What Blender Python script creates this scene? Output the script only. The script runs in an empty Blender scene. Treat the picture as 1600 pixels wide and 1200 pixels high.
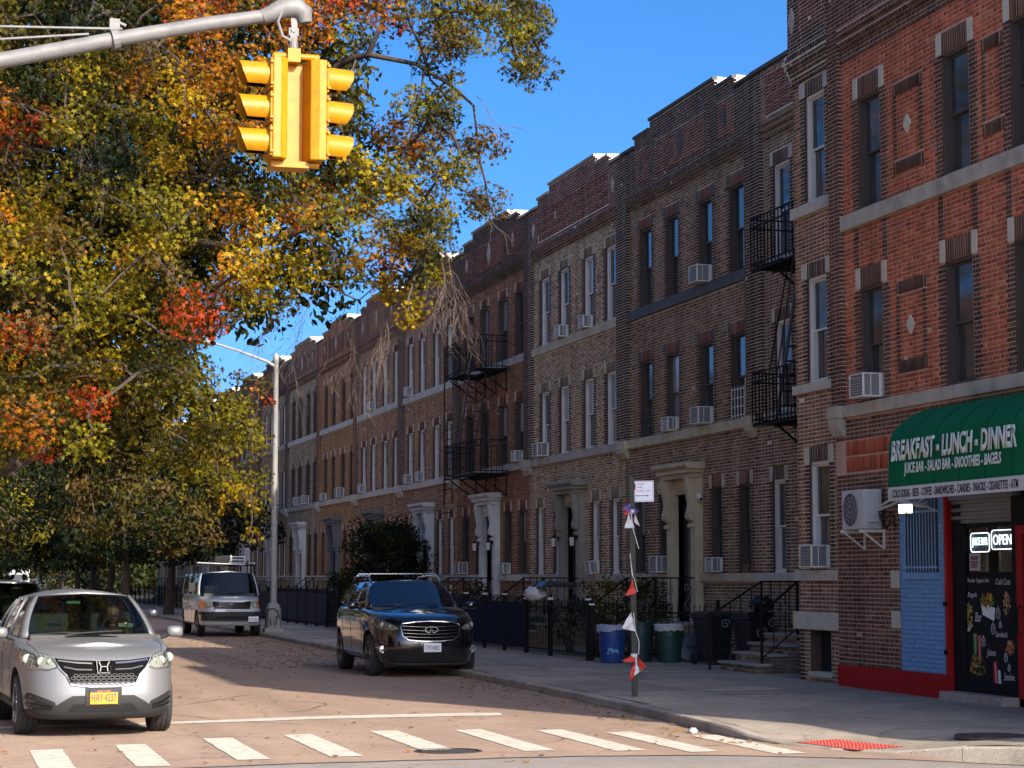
import bpy, bmesh, math, random
import numpy as np
from math import sin, cos, pi, radians, atan, atan2, tan, sqrt, degrees
from mathutils import Vector, Matrix
from mathutils.bvhtree import BVHTree

sc = bpy.context.scene
COL = sc.collection
# ---------------------------------------------------------------- camera
FPX, HCAM = 3200.0, 1.7           # focal length in pixels of the 1600 px photograph, eye height over the sidewalk
PH = atan(303 / FPX); TH = atan(900 * cos(PH) / FPX)
cam_d = bpy.data.cameras.new('camera'); cam = bpy.data.objects.new('camera', cam_d); COL.objects.link(cam)
cam_d.sensor_width = 36; cam_d.lens = 36 * FPX / 1600; cam_d.clip_end = 3000; cam_d.clip_start = 0.1
cam.location = (0, 0, HCAM); cam.rotation_euler = (pi / 2 + PH, 0, -TH)
sc.camera = cam
# ---------------------------------------------------------------- sky, sun, exposure
SUN_EL, SUN_AZ = radians(28), atan2(0.36, -0.93)      # azimuth clockwise from +Y
w = bpy.data.worlds.new('World'); sc.world = w; w.use_nodes = True
nt = w.node_tree; nt.nodes.clear()
sky = nt.nodes.new('ShaderNodeTexSky'); sky.sky_type = 'NISHITA'; sky.sun_disc = False
sky.sun_elevation = SUN_EL; sky.sun_rotation = SUN_AZ
sky.air_density = 0.4; sky.dust_density = 4.0; sky.ozone_density = 4.0; sky.altitude = 300
hs = nt.nodes.new('ShaderNodeHueSaturation'); hs.inputs['Saturation'].default_value = 1.25; hs.inputs['Hue'].default_value = 0.496
bg = nt.nodes.new('ShaderNodeBackground'); bg.inputs['Strength'].default_value = 0.145
wo = nt.nodes.new('ShaderNodeOutputWorld')
nt.links.new(sky.outputs[0], hs.inputs['Color']); nt.links.new(hs.outputs[0], bg.inputs[0]); nt.links.new(bg.outputs[0], wo.inputs[0])
sd = bpy.data.lights.new('sun', 'SUN'); sun = bpy.data.objects.new('sun', sd); COL.objects.link(sun)
sd.energy = 3.7; sd.angle = radians(0.53); sd.color = (1.0, 0.90, 0.76)
sdir = Vector((sin(SUN_AZ) * cos(SUN_EL), cos(SUN_AZ) * cos(SUN_EL), sin(SUN_EL)))
sun.rotation_euler = sdir.to_track_quat('Z', 'Y').to_euler(); sun.location = (30, -40, 40)
sc.view_settings.view_transform = 'Standard'; sc.view_settings.look = 'None'
sc.view_settings.exposure = 1.37; sc.view_settings.gamma = 1; sc.view_settings.use_curve_mapping = False
try:
    sc.cycles.max_bounces = 6; sc.cycles.transparent_max_bounces = 8; sc.cycles.caustics_reflective = False; sc.cycles.caustics_refractive = False
except Exception: pass

# helper: a point of the place from what the camera sees at a pixel of the photograph, at street distance Y or on plane X
_F = Vector((sin(TH) * cos(PH), cos(TH) * cos(PH), sin(PH))); _R = Vector((cos(TH), -sin(TH), 0)); _U = _R.cross(_F)
def _ray(x, y): return _F * FPX + _R * (x - 800) - _U * (y - 600)
def atY(x, y, Y): d = _ray(x, y); return Vector((0, 0, HCAM)) + d * (Y / d.y)
def atX(x, y, X): d = _ray(x, y); return Vector((0, 0, HCAM)) + d * (X / d.x)

# ---------------------------------------------------------------- materials
MATS = {}
def mat(name, col=(.5, .5, .5), rough=.6, metal=0, spec=.5, noise=0, nscale=8, bump=0, bscale=40, coat=0, emit=None, estr=0, attr=None, trans=0, dirt=None, dscale=1.5, ndet=4):
    if name in MATS: return MATS[name]
    m = bpy.data.materials.new(name); m.use_nodes = True; MATS[name] = m
    n = m.node_tree.nodes; L = m.node_tree.links; b = n['Principled BSDF']
    b.inputs['Base Color'].default_value = (*col, 1); b.inputs['Roughness'].default_value = rough
    b.inputs['Metallic'].default_value = metal; b.inputs['Specular IOR Level'].default_value = spec
    if coat: b.inputs['Coat Weight'].default_value = coat; b.inputs['Coat Roughness'].default_value = .03
    if emit: b.inputs['Emission Color'].default_value = (*emit, 1); b.inputs['Emission Strength'].default_value = estr
    src = None
    tc = n.new('ShaderNodeTexCoord')
    if attr:
        a = n.new('ShaderNodeAttribute'); a.attribute_name = attr; src = a.outputs['Color']
    if noise:
        t = n.new('ShaderNodeTexNoise'); t.inputs['Scale'].default_value = nscale; t.inputs['Detail'].default_value = ndet
        L.new(tc.outputs['Object'], t.inputs['Vector'])
        mp = n.new('ShaderNodeMapRange'); mp.inputs[1].default_value = .25; mp.inputs[2].default_value = .75
        mp.inputs[3].default_value = 1 - noise; mp.inputs[4].default_value = 1 + noise
        L.new(t.outputs[0], mp.inputs[0])
        v = n.new('ShaderNodeVectorMath'); v.operation = 'SCALE'
        if src: L.new(src, v.inputs[0])
        else: v.inputs[0].default_value = col
        L.new(mp.outputs[0], v.inputs['Scale']); src = v.outputs[0]
    if dirt:
        t = n.new('ShaderNodeTexNoise'); t.inputs['Scale'].default_value = dscale; t.inputs['Detail'].default_value = 6; t.inputs['Roughness'].default_value = .65
        L.new(tc.outputs['Object'], t.inputs['Vector'])
        cr = n.new('ShaderNodeMapRange'); cr.inputs[1].default_value = .48; cr.inputs[2].default_value = .72; cr.inputs[4].default_value = dirt[3]
        L.new(t.outputs[0], cr.inputs[0])
        mx = n.new('ShaderNodeMix'); mx.data_type = 'RGBA'; L.new(cr.outputs[0], mx.inputs[0])
        if src: L.new(src, mx.inputs[6])
        else: mx.inputs[6].default_value = (*col, 1)
        mx.inputs[7].default_value = (*dirt[:3], 1); src = mx.outputs[2]
    if src: L.new(src, b.inputs['Base Color'])
    if bump:
        t = n.new('ShaderNodeTexNoise'); t.inputs['Scale'].default_value = bscale; t.inputs['Detail'].default_value = 5
        L.new(tc.outputs['Object'], t.inputs['Vector'])
        bp = n.new('ShaderNodeBump'); bp.inputs['Strength'].default_value = bump; bp.inputs['Distance'].default_value = .02
        L.new(t.outputs[0], bp.inputs['Height']); L.new(bp.outputs[0], b.inputs['Normal'])
    if trans:
        tr = n.new('ShaderNodeBsdfTranslucent'); ms = n.new('ShaderNodeMixShader'); ms.inputs[0].default_value = trans
        if src: L.new(src, tr.inputs[0])
        else: tr.inputs[0].default_value = (*col, 1)
        L.new(b.outputs[0], ms.inputs[1]); L.new(tr.outputs[0], ms.inputs[2]); L.new(ms.outputs[0], n['Material Output'].inputs[0])
    return m
def glass_mat(name, tint=(.5, .6, .6), ior=1.55, rough=.0):
    """thin sheet of glass: mostly see-through with a fresnel reflection"""
    if name in MATS: return MATS[name]
    m = bpy.data.materials.new(name); m.use_nodes = True; MATS[name] = m
    n = m.node_tree.nodes; L = m.node_tree.links; n.remove(n['Principled BSDF'])
    t = n.new('ShaderNodeBsdfTransparent'); t.inputs[0].default_value = (*tint, 1)
    g = n.new('ShaderNodeBsdfGlossy'); g.inputs['Roughness'].default_value = rough; g.inputs['Color'].default_value = (.9, .95, 1, 1)
    f = n.new('ShaderNodeFresnel'); f.inputs[0].default_value = ior
    ms = n.new('ShaderNodeMixShader'); ge = n.new('ShaderNodeNewGeometry'); mm = n.new('ShaderNodeMath'); mm.operation = 'MULTIPLY'; iv = n.new('ShaderNodeMath'); iv.operation = 'SUBTRACT'; iv.inputs[0].default_value = 1; L.new(ge.outputs['Backfacing'], iv.inputs[1]); L.new(iv.outputs[0], mm.inputs[0]); L.new(f.outputs[0], mm.inputs[1]); L.new(mm.outputs[0], ms.inputs[0]); L.new(t.outputs[0], ms.inputs[1]); L.new(g.outputs[0], ms.inputs[2])
    L.new(ms.outputs[0], n['Material Output'].inputs[0]); return m

M_white = mat('white_frame_paint', (.66, .63, .57), .45, noise=.08, nscale=3)
M_dframe = mat('dark_frame_paint', (.075, .062, .054), .6, spec=.2)
M_iron = mat('black_iron', (.010, .0095, .009), .75, spec=.15, bump=.1, bscale=60)
M_rust = mat('brown_iron', (.035, .022, .018), .6)
M_stone = mat('grey_stone', (.42, .37, .29), .85, noise=.18, nscale=3, bump=.3, dirt=(.12, .11, .09, .6), dscale=2)
M_cream = mat('cream_stone', (.50, .42, .27), .8, noise=.12, nscale=3, bump=.2, dirt=(.18, .14, .09, .5), dscale=2.5)
M_dstone = mat('dark_stone', (.075, .072, .07), .8, noise=.2, nscale=4, bump=.3)
M_lstone = mat('pale_stone', (.54, .49, .40), .8, noise=.12, nscale=4, bump=.2, dirt=(.16, .14, .12, .55), dscale=2)
M_brick = mat('brick_face', attr='Col', rough=.88, noise=.16, nscale=1.2, bump=.35, bscale=55, spec=.25, ndet=6)
def _streaks(m, amt=.30):
    n = m.node_tree.nodes; L = m.node_tree.links; b = n['Principled BSDF']; src = b.inputs['Base Color'].links[0].from_socket
    g = n.new('ShaderNodeNewGeometry'); mp = n.new('ShaderNodeMapping'); mp.inputs['Scale'].default_value = (2.6, 2.6, .22); L.new(g.outputs['Position'], mp.inputs[0])
    t = n.new('ShaderNodeTexNoise'); t.inputs['Scale'].default_value = 1; t.inputs['Detail'].default_value = 7; t.inputs['Roughness'].default_value = .7; L.new(mp.outputs[0], t.inputs['Vector'])
    r = n.new('ShaderNodeMapRange'); r.inputs[1].default_value = .42; r.inputs[2].default_value = .70; r.inputs[3].default_value = 1.06; r.inputs[4].default_value = 1 - amt; L.new(t.outputs[0], r.inputs[0])
    v = n.new('ShaderNodeVectorMath'); v.operation = 'SCALE'; L.new(src, v.inputs[0]); L.new(r.outputs[0], v.inputs['Scale']); L.new(v.outputs[0], b.inputs['Base Color'])
_streaks(M_brick, .38)
M_black = mat('black_void', (.004, .004, .004), .9)
M_pane = mat('window_glass', (.045, .047, .046), .06, spec=.42, noise=.3, nscale=1.5)
M_panec = mat('curtain_glass', (.34, .31, .26), .15, spec=.4, noise=.25, nscale=9)
M_paneb = mat('blind_glass', (.24, .23, .21), .12, spec=.4, noise=.12, nscale=6)
M_coat = mat('roof_coating_white', (.78, .78, .76), .6)
M_roof = mat('roof_felt', (.08, .08, .08), .9)
M_acw = mat('white_appliance', (.66, .63, .56), .5, noise=.06, nscale=6)
M_acg = mat('appliance_grille', (.18, .18, .18), .6)

# ---------------------------------------------------------------- mesh builder
class MB:
    def __init__(s): s.v = []; s.f = []; s.m = []; s.cur = 0
    def face(s, *pts):
        i = len(s.v); s.v += [tuple(p) for p in pts]; s.f.append(tuple(range(i, i + len(pts)))); s.m.append(s.cur)
    def add(s, vs, fs):
        i = len(s.v); s.v += [tuple(p) for p in vs]
        for f in fs: s.f.append(tuple(i + k for k in f)); s.m.append(s.cur)
    def box(s, x0, x1, y0, y1, z0, z1, M=None):
        vs = [(x, y, z) for x in (x0, x1) for y in (y0, y1) for z in (z0, z1)]
        if M is not None: vs = [M @ Vector(p) for p in vs]
        s.add(vs, [(0, 1, 3, 2), (4, 6, 7, 5), (0, 4, 5, 1), (2, 3, 7, 6), (0, 2, 6, 4), (1, 5, 7, 3)])
        return s
    def tube(s, pts, r, n=6, cap=True, rz=None):
        pts = [Vector(p) for p in pts]; rs = r if isinstance(r, (list, tuple)) else [r] * len(pts)
        vs = []; up = None
        for i, p in enumerate(pts):
            t = (pts[min(i + 1, len(pts) - 1)] - pts[max(i - 1, 0)])
            if t.length < 1e-9: t = Vector((0, 0, 1))
            t.normalize()
            if up is None:
                up = Vector((0, 0, 1)) if abs(t.z) < .9 else Vector((1, 0, 0))
            a = t.cross(up)
            if a.length < 1e-6: a = t.orthogonal()
            a.normalize(); b = a.cross(t).normalized(); up = b
            for k in range(n):
                an = 2 * pi * (k + .5) / n; vs.append(p + a * (cos(an) * rs[i]) + b * (sin(an) * rs[i]))
        fs = [(i * n + k, i * n + (k + 1) % n, (i + 1) * n + (k + 1) % n, (i + 1) * n + k) for i in range(len(pts) - 1) for k in range(n)]
        if cap: fs += [tuple(range(n))[::-1], tuple((len(pts) - 1) * n + k for k in range(n))]
        s.add(vs, fs); return s
    def bar(s, a, b, w, h=None):
        """square bar between two points"""
        a = Vector(a); b = Vector(b); h = h or w; t = (b - a).normalized(); u = Vector((0, 0, 1)) if abs(t.z) < .95 else Vector((1, 0, 0))
        p = t.cross(u).normalized(); q = p.cross(t).normalized()
        vs = [c + p * sx * w / 2 + q * sy * h / 2 for c in (a, b) for sx, sy in ((-1, -1), (1, -1), (1, 1), (-1, 1))]
        s.add(vs, [(0, 3, 2, 1), (4, 5, 6, 7), (0, 1, 5, 4), (1, 2, 6, 5), (2, 3, 7, 6), (3, 0, 4, 7)]); return s
    def lathe(s, prof, n=16, c=(0, 0, 0), M=None):
        vs = []
        for r, z in prof:
            for k in range(n): vs.append(Vector((c[0] + r * cos(2 * pi * k / n), c[1] + r * sin(2 * pi * k / n), c[2] + z)))
        if M is not None: vs = [M @ p for p in vs]
        m = len(prof)
        fs = [(i * n + k, i * n + (k + 1) % n, (i + 1) * n + (k + 1) % n, (i + 1) * n + k) for i in range(m - 1) for k in range(n)]
        fs += [tuple(range(n))[::-1], tuple((m - 1) * n + k for k in range(n))]
        s.add(vs, fs); return s
    def prism(s, poly, axis, d0, d1):
        """poly of 2D points extruded along 'x','y' or 'z' """
        def P(a, b, d): return {'x': (d, a, b), 'y': (a, d, b), 'z': (a, b, d)}[axis]
        n = len(poly); vs = [P(a, b, d0) for a, b in poly] + [P(a, b, d1) for a, b in poly]
        s.add(vs, [tuple(range(n))[::-1], tuple(range(n, 2 * n))] + [(k, (k + 1) % n, n + (k + 1) % n, n + k) for k in range(n)]); return s
    def mesh(s, name, mats, smooth=False, fix=False):
        me = bpy.data.meshes.new(name); me.from_pydata(s.v, [], s.f)
        for m in (mats if isinstance(mats, (list, tuple)) else [mats]): me.materials.append(m)
        if len(me.materials) > 1: me.polygons.foreach_set('material_index', s.m)
        if smooth or fix:
            bm = bmesh.new(); bm.from_mesh(me); bmesh.ops.remove_doubles(bm, verts=bm.verts, dist=1e-5); bmesh.ops.recalc_face_normals(bm, faces=bm.faces); bm.to_mesh(me); bm.free()
        if smooth:
            me.polygons.foreach_set('use_smooth', [True] * len(me.polygons))
            me.set_sharp_from_angle(angle=radians(40 if smooth is True else smooth))
        me.update(); return me
    def build(s, name, mats, parent=None, smooth=False, loc=None, bevel=0, kind=None, fix=False):
        me = s.mesh(name, mats, smooth, fix)
        return link(name, me, parent, loc, bevel, kind)
def link(name, me, parent=None, loc=None, bevel=0, kind=None):
    o = bpy.data.objects.new(name, me); COL.objects.link(o)
    if parent: o.parent = parent
    if loc is not None: o.location = loc
    if bevel:
        b = o.modifiers.new('bevel', 'BEVEL'); b.width = bevel; b.segments = 2; b.limit_method = 'ANGLE'; b.angle_limit = radians(35)
    if kind: o['kind'] = kind
    return o
def thing(name, label, cat, loc=(0, 0, 0), rz=0, group=None):
    o = bpy.data.objects.new(name, None); COL.objects.link(o); o.location = loc; o.rotation_euler = (0, 0, rz)
    o.empty_display_size = .3; o['label'] = label; o['category'] = cat
    if group: o['group'] = group
    return o
def tag(o, label, cat, group=None):
    o['label'] = label; o['category'] = cat
    if group: o['group'] = group
    return o
def children_map():
    d = {}
    for o in bpy.data.objects:
        if o.parent: d.setdefault(o.parent.name, []).append(o)
    return d
def copy_tree(o, kids, parent=None):
    c = o.copy(); COL.objects.link(c)
    if parent: c.parent = parent
    for ch in kids.get(o.name, []): copy_tree(ch, kids, c)
    return c
def text_mesh(s, height, width=None, bold=0.0, extrude=.002, shear=0):
    cu = bpy.data.curves.new('lettering', 'FONT'); cu.body = s; cu.size = 1; cu.offset = bold; cu.extrude = 0; cu.shear = shear; cu.resolution_u = 3
    ob = bpy.data.objects.new('lettering', cu); COL.objects.link(ob)
    me = bpy.data.meshes.new_from_object(ob.evaluated_get(bpy.context.evaluated_depsgraph_get())); bpy.data.objects.remove(ob)
    n = len(me.vertices); a = np.empty(n * 3); me.vertices.foreach_get('co', a); a = a.reshape(-1, 3)
    if n == 0: return me
    mn = a.min(0); mx = a.max(0); a[:, :2] -= mn[:2]
    sy = height / (mx[1] - mn[1]); sx = (width / (mx[0] - mn[0])) if width else sy
    a[:, 0] *= sx; a[:, 1] *= sy; me.vertices.foreach_set('co', a.ravel()); me.update(); return me
def put_text(s, M, height, width, m, parent, bold=0.0, name='lettering', fn=None, shear=0, thick=.003):
    """text in the local XY plane of matrix M; fn(x,y)->(x,y,z) bends it"""
    me = text_mesh(s, height, width, bold, shear=shear)
    bm = bmesh.new(); bm.from_mesh(me)
    if fn:
        for v in bm.verts: v.co = Vector(fn(v.co.x, v.co.y))
    r = bmesh.ops.extrude_face_region(bm, geom=bm.faces[:])
    nrm = Vector((0, 0, 1))
    for g in r['geom']:
        if isinstance(g, bmesh.types.BMVert): g.co += nrm * thick
    bm.transform(M); bmesh.ops.recalc_face_normals(bm, faces=bm.faces); bm.to_mesh(me); bm.free()
    me.materials.clear(); me.materials.append(m); me.name = name
    return link(name, me, parent)

# ---------------------------------------------------------------- brickwork
CH, BL, JT, JV = 0.0667, 0.2125, 0.014, 0.017      # course height, brick length with joint, joint
rng = np.random.default_rng(7)
class Bricks:
    """real bricks, laid course by course on a wall plane: O + u*U + z*Z, proud along N"""
    def __init__(s, O, U, N): s.O = np.array(O, float); s.U = np.array(U, float); s.N = np.array(N, float); s.b = []
    def brick(s, u0, u1, z0, z1, pr, col): s.b.append((u0, u1, z0, z1, pr, *col))
    @staticmethod
    def pick(pal, header=False):
        c = pal[(0 if not header or len(pal) < 2 else 1)] if rng.random() < .72 else pal[rng.integers(len(pal))]
        k = 1 + rng.normal() * .14; k = max(.45, min(1.5, k))
        t = rng.normal(size=3) * .035
        return [max(.004, c[i] * k * (1 + t[i])) for i in range(3)]
    def wall(s, u0, u1, z0, z1, rects, pal, proud=0):
        """rects: (u0,u1,z0,z1,palette or None,proud,tooth); later ones win; None leaves a hole"""
        k0 = int(round(z0 / CH)); k1 = int(round(z1 / CH))
        for k in range(k0, k1):
            za = k * CH; zb = za + CH; zm = (za + zb) / 2
            act = [(u0, u1, pal, proud)]
            for r in rects:
                if r[2] <= zm < r[3]:
                    t = (r[6] if len(r) > 6 else 0) * (1 if k % 2 else 0)
                    act.append((r[0] - t, r[1] + t, r[4], r[5]))
            bp = sorted({min(max(x, u0), u1) for a in act for x in (a[0], a[1])})
            seg = []
            for a, b in zip(bp[:-1], bp[1:]):
                if b - a < 1e-4: continue
                m = (a + b) / 2; w_ = None
                for q in act:
                    if q[0] <= m <= q[1]: w_ = q
                if seg and seg[-1][2] is w_: seg[-1][1] = b
                else: seg.append([a, b, w_])
            for a, b, q in seg:
                if q is None or q[2] is None: continue
                narrow = (b - a) < .3
                if narrow:
                    h = b - a
                    if k % 2 or h < .13: L = [(a, b, False)]
                    else: L = [(a, a + h * .62, False), (a + h * .62, b, True)]
                    for x0, x1, hd in L: s.brick(x0, x1 - JV, za, zb - JT, q[3], s.pick(q[2], hd))
                    continue
                per = BL * 1.5; off = (per / 2 if k % 2 else 0); x = math.floor((a - off) / per) * per + off; cuts = []
                while x < b:
                    for ln, hd in ((BL, False), (BL / 2, True)): cuts.append((x, hd)); x += ln
                cuts = [(c_, h_) for c_, h_ in cuts if c_ > a + .06 and c_ < b - .06]; h0 = (not cuts[0][1]) if cuts else False
                cuts = [(a, h0)] + cuts + [(b, False)]
                for (x0, hd), (x1, _) in zip(cuts[:-1], cuts[1:]): s.brick(x0, x1 - JV, za, zb - JT, q[3], s.pick(q[2], hd))
    def soldier(s, u0, u1, z0, z1, pal, proud=0, w=CH):
        n = max(1, int(round((u1 - u0) / w))); w = (u1 - u0) / n
        for k in range(n): s.brick(u0 + k * w, u0 + (k + 1) * w - .020, z0, z1 - JT, min(proud, .0015) if proud < .01 else proud, s.pick(pal))
    def basket(s, u0, u1, z0, z1, pal, proud=0):
        q = .2; nu = int(round((u1 - u0) / q)); nz = int(round((z1 - z0) / q))
        if nu < 1 or nz < 1: return
        qu = (u1 - u0) / nu; qz = (z1 - z0) / nz
        for i in range(nu):
            for j in range(nz):
                for t in range(3):
                    a = u0 + i * qu; b = z0 + j * qz; pr = proud + (.003 if (i + j) % 2 else 0)
                    if (i + j) % 2: s.brick(a, a + qu - JT, b + t * qz / 3, b + (t + 1) * qz / 3 - JT, pr, s.pick(pal))
                    else: s.brick(a + t * qu / 3, a + (t + 1) * qu / 3 - JT, b, b + qz - JT, pr, s.pick(pal))
    def build(s, name, parent, depth=.012):
        a = np.array(s.b); n = len(a)
        if not n: return None
        pr = a[:, 4] + rng.normal(size=n) * .0012
        v = np.empty((n, 8, 3))
        for i, (cu, cz, cn) in enumerate([(0, 2, 0), (1, 2, 0), (1, 3, 0), (0, 3, 0), (0, 2, 1), (1, 2, 1), (1, 3, 1), (0, 3, 1)]):
            nn = np.where(cn, pr, -depth)
            v[:, i] = s.O + a[:, cu, None] * s.U + nn[:, None] * s.N + a[:, cz, None] * np.array([0, 0, 1.])
        flip = np.dot(np.cross(s.U, [0, 0, 1]), s.N) < 0
        q = np.array([(4, 5, 6, 7), (0, 1, 5, 4), (3, 0, 4, 7)])
        if flip: q = q[:, ::-1]
        f = (np.arange(n)[:, None, None] * 8 + q[None]).reshape(-1)
        me = bpy.data.meshes.new(name); me.vertices.add(n * 8); me.vertices.foreach_set('co', v.ravel())
        nf = n * 3; me.loops.add(nf * 4); me.loops.foreach_set('vertex_index', f.astype(np.int32))
        me.polygons.add(nf); me.polygons.foreach_set('loop_start', np.arange(nf, dtype=np.int32) * 4)
        me.update(calc_edges=True)
        ca = me.color_attributes.new('Col', 'FLOAT_COLOR', 'POINT')
        c = np.ones((n, 8, 4)); c[:, :, :3] = a[:, None, 5:8]; ca.data.foreach_set('color', c.ravel())
        me.materials.append(M_brick); me.validate()
        o = link(name, me, parent); o['kind'] = 'stuff'; return o
def backing(mb, O, U, u0, u1, z0, z1, holes, N, depth=.0035, top=None):
    """mortar sheet with holes, and the reveals round them"""
    O = Vector(O); U = Vector(U); N = Vector(N)
    us = sorted({u0, u1} | {min(max(h[i], u0), u1) for h in holes for i in (0, 1)}); zs = sorted({z0, z1} | {min(max(h[i], z0), z1) for h in holes for i in (2, 3)})
    P = lambda u, z, d: O + U * u - N * d + Vector((0, 0, z))
    for a, b in zip(us[:-1], us[1:]):
        for c, d in zip(zs[:-1], zs[1:]):
            if b - a < 1e-4 or d - c < 1e-4: continue
            um = (a + b) / 2; zm = (c + d) / 2
            if any(h[0] < um < h[1] and h[2] < zm < h[3] for h in holes): continue
            mb.face(P(a, c, depth), P(b, c, depth), P(b, d, depth), P(a, d, depth))

def proud_boxes(mb, O, U, N, rects, zmax=99):
    """mortar behind the bricks that stand proud of the wall"""
    O = Vector(O); U = Vector(U); N = Vector(N)
    for r in rects:
        if r[4] is None or r[5] < .012 or r[2] >= zmax: continue
        z1 = min(r[3], zmax) - .004; d = r[5] - .0035; a = O + U * (r[0] + .002) + N * (-.003); b = O + U * (r[1] - .016) + N * d
        lo = [min(a.x, b.x), min(a.y, b.y)]; hi = [max(a.x, b.x), max(a.y, b.y)]
        mb.box(lo[0], hi[0], lo[1], hi[1], r[2] + .001, z1)
# ---------------------------------------------------------------- windows
_wc = {}
def window_meshes(w_, h, style, lower=None):
    key = (round(w_, 3), round(h, 3), style)
    if key in _wc: return _wc[key]
    f = MB(); t = .05; d0, d1 = .045, .2
    f.box(d0, d1, 0, t, 0, h); f.box(d0, d1, w_ - t, w_, 0, h); f.box(d0 - .012, d1, t, w_ - t, h - t, h); f.box(d0 - .03, d1, t, w_ - t, 0, .045)
    if w_ > .7: f.box(d0 + .03, d1 - .02, w_ - t - .05, w_ - t, .045, h - t)
    s = .035; hm = h * .5
    for (a, b, x0, x1) in ((hm - .02, h - t, .1, .135), (.045, hm + .02, .14, .175)):
        f.box(x0, x1, t, t + s, a, b); f.box(x0, x1, w_ - t - s, w_ - t, a, b); f.box(x0, x1, t + s, w_ - t - s, a, a + s); f.box(x0, x1, t + s, w_ - t - s, b - s, b)
    m = f.mesh('window', M_white if style in 'wb' else M_dframe)
    p1 = MB().box(.112, .12, t + s, w_ - t - s, hm + .015, h - t - s).mesh('pane', M_pane)
    p2 = MB().box(.152, .16, t + s, w_ - t - s, .08, hm - .015).mesh('pane', M_pane)
    p3 = MB().box(.112, .12, t + s, w_ - t - s, hm + .015, h - t - s).mesh('pane', M_paneb)
    p4 = MB().box(.112, .12, t + s, w_ - t - s, hm + .015, h - t - s).mesh('pane', M_panec); p5 = MB().box(.152, .16, t + s, w_ - t - s, .08, hm - .015).mesh('pane', M_paneb)
    _wc[key] = (m, p1, p2, p3, p4, p5); return _wc[key]
rw = random.Random(5)
def add_window(parent, y, z, w_, h, style, x=0, blind=None):
    m, p1, p2, p3, p4, p5 = window_meshes(w_, h, style)
    o = link('window', m, parent, (x, y, z))
    q = rw.random(); q = .99 if blind is False else q
    link('pane', p3 if q < .20 else (p4 if q < .36 else p1), o); link('pane', p5 if q < .10 else p2, o); return o

# ---------------------------------------------------------------- row houses
PAL = {
 'brown':  [(0.275, 0.177, 0.104), (0.143, 0.080, 0.054), (0.337, 0.218, 0.131), (0.212, 0.126, 0.078)],
 'tan':    [(0.473, 0.341, 0.206), (0.212, 0.138, 0.089), (0.521, 0.378, 0.228), (0.383, 0.259, 0.157)],
 'redbrn': [(0.302, 0.138, 0.065), (0.172, 0.073, 0.041), (0.362, 0.179, 0.086), (0.225, 0.106, 0.052)],
 'rust':   [(0.389, 0.208, 0.100), (0.220, 0.099, 0.055), (0.436, 0.257, 0.127)],
 'orange': [(0.369, 0.242, 0.109), (0.343, 0.161, 0.077), (0.369, 0.292, 0.138)],
 'grey':   [(0.384, 0.306, 0.194), (0.230, 0.171, 0.110), (0.442, 0.350, 0.228)],
 'red':    [(0.394, 0.106, 0.053), (0.271, 0.068, 0.041), (0.394, 0.142, 0.072), (0.330, 0.093, 0.053)],
 'dark':   [(0.090, 0.053, 0.040), (0.057, 0.035, 0.032), (0.124, 0.066, 0.045)],
 'dred':   [(0.186, 0.069, 0.049), (0.120, 0.047, 0.037), (0.238, 0.092, 0.061)],
 'bayred': [(0.317, 0.163, 0.093), (0.166, 0.086, 0.060), (0.380, 0.201, 0.113), (0.253, 0.125, 0.075)],
 'greysol':[(0.230, 0.187, 0.131), (0.172, 0.133, 0.099)],
 'umber':  [(0.150, 0.088, 0.062), (0.085, 0.050, 0.040), (0.210, 0.125, 0.080), (0.120, 0.070, 0.050)],
}
MORT = {k: mat('mortar_' + k, c, .95, noise=.12, nscale=20, bump=.2, bscale=120) for k, c in dict(light=(.68, .61, .49), mid=(.56, .49, .38), pink=(.45, .36, .31), dark=(.36, .29, .22), rust=(.52, .36, .24), redm=(.54, .33, .24)).items()}
for _m in MORT.values(): _streaks(_m, .35)
XF = 15.8
WC = [(.62, .78), (2.42, .78), (4.52, .78), (6.30, .78)]          # windows of the upper floors: near edge, width
GC = [(.42, .60), (1.98, .60), (5.20, .60), (6.85, .60)]
FLOORS = [(8.0, 1.85), (4.95, 1.78)]; GZ, GH = 1.80, 1.82
DOOR = (3.42, 4.62)
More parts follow.
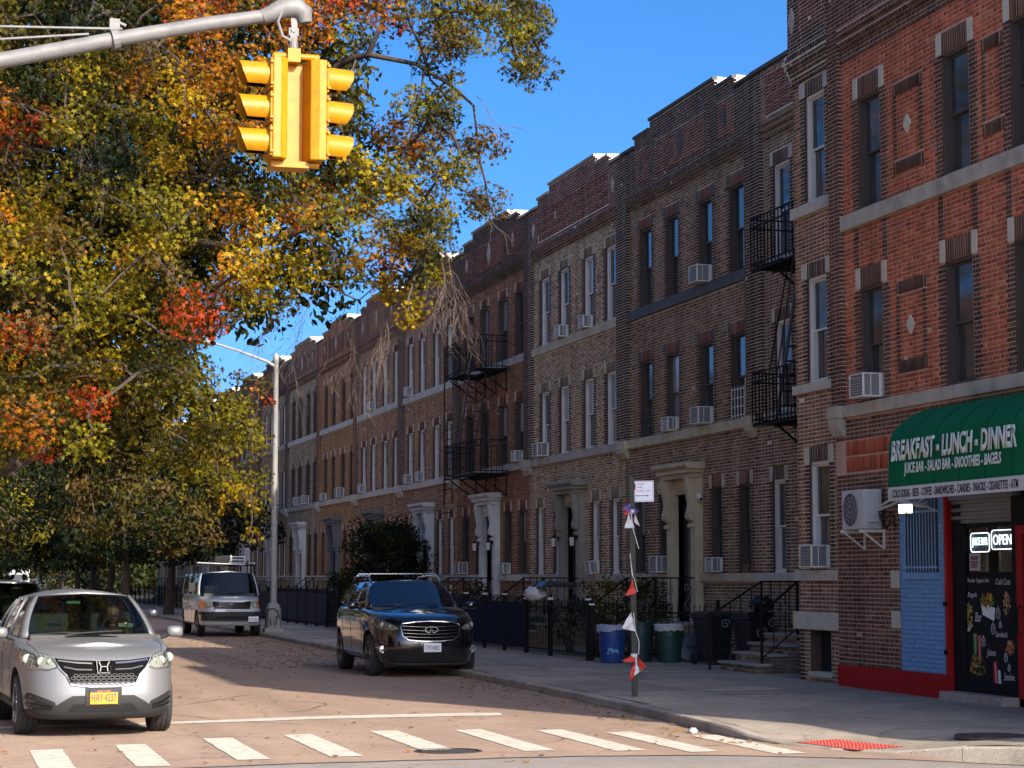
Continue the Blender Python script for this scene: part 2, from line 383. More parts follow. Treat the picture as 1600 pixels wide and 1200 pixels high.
def door_surround(par, mcol, mdoor, x0=0.0, y0=DOOR[0], y1=DOOR[1], lamps=True, panel=None, number=None):
    d = MB()
    for s, (a, b) in ((0, (y0 - .30, y0)), (1, (y1, y1 + .30))):
        d.box(x0 - .17, x0 + .3, a, b, .62, 3.85); d.box(x0 - .21, x0 - .17, a + .02, b - .02, .62, .95)
        # scrolled bracket
        pr = [(-.17, 3.85), (-.34, 3.85), (-.34, 3.72), (-.31, 3.55), (-.26, 3.3), (-.27, 3.18), (-.31, 3.08), (-.30, 2.98), (-.25, 2.93), (-.17, 2.9)]
        d.prism([(x0 + p, z) for p, z in pr], 'y', a + .04, b - .04)
        d.box(x0 - .25, x0 - .17, a + .03, b - .03, 2.78, 2.86)
    d.box(x0 - .10, x0 + .25, y0, y1, 3.52, 3.9)
    d.box(x0 - .125, x0 - .10, y0 + .1, y1 - .1, 3.60, 3.84)
    o = d.build('door_surround', mcol, par, bevel=.008)
    h = MB(); h.box(x0 - .30, x0 + .2, y0 - .32, y1 + .32, 3.85, 3.95); h.box(x0 - .38, x0 + .2, y0 - .40, y1 + .40, 3.95, 4.03)
    h.prism([(x0 + .2, 4.03), (x0 - .38, 4.03), (x0 - .46, 4.10), (x0 - .46, 4.17), (x0 + .2, 4.20)], 'y', y0 - .47, y1 + .47)
    h.build('door_hood', mcol, o, bevel=.01)
    if panel: MB().box(x0 - .128, x0 - .126, y0 + .16, y1 - .16, 3.64, 3.80).build('panel', panel, o)
    dd = MB(); dd.box(x0 + .12, x0 + .17, y0, y1, .75, 3.52)
    ym = (y0 + y1) / 2
    for a, b in ((y0 + .06, ym - .03), (ym + .03, y1 - .06)):
        for c, e in ((.85, 1.5), (1.6, 3.0), (3.1, 3.45)): dd.box(x0 + .10, x0 + .12, a, a + .03, c, e); dd.box(x0 + .10, x0 + .12, b - .03, b, c, e); dd.box(x0 + .10, x0 + .12, a + .03, b - .03, e - .03, e); dd.box(x0 + .10, x0 + .12, a + .03, b - .03, c, c + .03)
    od = dd.build('door', mdoor, par)
    MB().box(x0 + .112, x0 + .118, y0 + .1, ym - .07, 1.64, 2.96).build('pane', M_pane, od); MB().box(x0 + .112, x0 + .118, ym + .07, y1 - .1, 1.64, 2.96).build('pane', M_pane, od)
    MB().tube([(x0 + .07, ym - .05, 1.6), (x0 + .05, ym - .05, 1.7), (x0 + .05, ym - .05, 1.95), (x0 + .07, ym - .05, 2.05)], .012).build('handle', mat('brushed_steel', (.6, .6, .6), .3, 1), od)
M_doorblk = mat('door_dark_paint', (.010, .014, .022), .35)
M_lamp = mat('lantern_glass', (.6, .58, .5), .2)
def wall_lamp(y, z, x, label, dark=True):
    t = thing('wall_lantern', label, 'lamp', (x, y, z))
    MB().box(-.02, 0, -.04, .04, -.08, .08).tube([(0, 0, .03), (-.1, 0, .06), (-.13, 0, .02)], .012).build('bracket', M_iron, t)
    MB().lathe([(.02, .03), (.075, 0), (.08, -.02)], 8, (-.13, 0, 0)).lathe([(.05, -.24), (.02, -.27)], 8, (-.13, 0, 0)).build('lamp_cap', M_iron, t)
    MB().lathe([(.065, -.02), (.05, -.24)], 8, (-.13, 0, 0)).build('lamp_glass', M_lamp, t)
    return t
def house(Y0, W, label, field, frame, mort, lint, lend, bands, surround, par, parpal, parstyle='panel', quoin='dark', name='row_house', detail=2, doormat=None, group=None, bricks=True, gend=None, blind=None, panel=None, wc=WC, gc=GC, door=True, pil=True, body=True):
    t = thing(name, label, 'house', (XF, Y0, 0), group=group)
    N = (-1, 0, 0); O = (0, 0, 0); U = (0, 1, 0)
    B = Bricks(O, U, N); rects = []; holes = []
    fp, qp, pp = PAL[field], PAL[quoin], PAL[parpal]; PW = .42
    stones = MB(); lents = []
    for z, h in FLOORS:
        for y, w_ in wc:
            if quoin: rects.append((y - .17, y + w_ + .17, z, z + h, qp, .001, .05))
            rects.append((y, y + w_, z, z + h, None, 0)); holes.append((y, y + w_, z, z + h))
            rects.append((y - .13, y + w_ + .13, z + h, z + h + .27, None, 0)); lents.append((y, w_, z + h))
    for y, w_ in gc:
        if quoin: rects.append((y - .15, y + w_ + .15, GZ, GZ + GH, qp, .001, .05))
        rects.append((y, y + w_, GZ, GZ + GH, None, 0)); holes.append((y, y + w_, GZ, GZ + GH))
        rects.append((y - .13, y + w_ + .13, GZ + GH, GZ + GH + .27, None, 0)); lents.append((y, w_, GZ + GH))
    if door: rects.append((DOOR[0] - .3, DOOR[1] + .3, 0, 4.2, None, 0)); holes.append((DOOR[0], DOOR[1], .0, 3.52))
    b3, b2, b1 = bands
    for z0, z1 in ((7.77, 8.0), (4.74, 4.95), (1.62, 1.80)): rects.append((0, W, z0, z1, None, 0))
    # pilasters of dark brick at both ends, above the lower band
    top0 = 11.87
    if pil:
        for a, b in ((0, PW), (W - PW, W)): rects.append((a, b, 4.95, top0, qp if quoin else PAL['dark'], .07))
    steps = [(0, .95, 11.87), (.95, 2.05, 12.08), (2.05, W - 2.05, 12.30), (W - 2.05, W - .95, 12.08), (W - .95, W, 11.87)]
    zc0, zc1 = 10.40, 10.80
    rects += [(PW, W - PW, zc0, zc0 + CH * 1.01, PAL['dark'], .03), (PW, W - PW, zc0 + CH, zc0 + 2 * CH, PAL['dark'], .05), (PW, W - PW, zc0 + 2 * CH, zc0 + 3 * CH, pp, .08), (PW, W - PW, zc0 + 3 * CH, zc0 + 4 * CH, PAL['dark'], .11), (PW, W - PW, zc0 + 4 * CH, zc0 + 5 * CH, PAL['dark'], .08), (PW, W - PW, zc0 + 5 * CH, 12.4, pp, .05)]
    deco = []
    if parstyle == 'panel':
        for a, b in ((1.0, 1.95), (2.55, W - 2.55), (W - 1.95, W - 1.0)): rects.append((a, b, 10.95, 11.75, PAL['dred'] if parpal != 'dred' else PAL['redbrn'], .065)); deco.append(((a + b) / 2, 11.38, .17 if b - a > 1.5 else .11))
        rects.append((2.40, 2.54, 10.85, 11.85, PAL['dark'], .08)); rects.append((W - 2.54, W - 2.40, 10.85, 11.85, PAL['dark'], .08))
    else:
        rects.append((1.0, W - 1.0, 10.9, 11.7, None, 0))
        deco += [(.62, 11.3, .1), (W - .62, 11.3, .1)]
    for a, b, zt in steps: rects.append((a, b, zt, 13, None, 0))
    prs = [r for r in rects if r[4] is not None]
    B.wall(0, W, 0, 12.4, rects, fp)
    if parstyle != 'panel': B.basket(1.0, W - 1.0, 10.9, 11.7, PAL['dred'], .0505)
    lp = PAL[lint]
    for y, w_, z in lents:
        B.soldier(y, y + w_, z, z + .27, lp, .006)
    if bricks: B.build('brickwork', t)
    for y, w_, z in lents:
        if z < 4 and gend: stones.cur = 1
        else: stones.cur = 0
        stones.box(-.012, .05, y - .128, y, z, z + .262); stones.box(-.012, .05, y + w_, y + w_ + .128, z, z + .262)
    stones.build('lintel_end', [lend, gend] if gend else lend, t, kind='stuff')
    # walls and mass behind
    mb = MB(); backing(mb, O, U, 0, W, 0, 11.87, holes, N)
    rv = MB()
    for y0, y1, z0, z1 in holes:
        for q in (((.0036, y1, z0), (.34, y1, z0), (.34, y1, z1), (.01, y1, z1)), ((.01, y0, z0), (.01, y0, z1), (.34, y0, z1), (.34, y0, z0)), ((.01, y0, z1), (.01, y1, z1), (.34, y1, z1), (.34, y0, z1)), ((.01, y0, z0), (.34, y0, z0), (.34, y1, z0), (.01, y1, z0))): rv.face(*q)
    rv.build('reveal', mat('reveal_' + (quoin or field), qp[0] if quoin else fp[0], .9, noise=.3, nscale=12), t, kind='stuff')
    for a, b, zt in steps:
        if zt > 11.87: mb.box(-.0465, .003, a, b, 11.857, zt)
    # pilaster and parapet backing
    if pil:
        pass
    proud_boxes(mb, O, U, N, prs, 11.86)
    if parstyle != 'panel': mb.box(-.048, .0, .99, W - .99, 10.89, 11.71)
    if pil:
        # brick returns of the pilasters
        pass
    mb.build('wall', MORT[mort] if bricks else mat('far_brick_' + field, PAL[field][0], .9, noise=.3, nscale=6), t)
    if body:
        bb = MB(); bb.box(.34, 12, 0, W, -.1, 10.9); bb.box(.3, .34, 0, W, 10.9, 11.85)
        bb.build('house_mass', mat('side_wall_plaster', (.22, .2, .18), .9, noise=.15, nscale=2), t)
        MB().box(.36, 11.8, .02, W - .02, 10.905, 10.93).build('roof', M_roof, t)
    # silver coated backs of the raised parapet, and copings
    cb = MB()
    for a, b, zt in steps[1:4]: cb.box(.012, 1.5, a - .002, b - .03, 11.6, zt + .068)
    cb.box(.012, .6, .02, W - .02, 10.95, 11.80)
    cb.build('parapet_back', M_coat, t)
    cp = MB()
    for a, b, zt in steps: cp.box(-.10, .30, a + (.004 if zt > 11.9 else 0), b, zt, zt + .07)
    cp.build('coping', b3 if b3 is M_dstone else M_stone, t, bevel=.008)
    for y, z, r in deco:
        MB().prism([(y - r, z), (y, z - r * 1.9), (y + r, z), (y, z + r * 1.9)], 'x', -.095, -.03).build('diamond', M_dstone if field in ('brown',) else M_stone, t)
    y0, y1 = (PW + .003, W - PW - .003) if pil else (.003, W - .003)
    MB().box(-.07, .20, y0, y1, 7.773, 7.997).build('sill_band', b3, t, bevel=.006)
    MB().box(-.08, .20, .003, W - .003, 4.743, 4.947).build('sill_band', b2, t, bevel=.006)
    if door:
        for a, b in ((.003, DOOR[0] - .303), (DOOR[1] + .303, W - .003)): MB().box(-.07, .20, a, b, 1.623, 1.797).build('ledge', b1, t, bevel=.006)
    else: MB().box(-.07, .20, .003, W - .003, 1.623, 1.797).build('ledge', b1, t, bevel=.006)
    if pil:
        for a in (0.0, W - PW):
            MB().prism([(.0, 4.52), (-.06, 4.52), (-.10, 4.60), (-.15, 4.66), (-.155, 4.742), (0, 4.742)], 'y', a + .04, a + PW - .04).build('corbel', b2, t, bevel=.004)
            MB().box(-.16, .0, a + .012, a + PW - .012, 4.745, 4.949).build('corbel_cap', b2, t, bevel=.004)
    for fi, (z, h) in enumerate(FLOORS):
        for y, w_ in wc: add_window(t, y, z, w_, h, frame)
    for y, w_ in gc: add_window(t, y, GZ, w_, GH, frame)
    if door: door_surround(t, surround, doormat or M_doorblk, panel=panel)
    return t
# ---------------------------------------------------------------- the row
M_cr_s = mat('cream_surround', (.52, .43, .27), .65, noise=.1, nscale=3, dirt=(.22, .16, .09, .5), dscale=2)
M_gr_s = mat('greige_surround', (.27, .24, .19), .7, noise=.15, nscale=3, dirt=(.1, .1, .07, .5), dscale=2)
M_wh_s = mat('white_surround', (.58, .58, .55), .6, noise=.08, nscale=3, dirt=(.25, .24, .2, .5), dscale=2)
M_dg_s = mat('grey_surround', (.13, .135, .14), .7, noise=.15, nscale=3)
EDG = [38.15, 46.42, 54.6, 62.87, 70.95, 79.15, 87.3, 95.6, 104.2, 112.5, 120.8, 129.1, 137.4, 145.7, 154.0]
wid = lambda i: EDG[i + 1] - EDG[i] - .004
G = 'row of three-storey brick houses'
house(EDG[0], wid(0), 'brown brick house with dark window frames and a cream door surround', 'brown', 'd', 'mid', 'dred', M_dstone, (M_dstone, M_cream, M_cream), M_cr_s, None, 'dark', group=G, panel=mat('ochre_panel', (.5, .36, .16), .6), gend=M_cream)
house(EDG[1], wid(1), 'pale grey-tan brick house with white windows and basket-weave brick parapet', 'tan', 'w', 'light', 'greysol', M_cream, (M_cream, M_stone, M_stone), M_gr_s, None, 'dred', 'basket', group=G, panel=mat('ochre_panel'))
house(EDG[2], wid(2), 'dark red-brown brick house behind the long two-level fire escape with white doorway', 'redbrn', 'd', 'dark', 'dred', M_stone, (M_stone, M_stone, M_lstone), M_wh_s, None, 'dark', group=G)
house(EDG[3], wid(3), 'rusty brown brick house with white windows between the fire escape and the shrub', 'rust', 'w', 'mid', 'dred', M_lstone, (M_lstone, M_lstone, M_lstone), M_wh_s, None, 'redbrn', group=G)
house(EDG[4], wid(4), 'brown brick house with white windows and dark grey door hood above the leafy shrub', 'rust', 'w', 'mid', 'dred', M_lstone, (M_lstone, M_lstone, M_lstone), M_dg_s, None, 'dred', group=G)
house(EDG[5], wid(5), 'orange-tan brick house with dark windows', 'orange', 'd', 'rust', 'redbrn', M_lstone, (M_lstone, M_lstone, M_lstone), M_dg_s, None, 'rust', quoin='redbrn', group=G)
house(EDG[6], wid(6), 'grey brick house with dark windows between the orange house and the lamp pole', 'grey', 'd', 'mid', 'greysol', M_stone, (M_lstone, M_stone, M_lstone), M_wh_s, None, 'brown', group=G)
house(EDG[7], wid(7), 'dull grey-brown brick house with white windows behind the street lamp pole', 'grey', 'w', 'dark', 'greysol', M_stone, (M_stone, M_stone, M_lstone), M_wh_s, None, 'dark', group=G)
farlab = ['brown brick house half hidden by foliage left of the street lamp', 'far brick house behind the dark street tree beyond the lamp', 'far brick house behind the second shaded street tree', 'far brown brick house deep behind the shaded trunks', 'far house behind the trunks, fourth beyond the street lamp', 'far house behind the trunks, next to last of the row', 'last far house of the row behind the trunks']
for i in range(8, 14):
    house(EDG[i], wid(i), farlab[i - 8], ['brown', 'rust', 'grey', 'brown', 'rust', 'grey'][i - 8], 'wd'[i % 2], 'mid', 'dred', M_stone, (M_stone, M_stone, M_stone), [M_wh_s, M_cr_s][i % 2], None, 'dark', group=G, bricks=i < 9)

# ---------------------------------------------------------------- house next to the corner: recess with door, and a bay flush with the corner building
XB = 14.05; YA = 30.22; YB0 = 32.17
def bay_house():
    t = thing('corner_row_house', 'reddish brown brick house with projecting bay, white windows and small fire escape', 'house', (0, 0, 0), group=G)
    fld, dk, pp = PAL['bayred'], PAL['dark'], PAL['dred']
    # recessed part
    O = (XF, 0, 0); N = (-1, 0, 0); U = (0, 1, 0); y0, y1 = YB0, EDG[0] - .004
    B = Bricks(O, U, N); wy, ww = 36.42, .80; gy, gw = 36.80, .62
    rects = []; holes = []
    for z, h, a, b in ((8.0, 1.85, wy, ww), (4.95, 1.78, wy, ww), (GZ, GH, gy, gw)):
        rects += [(a - .15, a + b + .15, z, z + h, dk, .001, .05), (a, a + b, z, z + h, None, 0), (a - .13, a + b + .13, z + h, z + h + .27, None, 0)]; holes.append((a, a + b, z, z + h))
    rects += [(y0, y1 - .42, 4.75, 4.95, None, 0), (y0, y1, 1.62, 1.80, None, 0), (y1 - .42, y1, 4.95, 12, dk, .07)]
    rects += [(33.6, 35.4, 0, 3.6, None, 0)]; holes.append((33.6, 35.4, 0.6, 3.6))
    for i in range(3): rects.append((y0, y1 - .42, 10.4 + i * 2 * CH, 10.4 + (i * 2 + 1) * CH, dk, .03 + .03 * i))
    rects += [(y0, y1 - .42, 10.8, 12, fld, .05), (y0 + .8, y1 - .7, 10.9, 11.7, None, 0)]
    PB = list(rects); B.wall(y0, y1, 0, 11.87, rects, PAL['brown']); B.basket(y0 + .8, y1 - .7, 10.9, 11.7, pp, .049)
    st = MB()
    for z, h, a, b in ((8.0, 1.85, wy, ww), (4.95, 1.78, wy, ww), (GZ, GH, gy, gw)):
        B.soldier(a, a + b, z + h, z + h + .27, dk, .006)
        st.box(XF - .012, XF + .05, a - .128, a, z + h, z + h + .262); st.box(XF - .012, XF + .05, a + b, a + b + .128, z + h, z + h + .262)
    B.build('brickwork', t)
    mb = MB(); backing(mb, O, U, y0, y1, 0, 11.87, holes, N); proud_boxes(mb, O, U, N, PB, 11.86)
    rv = MB()
    for a, b, z0, z1 in holes: rv.face((XF + .0036, b, z0), (XF + .34, b, z0), (XF + .34, b, z1), (XF + .01, b, z1)); rv.face((XF + .01, a, z1), (XF + .01, b, z1), (XF + .34, b, z1), (XF + .34, a, z1))
    # bay
    B2 = Bricks((XB, 0, 0), U, N); y2, y3 = YA, YB0; by, bw = 30.92, .78
    rects = []; h2 = []
    for z, h in ((8.0, 1.85), (4.95, 1.78), (GZ + .05, 1.78)):
        rects += [(by - .17, by + bw + .17, z, z + h, dk, .001, .05), (by, by + bw, z, z + h, None, 0), (by - .2, by + bw + .2, z + h, z + h + .27, None, 0)]; h2.append((by, by + bw, z, z + h))
    for a, b in ((7.80, 8.0), (4.79, 4.95), (1.65, 1.83), (.84, 1.14)): rects.append((y2, y3, a, b, None, 0))
    rects += [(by, by + bw + .05, .16, .84, None, 0), (y3 - .2, y3, .0, .84, dk, .004)]
    h2.append((by, by + bw + .05, .16, .84))
    for i, p in enumerate((.03, .06, .09, .12, .15, .12)): rects.append((y2, y3 + p, 10.16 + i * CH * 1.3, 10.16 + (i + 1) * CH * 1.3, dk, p))
    rects += [(y2, y3, 10.69, 12.6, dk, .10), (y2 + .5, y3 - .5, 11.0, 12.2, pp, .115)]
    PB2 = list(rects); B2.wall(y2, y3, 0, 12.6, rects, fld)
    for z, h in ((8.0, 1.85), (4.95, 1.78), (GZ + .05, 1.78)):
        B2.soldier(by, by + bw, z + h, z + h + .27, dk, .006); st.box(XB - .012, XB + .05, by - .198, by, z + h, z + h + .262); st.box(XB - .012, XB + .05, by + bw, by + bw + .198, z + h, z + h + .262)
    B2.build('brickwork', t); st.build('lintel_end', M_lstone, t, kind='stuff')
    backing(mb, (XB, 0, 0), U, y2, y3, 0, 12.6, h2, N)
    for a, b, z0, z1 in h2: rv.face((XB + .0036, b, z0), (XB + .34, b, z0), (XB + .34, b, z1), (XB + .01, b, z1)); rv.face((XB + .01, a, z1), (XB + .01, b, z1), (XB + .34, b, z1), (XB + .34, a, z1))
    proud_boxes(mb, (XB, 0, 0), U, N, PB2, 12.59); mb.box(XB + .01, XB + .35, y3 - .02, y3 + .0, 0, 12.6)
    rv.build('reveal', mat('reveal_dark', PAL['dark'][0], .9, noise=.3, nscale=12), t, kind='stuff'); mb.build('wall', MORT['light'], t)
    # far flank of the bay, in brick as well
    B3 = Bricks((XB, y3, 0), (1, 0, 0), (0, 1, 0)); B3.wall(0, XF - XB, 0, 12.6, [(0, 2, 10.16, 10.3, dk, .04), (0, 2, 10.3, 12.6, dk, .08)], fld); B3.build('brickwork', t)
    m = MB(); m.box(XB + .34, 27, YA, YB0 - .03, 0, 11.5); m.box(XF + .34, 27, YB0, EDG[0] - .02, 0, 10.9); m.box(XB + .3, XB + .34, y2, y3 - .03, 11.5, 12.55); m.box(XF + .3, XF + .34, YB0, EDG[0] - .02, 10.9, 11.8); m.build('house_mass', mat('side_wall_plaster'), t)
    MB().box(XB + .35, 26.8, YA + .02, YB0 - .05, 11.505, 11.53).box(XF + .36, 26.8, YB0, EDG[0] - .04, 10.905, 10.93).build('roof', M_roof, t)
    MB().box(XF - .1, XF + .3, y0, y1, 11.87, 11.95).build('coping', M_dstone, t); MB().box(XB - .16, XB + .34, y2, y3 + .05, 12.6, 12.68).build('coping', M_dstone, t)
    MB().box(XF - .08, XF + .2, y0 + .003, y1 - .42, 4.753, 4.947).build('sill_band', M_stone, t, bevel=.006)
    MB().box(XF - .06, XF + .2, wy - .1, wy + ww + .1, 7.9, 7.998).build('sill', M_lstone, t, bevel=.006)
    MB().box(XF - .07, XF + .2, 35.41, y1 - .003, 1.623, 1.797).build('ledge', M_lstone, t, bevel=.006)
    for a, b in ((7.803, 7.997), (4.793, 4.947), (1.653, 1.827)): MB().box(XB - .07, XB + .2, y2 + .003, y3 + .04, a, b).build('sill_band', M_lstone, t, bevel=.006)
    MB().box(XB - .10, XB + .2, y2 + .003, y3 + .07, .845, 1.138).build('base_course', M_lstone, t, bevel=.02)
    MB().box(XB - .05, XB + .3, by - .02, by + bw + .07, .08, .16).build('sill', M_lstone, t, bevel=.006)
    MB().box(XB + .2, XB + .22, by, by + bw + .05, .16, .84).build('cellar_opening', M_black, t)
    MB().prism([(YB0 - .35, 11.25), (YB0 - .23, 11.02), (YB0 - .11, 11.25), (YB0 - .23, 11.48)], 'x', XB - .13, XB - .09).build('diamond', M_stone, t)
    for z, h, a, b, x in ((8.0, 1.85, wy, ww, XF), (4.95, 1.78, wy, ww, XF), (GZ, GH, gy, gw, XF), (8.0, 1.85, by, bw, XB), (4.95, 1.78, by, bw, XB), (GZ + .05, 1.78, by, bw, XB)): add_window(t, a, z, b, h, 'w', x=x, blind=x < 15 and z < 6 and False)
    dd = MB(); dd.box(XF + .12, XF + .17, 33.9, 35.1, .6, 3.3); dd.build('door', M_doorblk, t)
    MB().box(XF + .0, XF + .3, 33.6, 33.9, .6, 3.6).box(XF, XF + .3, 35.1, 35.4, .6, 3.6).box(XF + .02, XF + .3, 33.9, 35.1, 3.3, 3.6).build('door_surround', M_lstone, t)
    return t
bay_house()

# ---------------------------------------------------------------- corner building with the shop
XA = 13.85
def corner_building():
    t = thing('corner_building', 'red brick corner building with dark brick trim above the green awning shop', 'building', (0, 0, 0))
    red, dk = PAL['red'], PAL['dark']; O = (XA, 0, 0); U = (0, 1, 0); N = (-1, 0, 0); y0, y1 = 11.9, 30.2
    B = Bricks(O, U, N); rects = []; holes = []
    wins = [(28.42, .78, 7.45, 1.80), (25.58, .80, 7.45, 1.80), (28.42, .78, 4.42, 1.80), (25.58, .80, 4.42, 1.80), (23.62, .80, 7.45, 1.80), (23.62, .80, 4.42, 1.80)] + [(y, .8, z, 1.8) for z in (7.45, 4.42) for y in (20.8, 18.2, 15.5, 13.2)]
    yf = 29.78
    for z0_, z1_ in ((4.22, 10.02),):
        pass
    # ground floor in dark brown brick, red field above
    rects.append((y0, y1, 0, 4.22, PAL['umber'], 0))
    rects.append((yf, y1, 4.42, 13, dk, .07))
    for y, w_, z, h in wins:
        rects += [(y - .21, y + w_ + .21, z, z + h, dk, .001, .05), (y, y + w_, z, z + h, None, 0), (y - .15, y + w_ + .15, z + h, z + h + .33, None, 0)]; holes.append((y, y + w_, z, z + h))
        if z < 5: rects += [(y - .19, y - .03, z + h + .33, 7.2, dk, .004), (y + w_ + .03, y + w_ + .19, z + h + .33, 7.2, dk, .004)]
    for a, b in ((7.20, 7.45), (4.22, 4.42)): rects.append((y0, yf if a > 5 else y1, a, b, None, 0))
    # framed panels between the windows
    pans = [(26.98, 27.95, 7.78, 9.18), (26.98, 27.95, 4.75, 6.15), (24.6, 25.2, 7.78, 9.18)]
    for a, b, c, d in pans:
        rects += [(a, a + .11, c, d, dk, .012), (b - .11, b, c, d, dk, .012), (a, b, c, c + .2, None, 0), (a, b, d - .2, d, None, 0)]
    # dark crown
    ztop = 12.0
    rects += [(y0, yf, 9.95, 13, dk, .02), (y0, yf, 10.15, 10.22, dk, .05), (y0, yf, 10.22, 10.29, dk, .08), (y0, yf, 10.29, 10.36, dk, .05), (y0, yf, 10.36, 10.5, dk, .09), (y0, yf, 10.5, 13, dk, .07), (y0, y1, 12.0, 13, None, 0)]
    for a, b in ((27.0, 28.8), (22.9, 24.8)): rects.append((a, b, 10.75, 11.4, PAL['red'], .085))
    shop = (21.3, 26.55, .0, 3.0); blue = (26.60, 27.98, .34, 3.3)
    rects += [(22.0, 26.58, 0, 3.2, None, 0), (blue[0], blue[1], 0, 3.3, None, 0), (y0, y1, 0, .34, None, 0)]
    holes += [(22.0, 26.50, 0, 3.0), (26.75, 27.78, 1.68, 2.85)]
    PB = list(rects); B.wall(y0, y1, 0, 12.3, rects, red)
    for y, w_, z, h in wins: B.soldier(y, y + w_, z + h, z + h + .33, dk, .006)
    for a, b, c, d in pans: B.soldier(a, b, c, c + .2, dk, .012); B.soldier(a, b, d - .2, d, dk, .012)
    # orange soldier band at shop ceiling height
    B.b = [q for q in B.b if not (q[0] > 28.02 and q[2] > 3.3 and q[2] < 3.86)]
    B.soldier(28.02, 29.80, 3.36, 3.60, PAL['red'], .01); B.soldier(28.02, 29.80, 3.62, 3.86, PAL['red'], .01)
    B.build('brickwork', t)
    st = MB()
    for y, w_, z, h in wins: st.box(XA - .012, XA + .05, y - .148, y, z + h, z + h + .325); st.box(XA - .012, XA + .05, y + w_, y + w_ + .148, z + h, z + h + .325)
    for z in (2.95, 1.55, .95)[:3]: st.box(XA - .015, XA + .05, 28.0, 28.28, z, z + .26)
    st.build('lintel_end', mat('pale_cream_block', (.52, .47, .36), .8, noise=.1, nscale=5), t, kind='stuff')
    mb = MB(); backing(mb, O, U, y0, y1, 0, 12.0, holes, N)
    rv = MB()
    for a, b, z0, z1 in holes: rv.face((XA + .0036, b, z0), (XA + .34, b, z0), (XA + .34, b, z1), (XA + .01, b, z1)); mb.face((XA + .0036, a, z1), (XA + .01, b, z1), (XA + .34, b, z1), (XA + .34, a, z1)); mb.face((XA + .0036, a, z0), (XA + .34, a, z0), (XA + .34, b, z0), (XA + .01, b, z0))
    proud_boxes(mb, O, U, N, PB, 11.98)
    rv.build('reveal', mat('reveal_dark', PAL['dark'][0], .9, noise=.3, nscale=12), t, kind='stuff'); mb.build('wall', MORT['redm'], t)
    m = MB(); m.box(XA + .34, 32, y0, 21.9, 0, 11.2); m.box(XA + 2.6, 32, 21.9, 26.6, 0, 3.1); m.box(XA + .34, 32, 26.6, y1 - .02, 0, 11.2); m.box(XA + .34, 32, 21.9, 26.6, 3.1, 11.2)
    m.box(XA + .3, XA + .34, y0, y1 - .02, 11.2, 11.98); m.build('building_mass', mat('side_wall_plaster'), t)
    MB().box(XA + .35, 31.8, y0 + .05, y1 - .05, 11.205, 11.24).build('roof', M_roof, t)
    MB().box(XA - .14, XA + .34, y0, y1, 12.0, 12.08).build('coping', M_dstone, t)
    # south flank with brick, and raised corner parapet
    B4 = Bricks((XA, y0, 0), (1, 0, 0), (0, -1, 0)); B4.wall(.35, 18, 0, 12.0, [(0, 18, 9.95, 12, dk, .02)], red); B4.build('brickwork', t)
    m2 = MB(); m2.box(XA + .34, 32, y0 - .0, y0 + .01, 0, 11.98); m2.build('wall', MORT['redm'], t)
    MB().box(XA + .02, XA + .32, 12.0, 20.0, 12.08, 13.0).box(XA + .02, XA + .32, 12.0, 20.0, 13.0, 13.0001).build('parapet_raised', mat('dark_brick_plain', (.05, .032, .03), .9), t)
    MB().box(XA - .07, XA + .2, y0, yf - .003, 7.203, 7.447).build('sill_band', M_stone, t, bevel=.008)
    MB().box(XA - .08, XA + .2, y0, y1 - .003, 4.223, 4.417).build('sill_band', M_stone, t, bevel=.008)
    MB().prism([(XA, 3.93), (XA - .06, 3.95), (XA - .12, 4.05), (XA - .15, 4.13), (XA - .15, 4.222), (XA, 4.222)], 'y', yf + .01, y1 - .04).build('corbel', M_stone, t, bevel=.004)
    MB().box(XA - .16, XA, yf, y1 - .015, 4.226, 4.42).build('corbel_cap', M_stone, t, bevel=.004)
    for a, b, c, d in pans[:2]:
        ym, zm = (a + b) / 2, (c + d) / 2
        MB().prism([(ym - .12, zm), (ym, zm - .15), (ym + .12, zm), (ym, zm + .15)], 'x', XA - .03, XA + .0).build('diamond', mat('pale_cream_block'), t, bevel=.004)
    MB().prism([(29.86, 11.25), (29.98, 11.02), (30.1, 11.25), (29.98, 11.48)], 'x', XA - .10, XA - .06).build('diamond', M_stone, t)
    for y, w_, z, h in wins: add_window(t, y, z, w_, h, 'd', x=XA, blind=False)
    # painted wall: blue masonry with a barred window, red base course
    mblue = mat('blue_masonry_paint', (.16, .33, .56), .55, noise=.06, nscale=2, dirt=(.10, .22, .40, .5), dscale=3)
    B5 = Bricks(O, U, N); bw = (26.75, 27.78, 1.8, 2.85)
    B5.wall(26.6, 27.98, .34, 3.3, [(bw[0], bw[1], bw[2] - .12, bw[3], None, 0)], [(.075, .19, .42)], .0045)
    B5.b = [(*q[:5], .075, .19, .42) for q in B5.b]; o5 = B5.build('painted_brickwork', t); o5.data.materials[0] = mblue
    MB().box(XA - .0025, XA + .003, 26.6, 27.98, .34, bw[2] - .12).box(XA - .0025, XA + .003, 26.6, 27.98, bw[3], 3.3).box(XA - .0025, XA + .003, 26.6, bw[0], bw[2] - .12, bw[3]).box(XA - .0025, XA + .003, bw[1], 27.98, bw[2] - .12, bw[3]).build('painted_joints', mat('blue_joint_paint', (.135, .29, .50), .7), t)
    wbl = MB(); wbl.box(XA - .05, XA + .1, bw[0] - .03, bw[1] + .03, bw[2] - .12, bw[2] - .02); ow = wbl.build('barred_window', mblue, t)
    MB().box(XA + .09, XA + .1, bw[0], bw[1], bw[2], bw[3]).build('mesh_screen', mat('blue_black_screen', (.02, .04, .07), .6), ow)
    for k in range(11): MB().tube([(XA - .03, bw[0] + .05 + k * .094, bw[2] - .01), (XA - .03, bw[0] + .05 + k * .094, bw[3])], .011).build('bar', mat('blue_bar_paint', (.22, .34, .46), .6), ow)
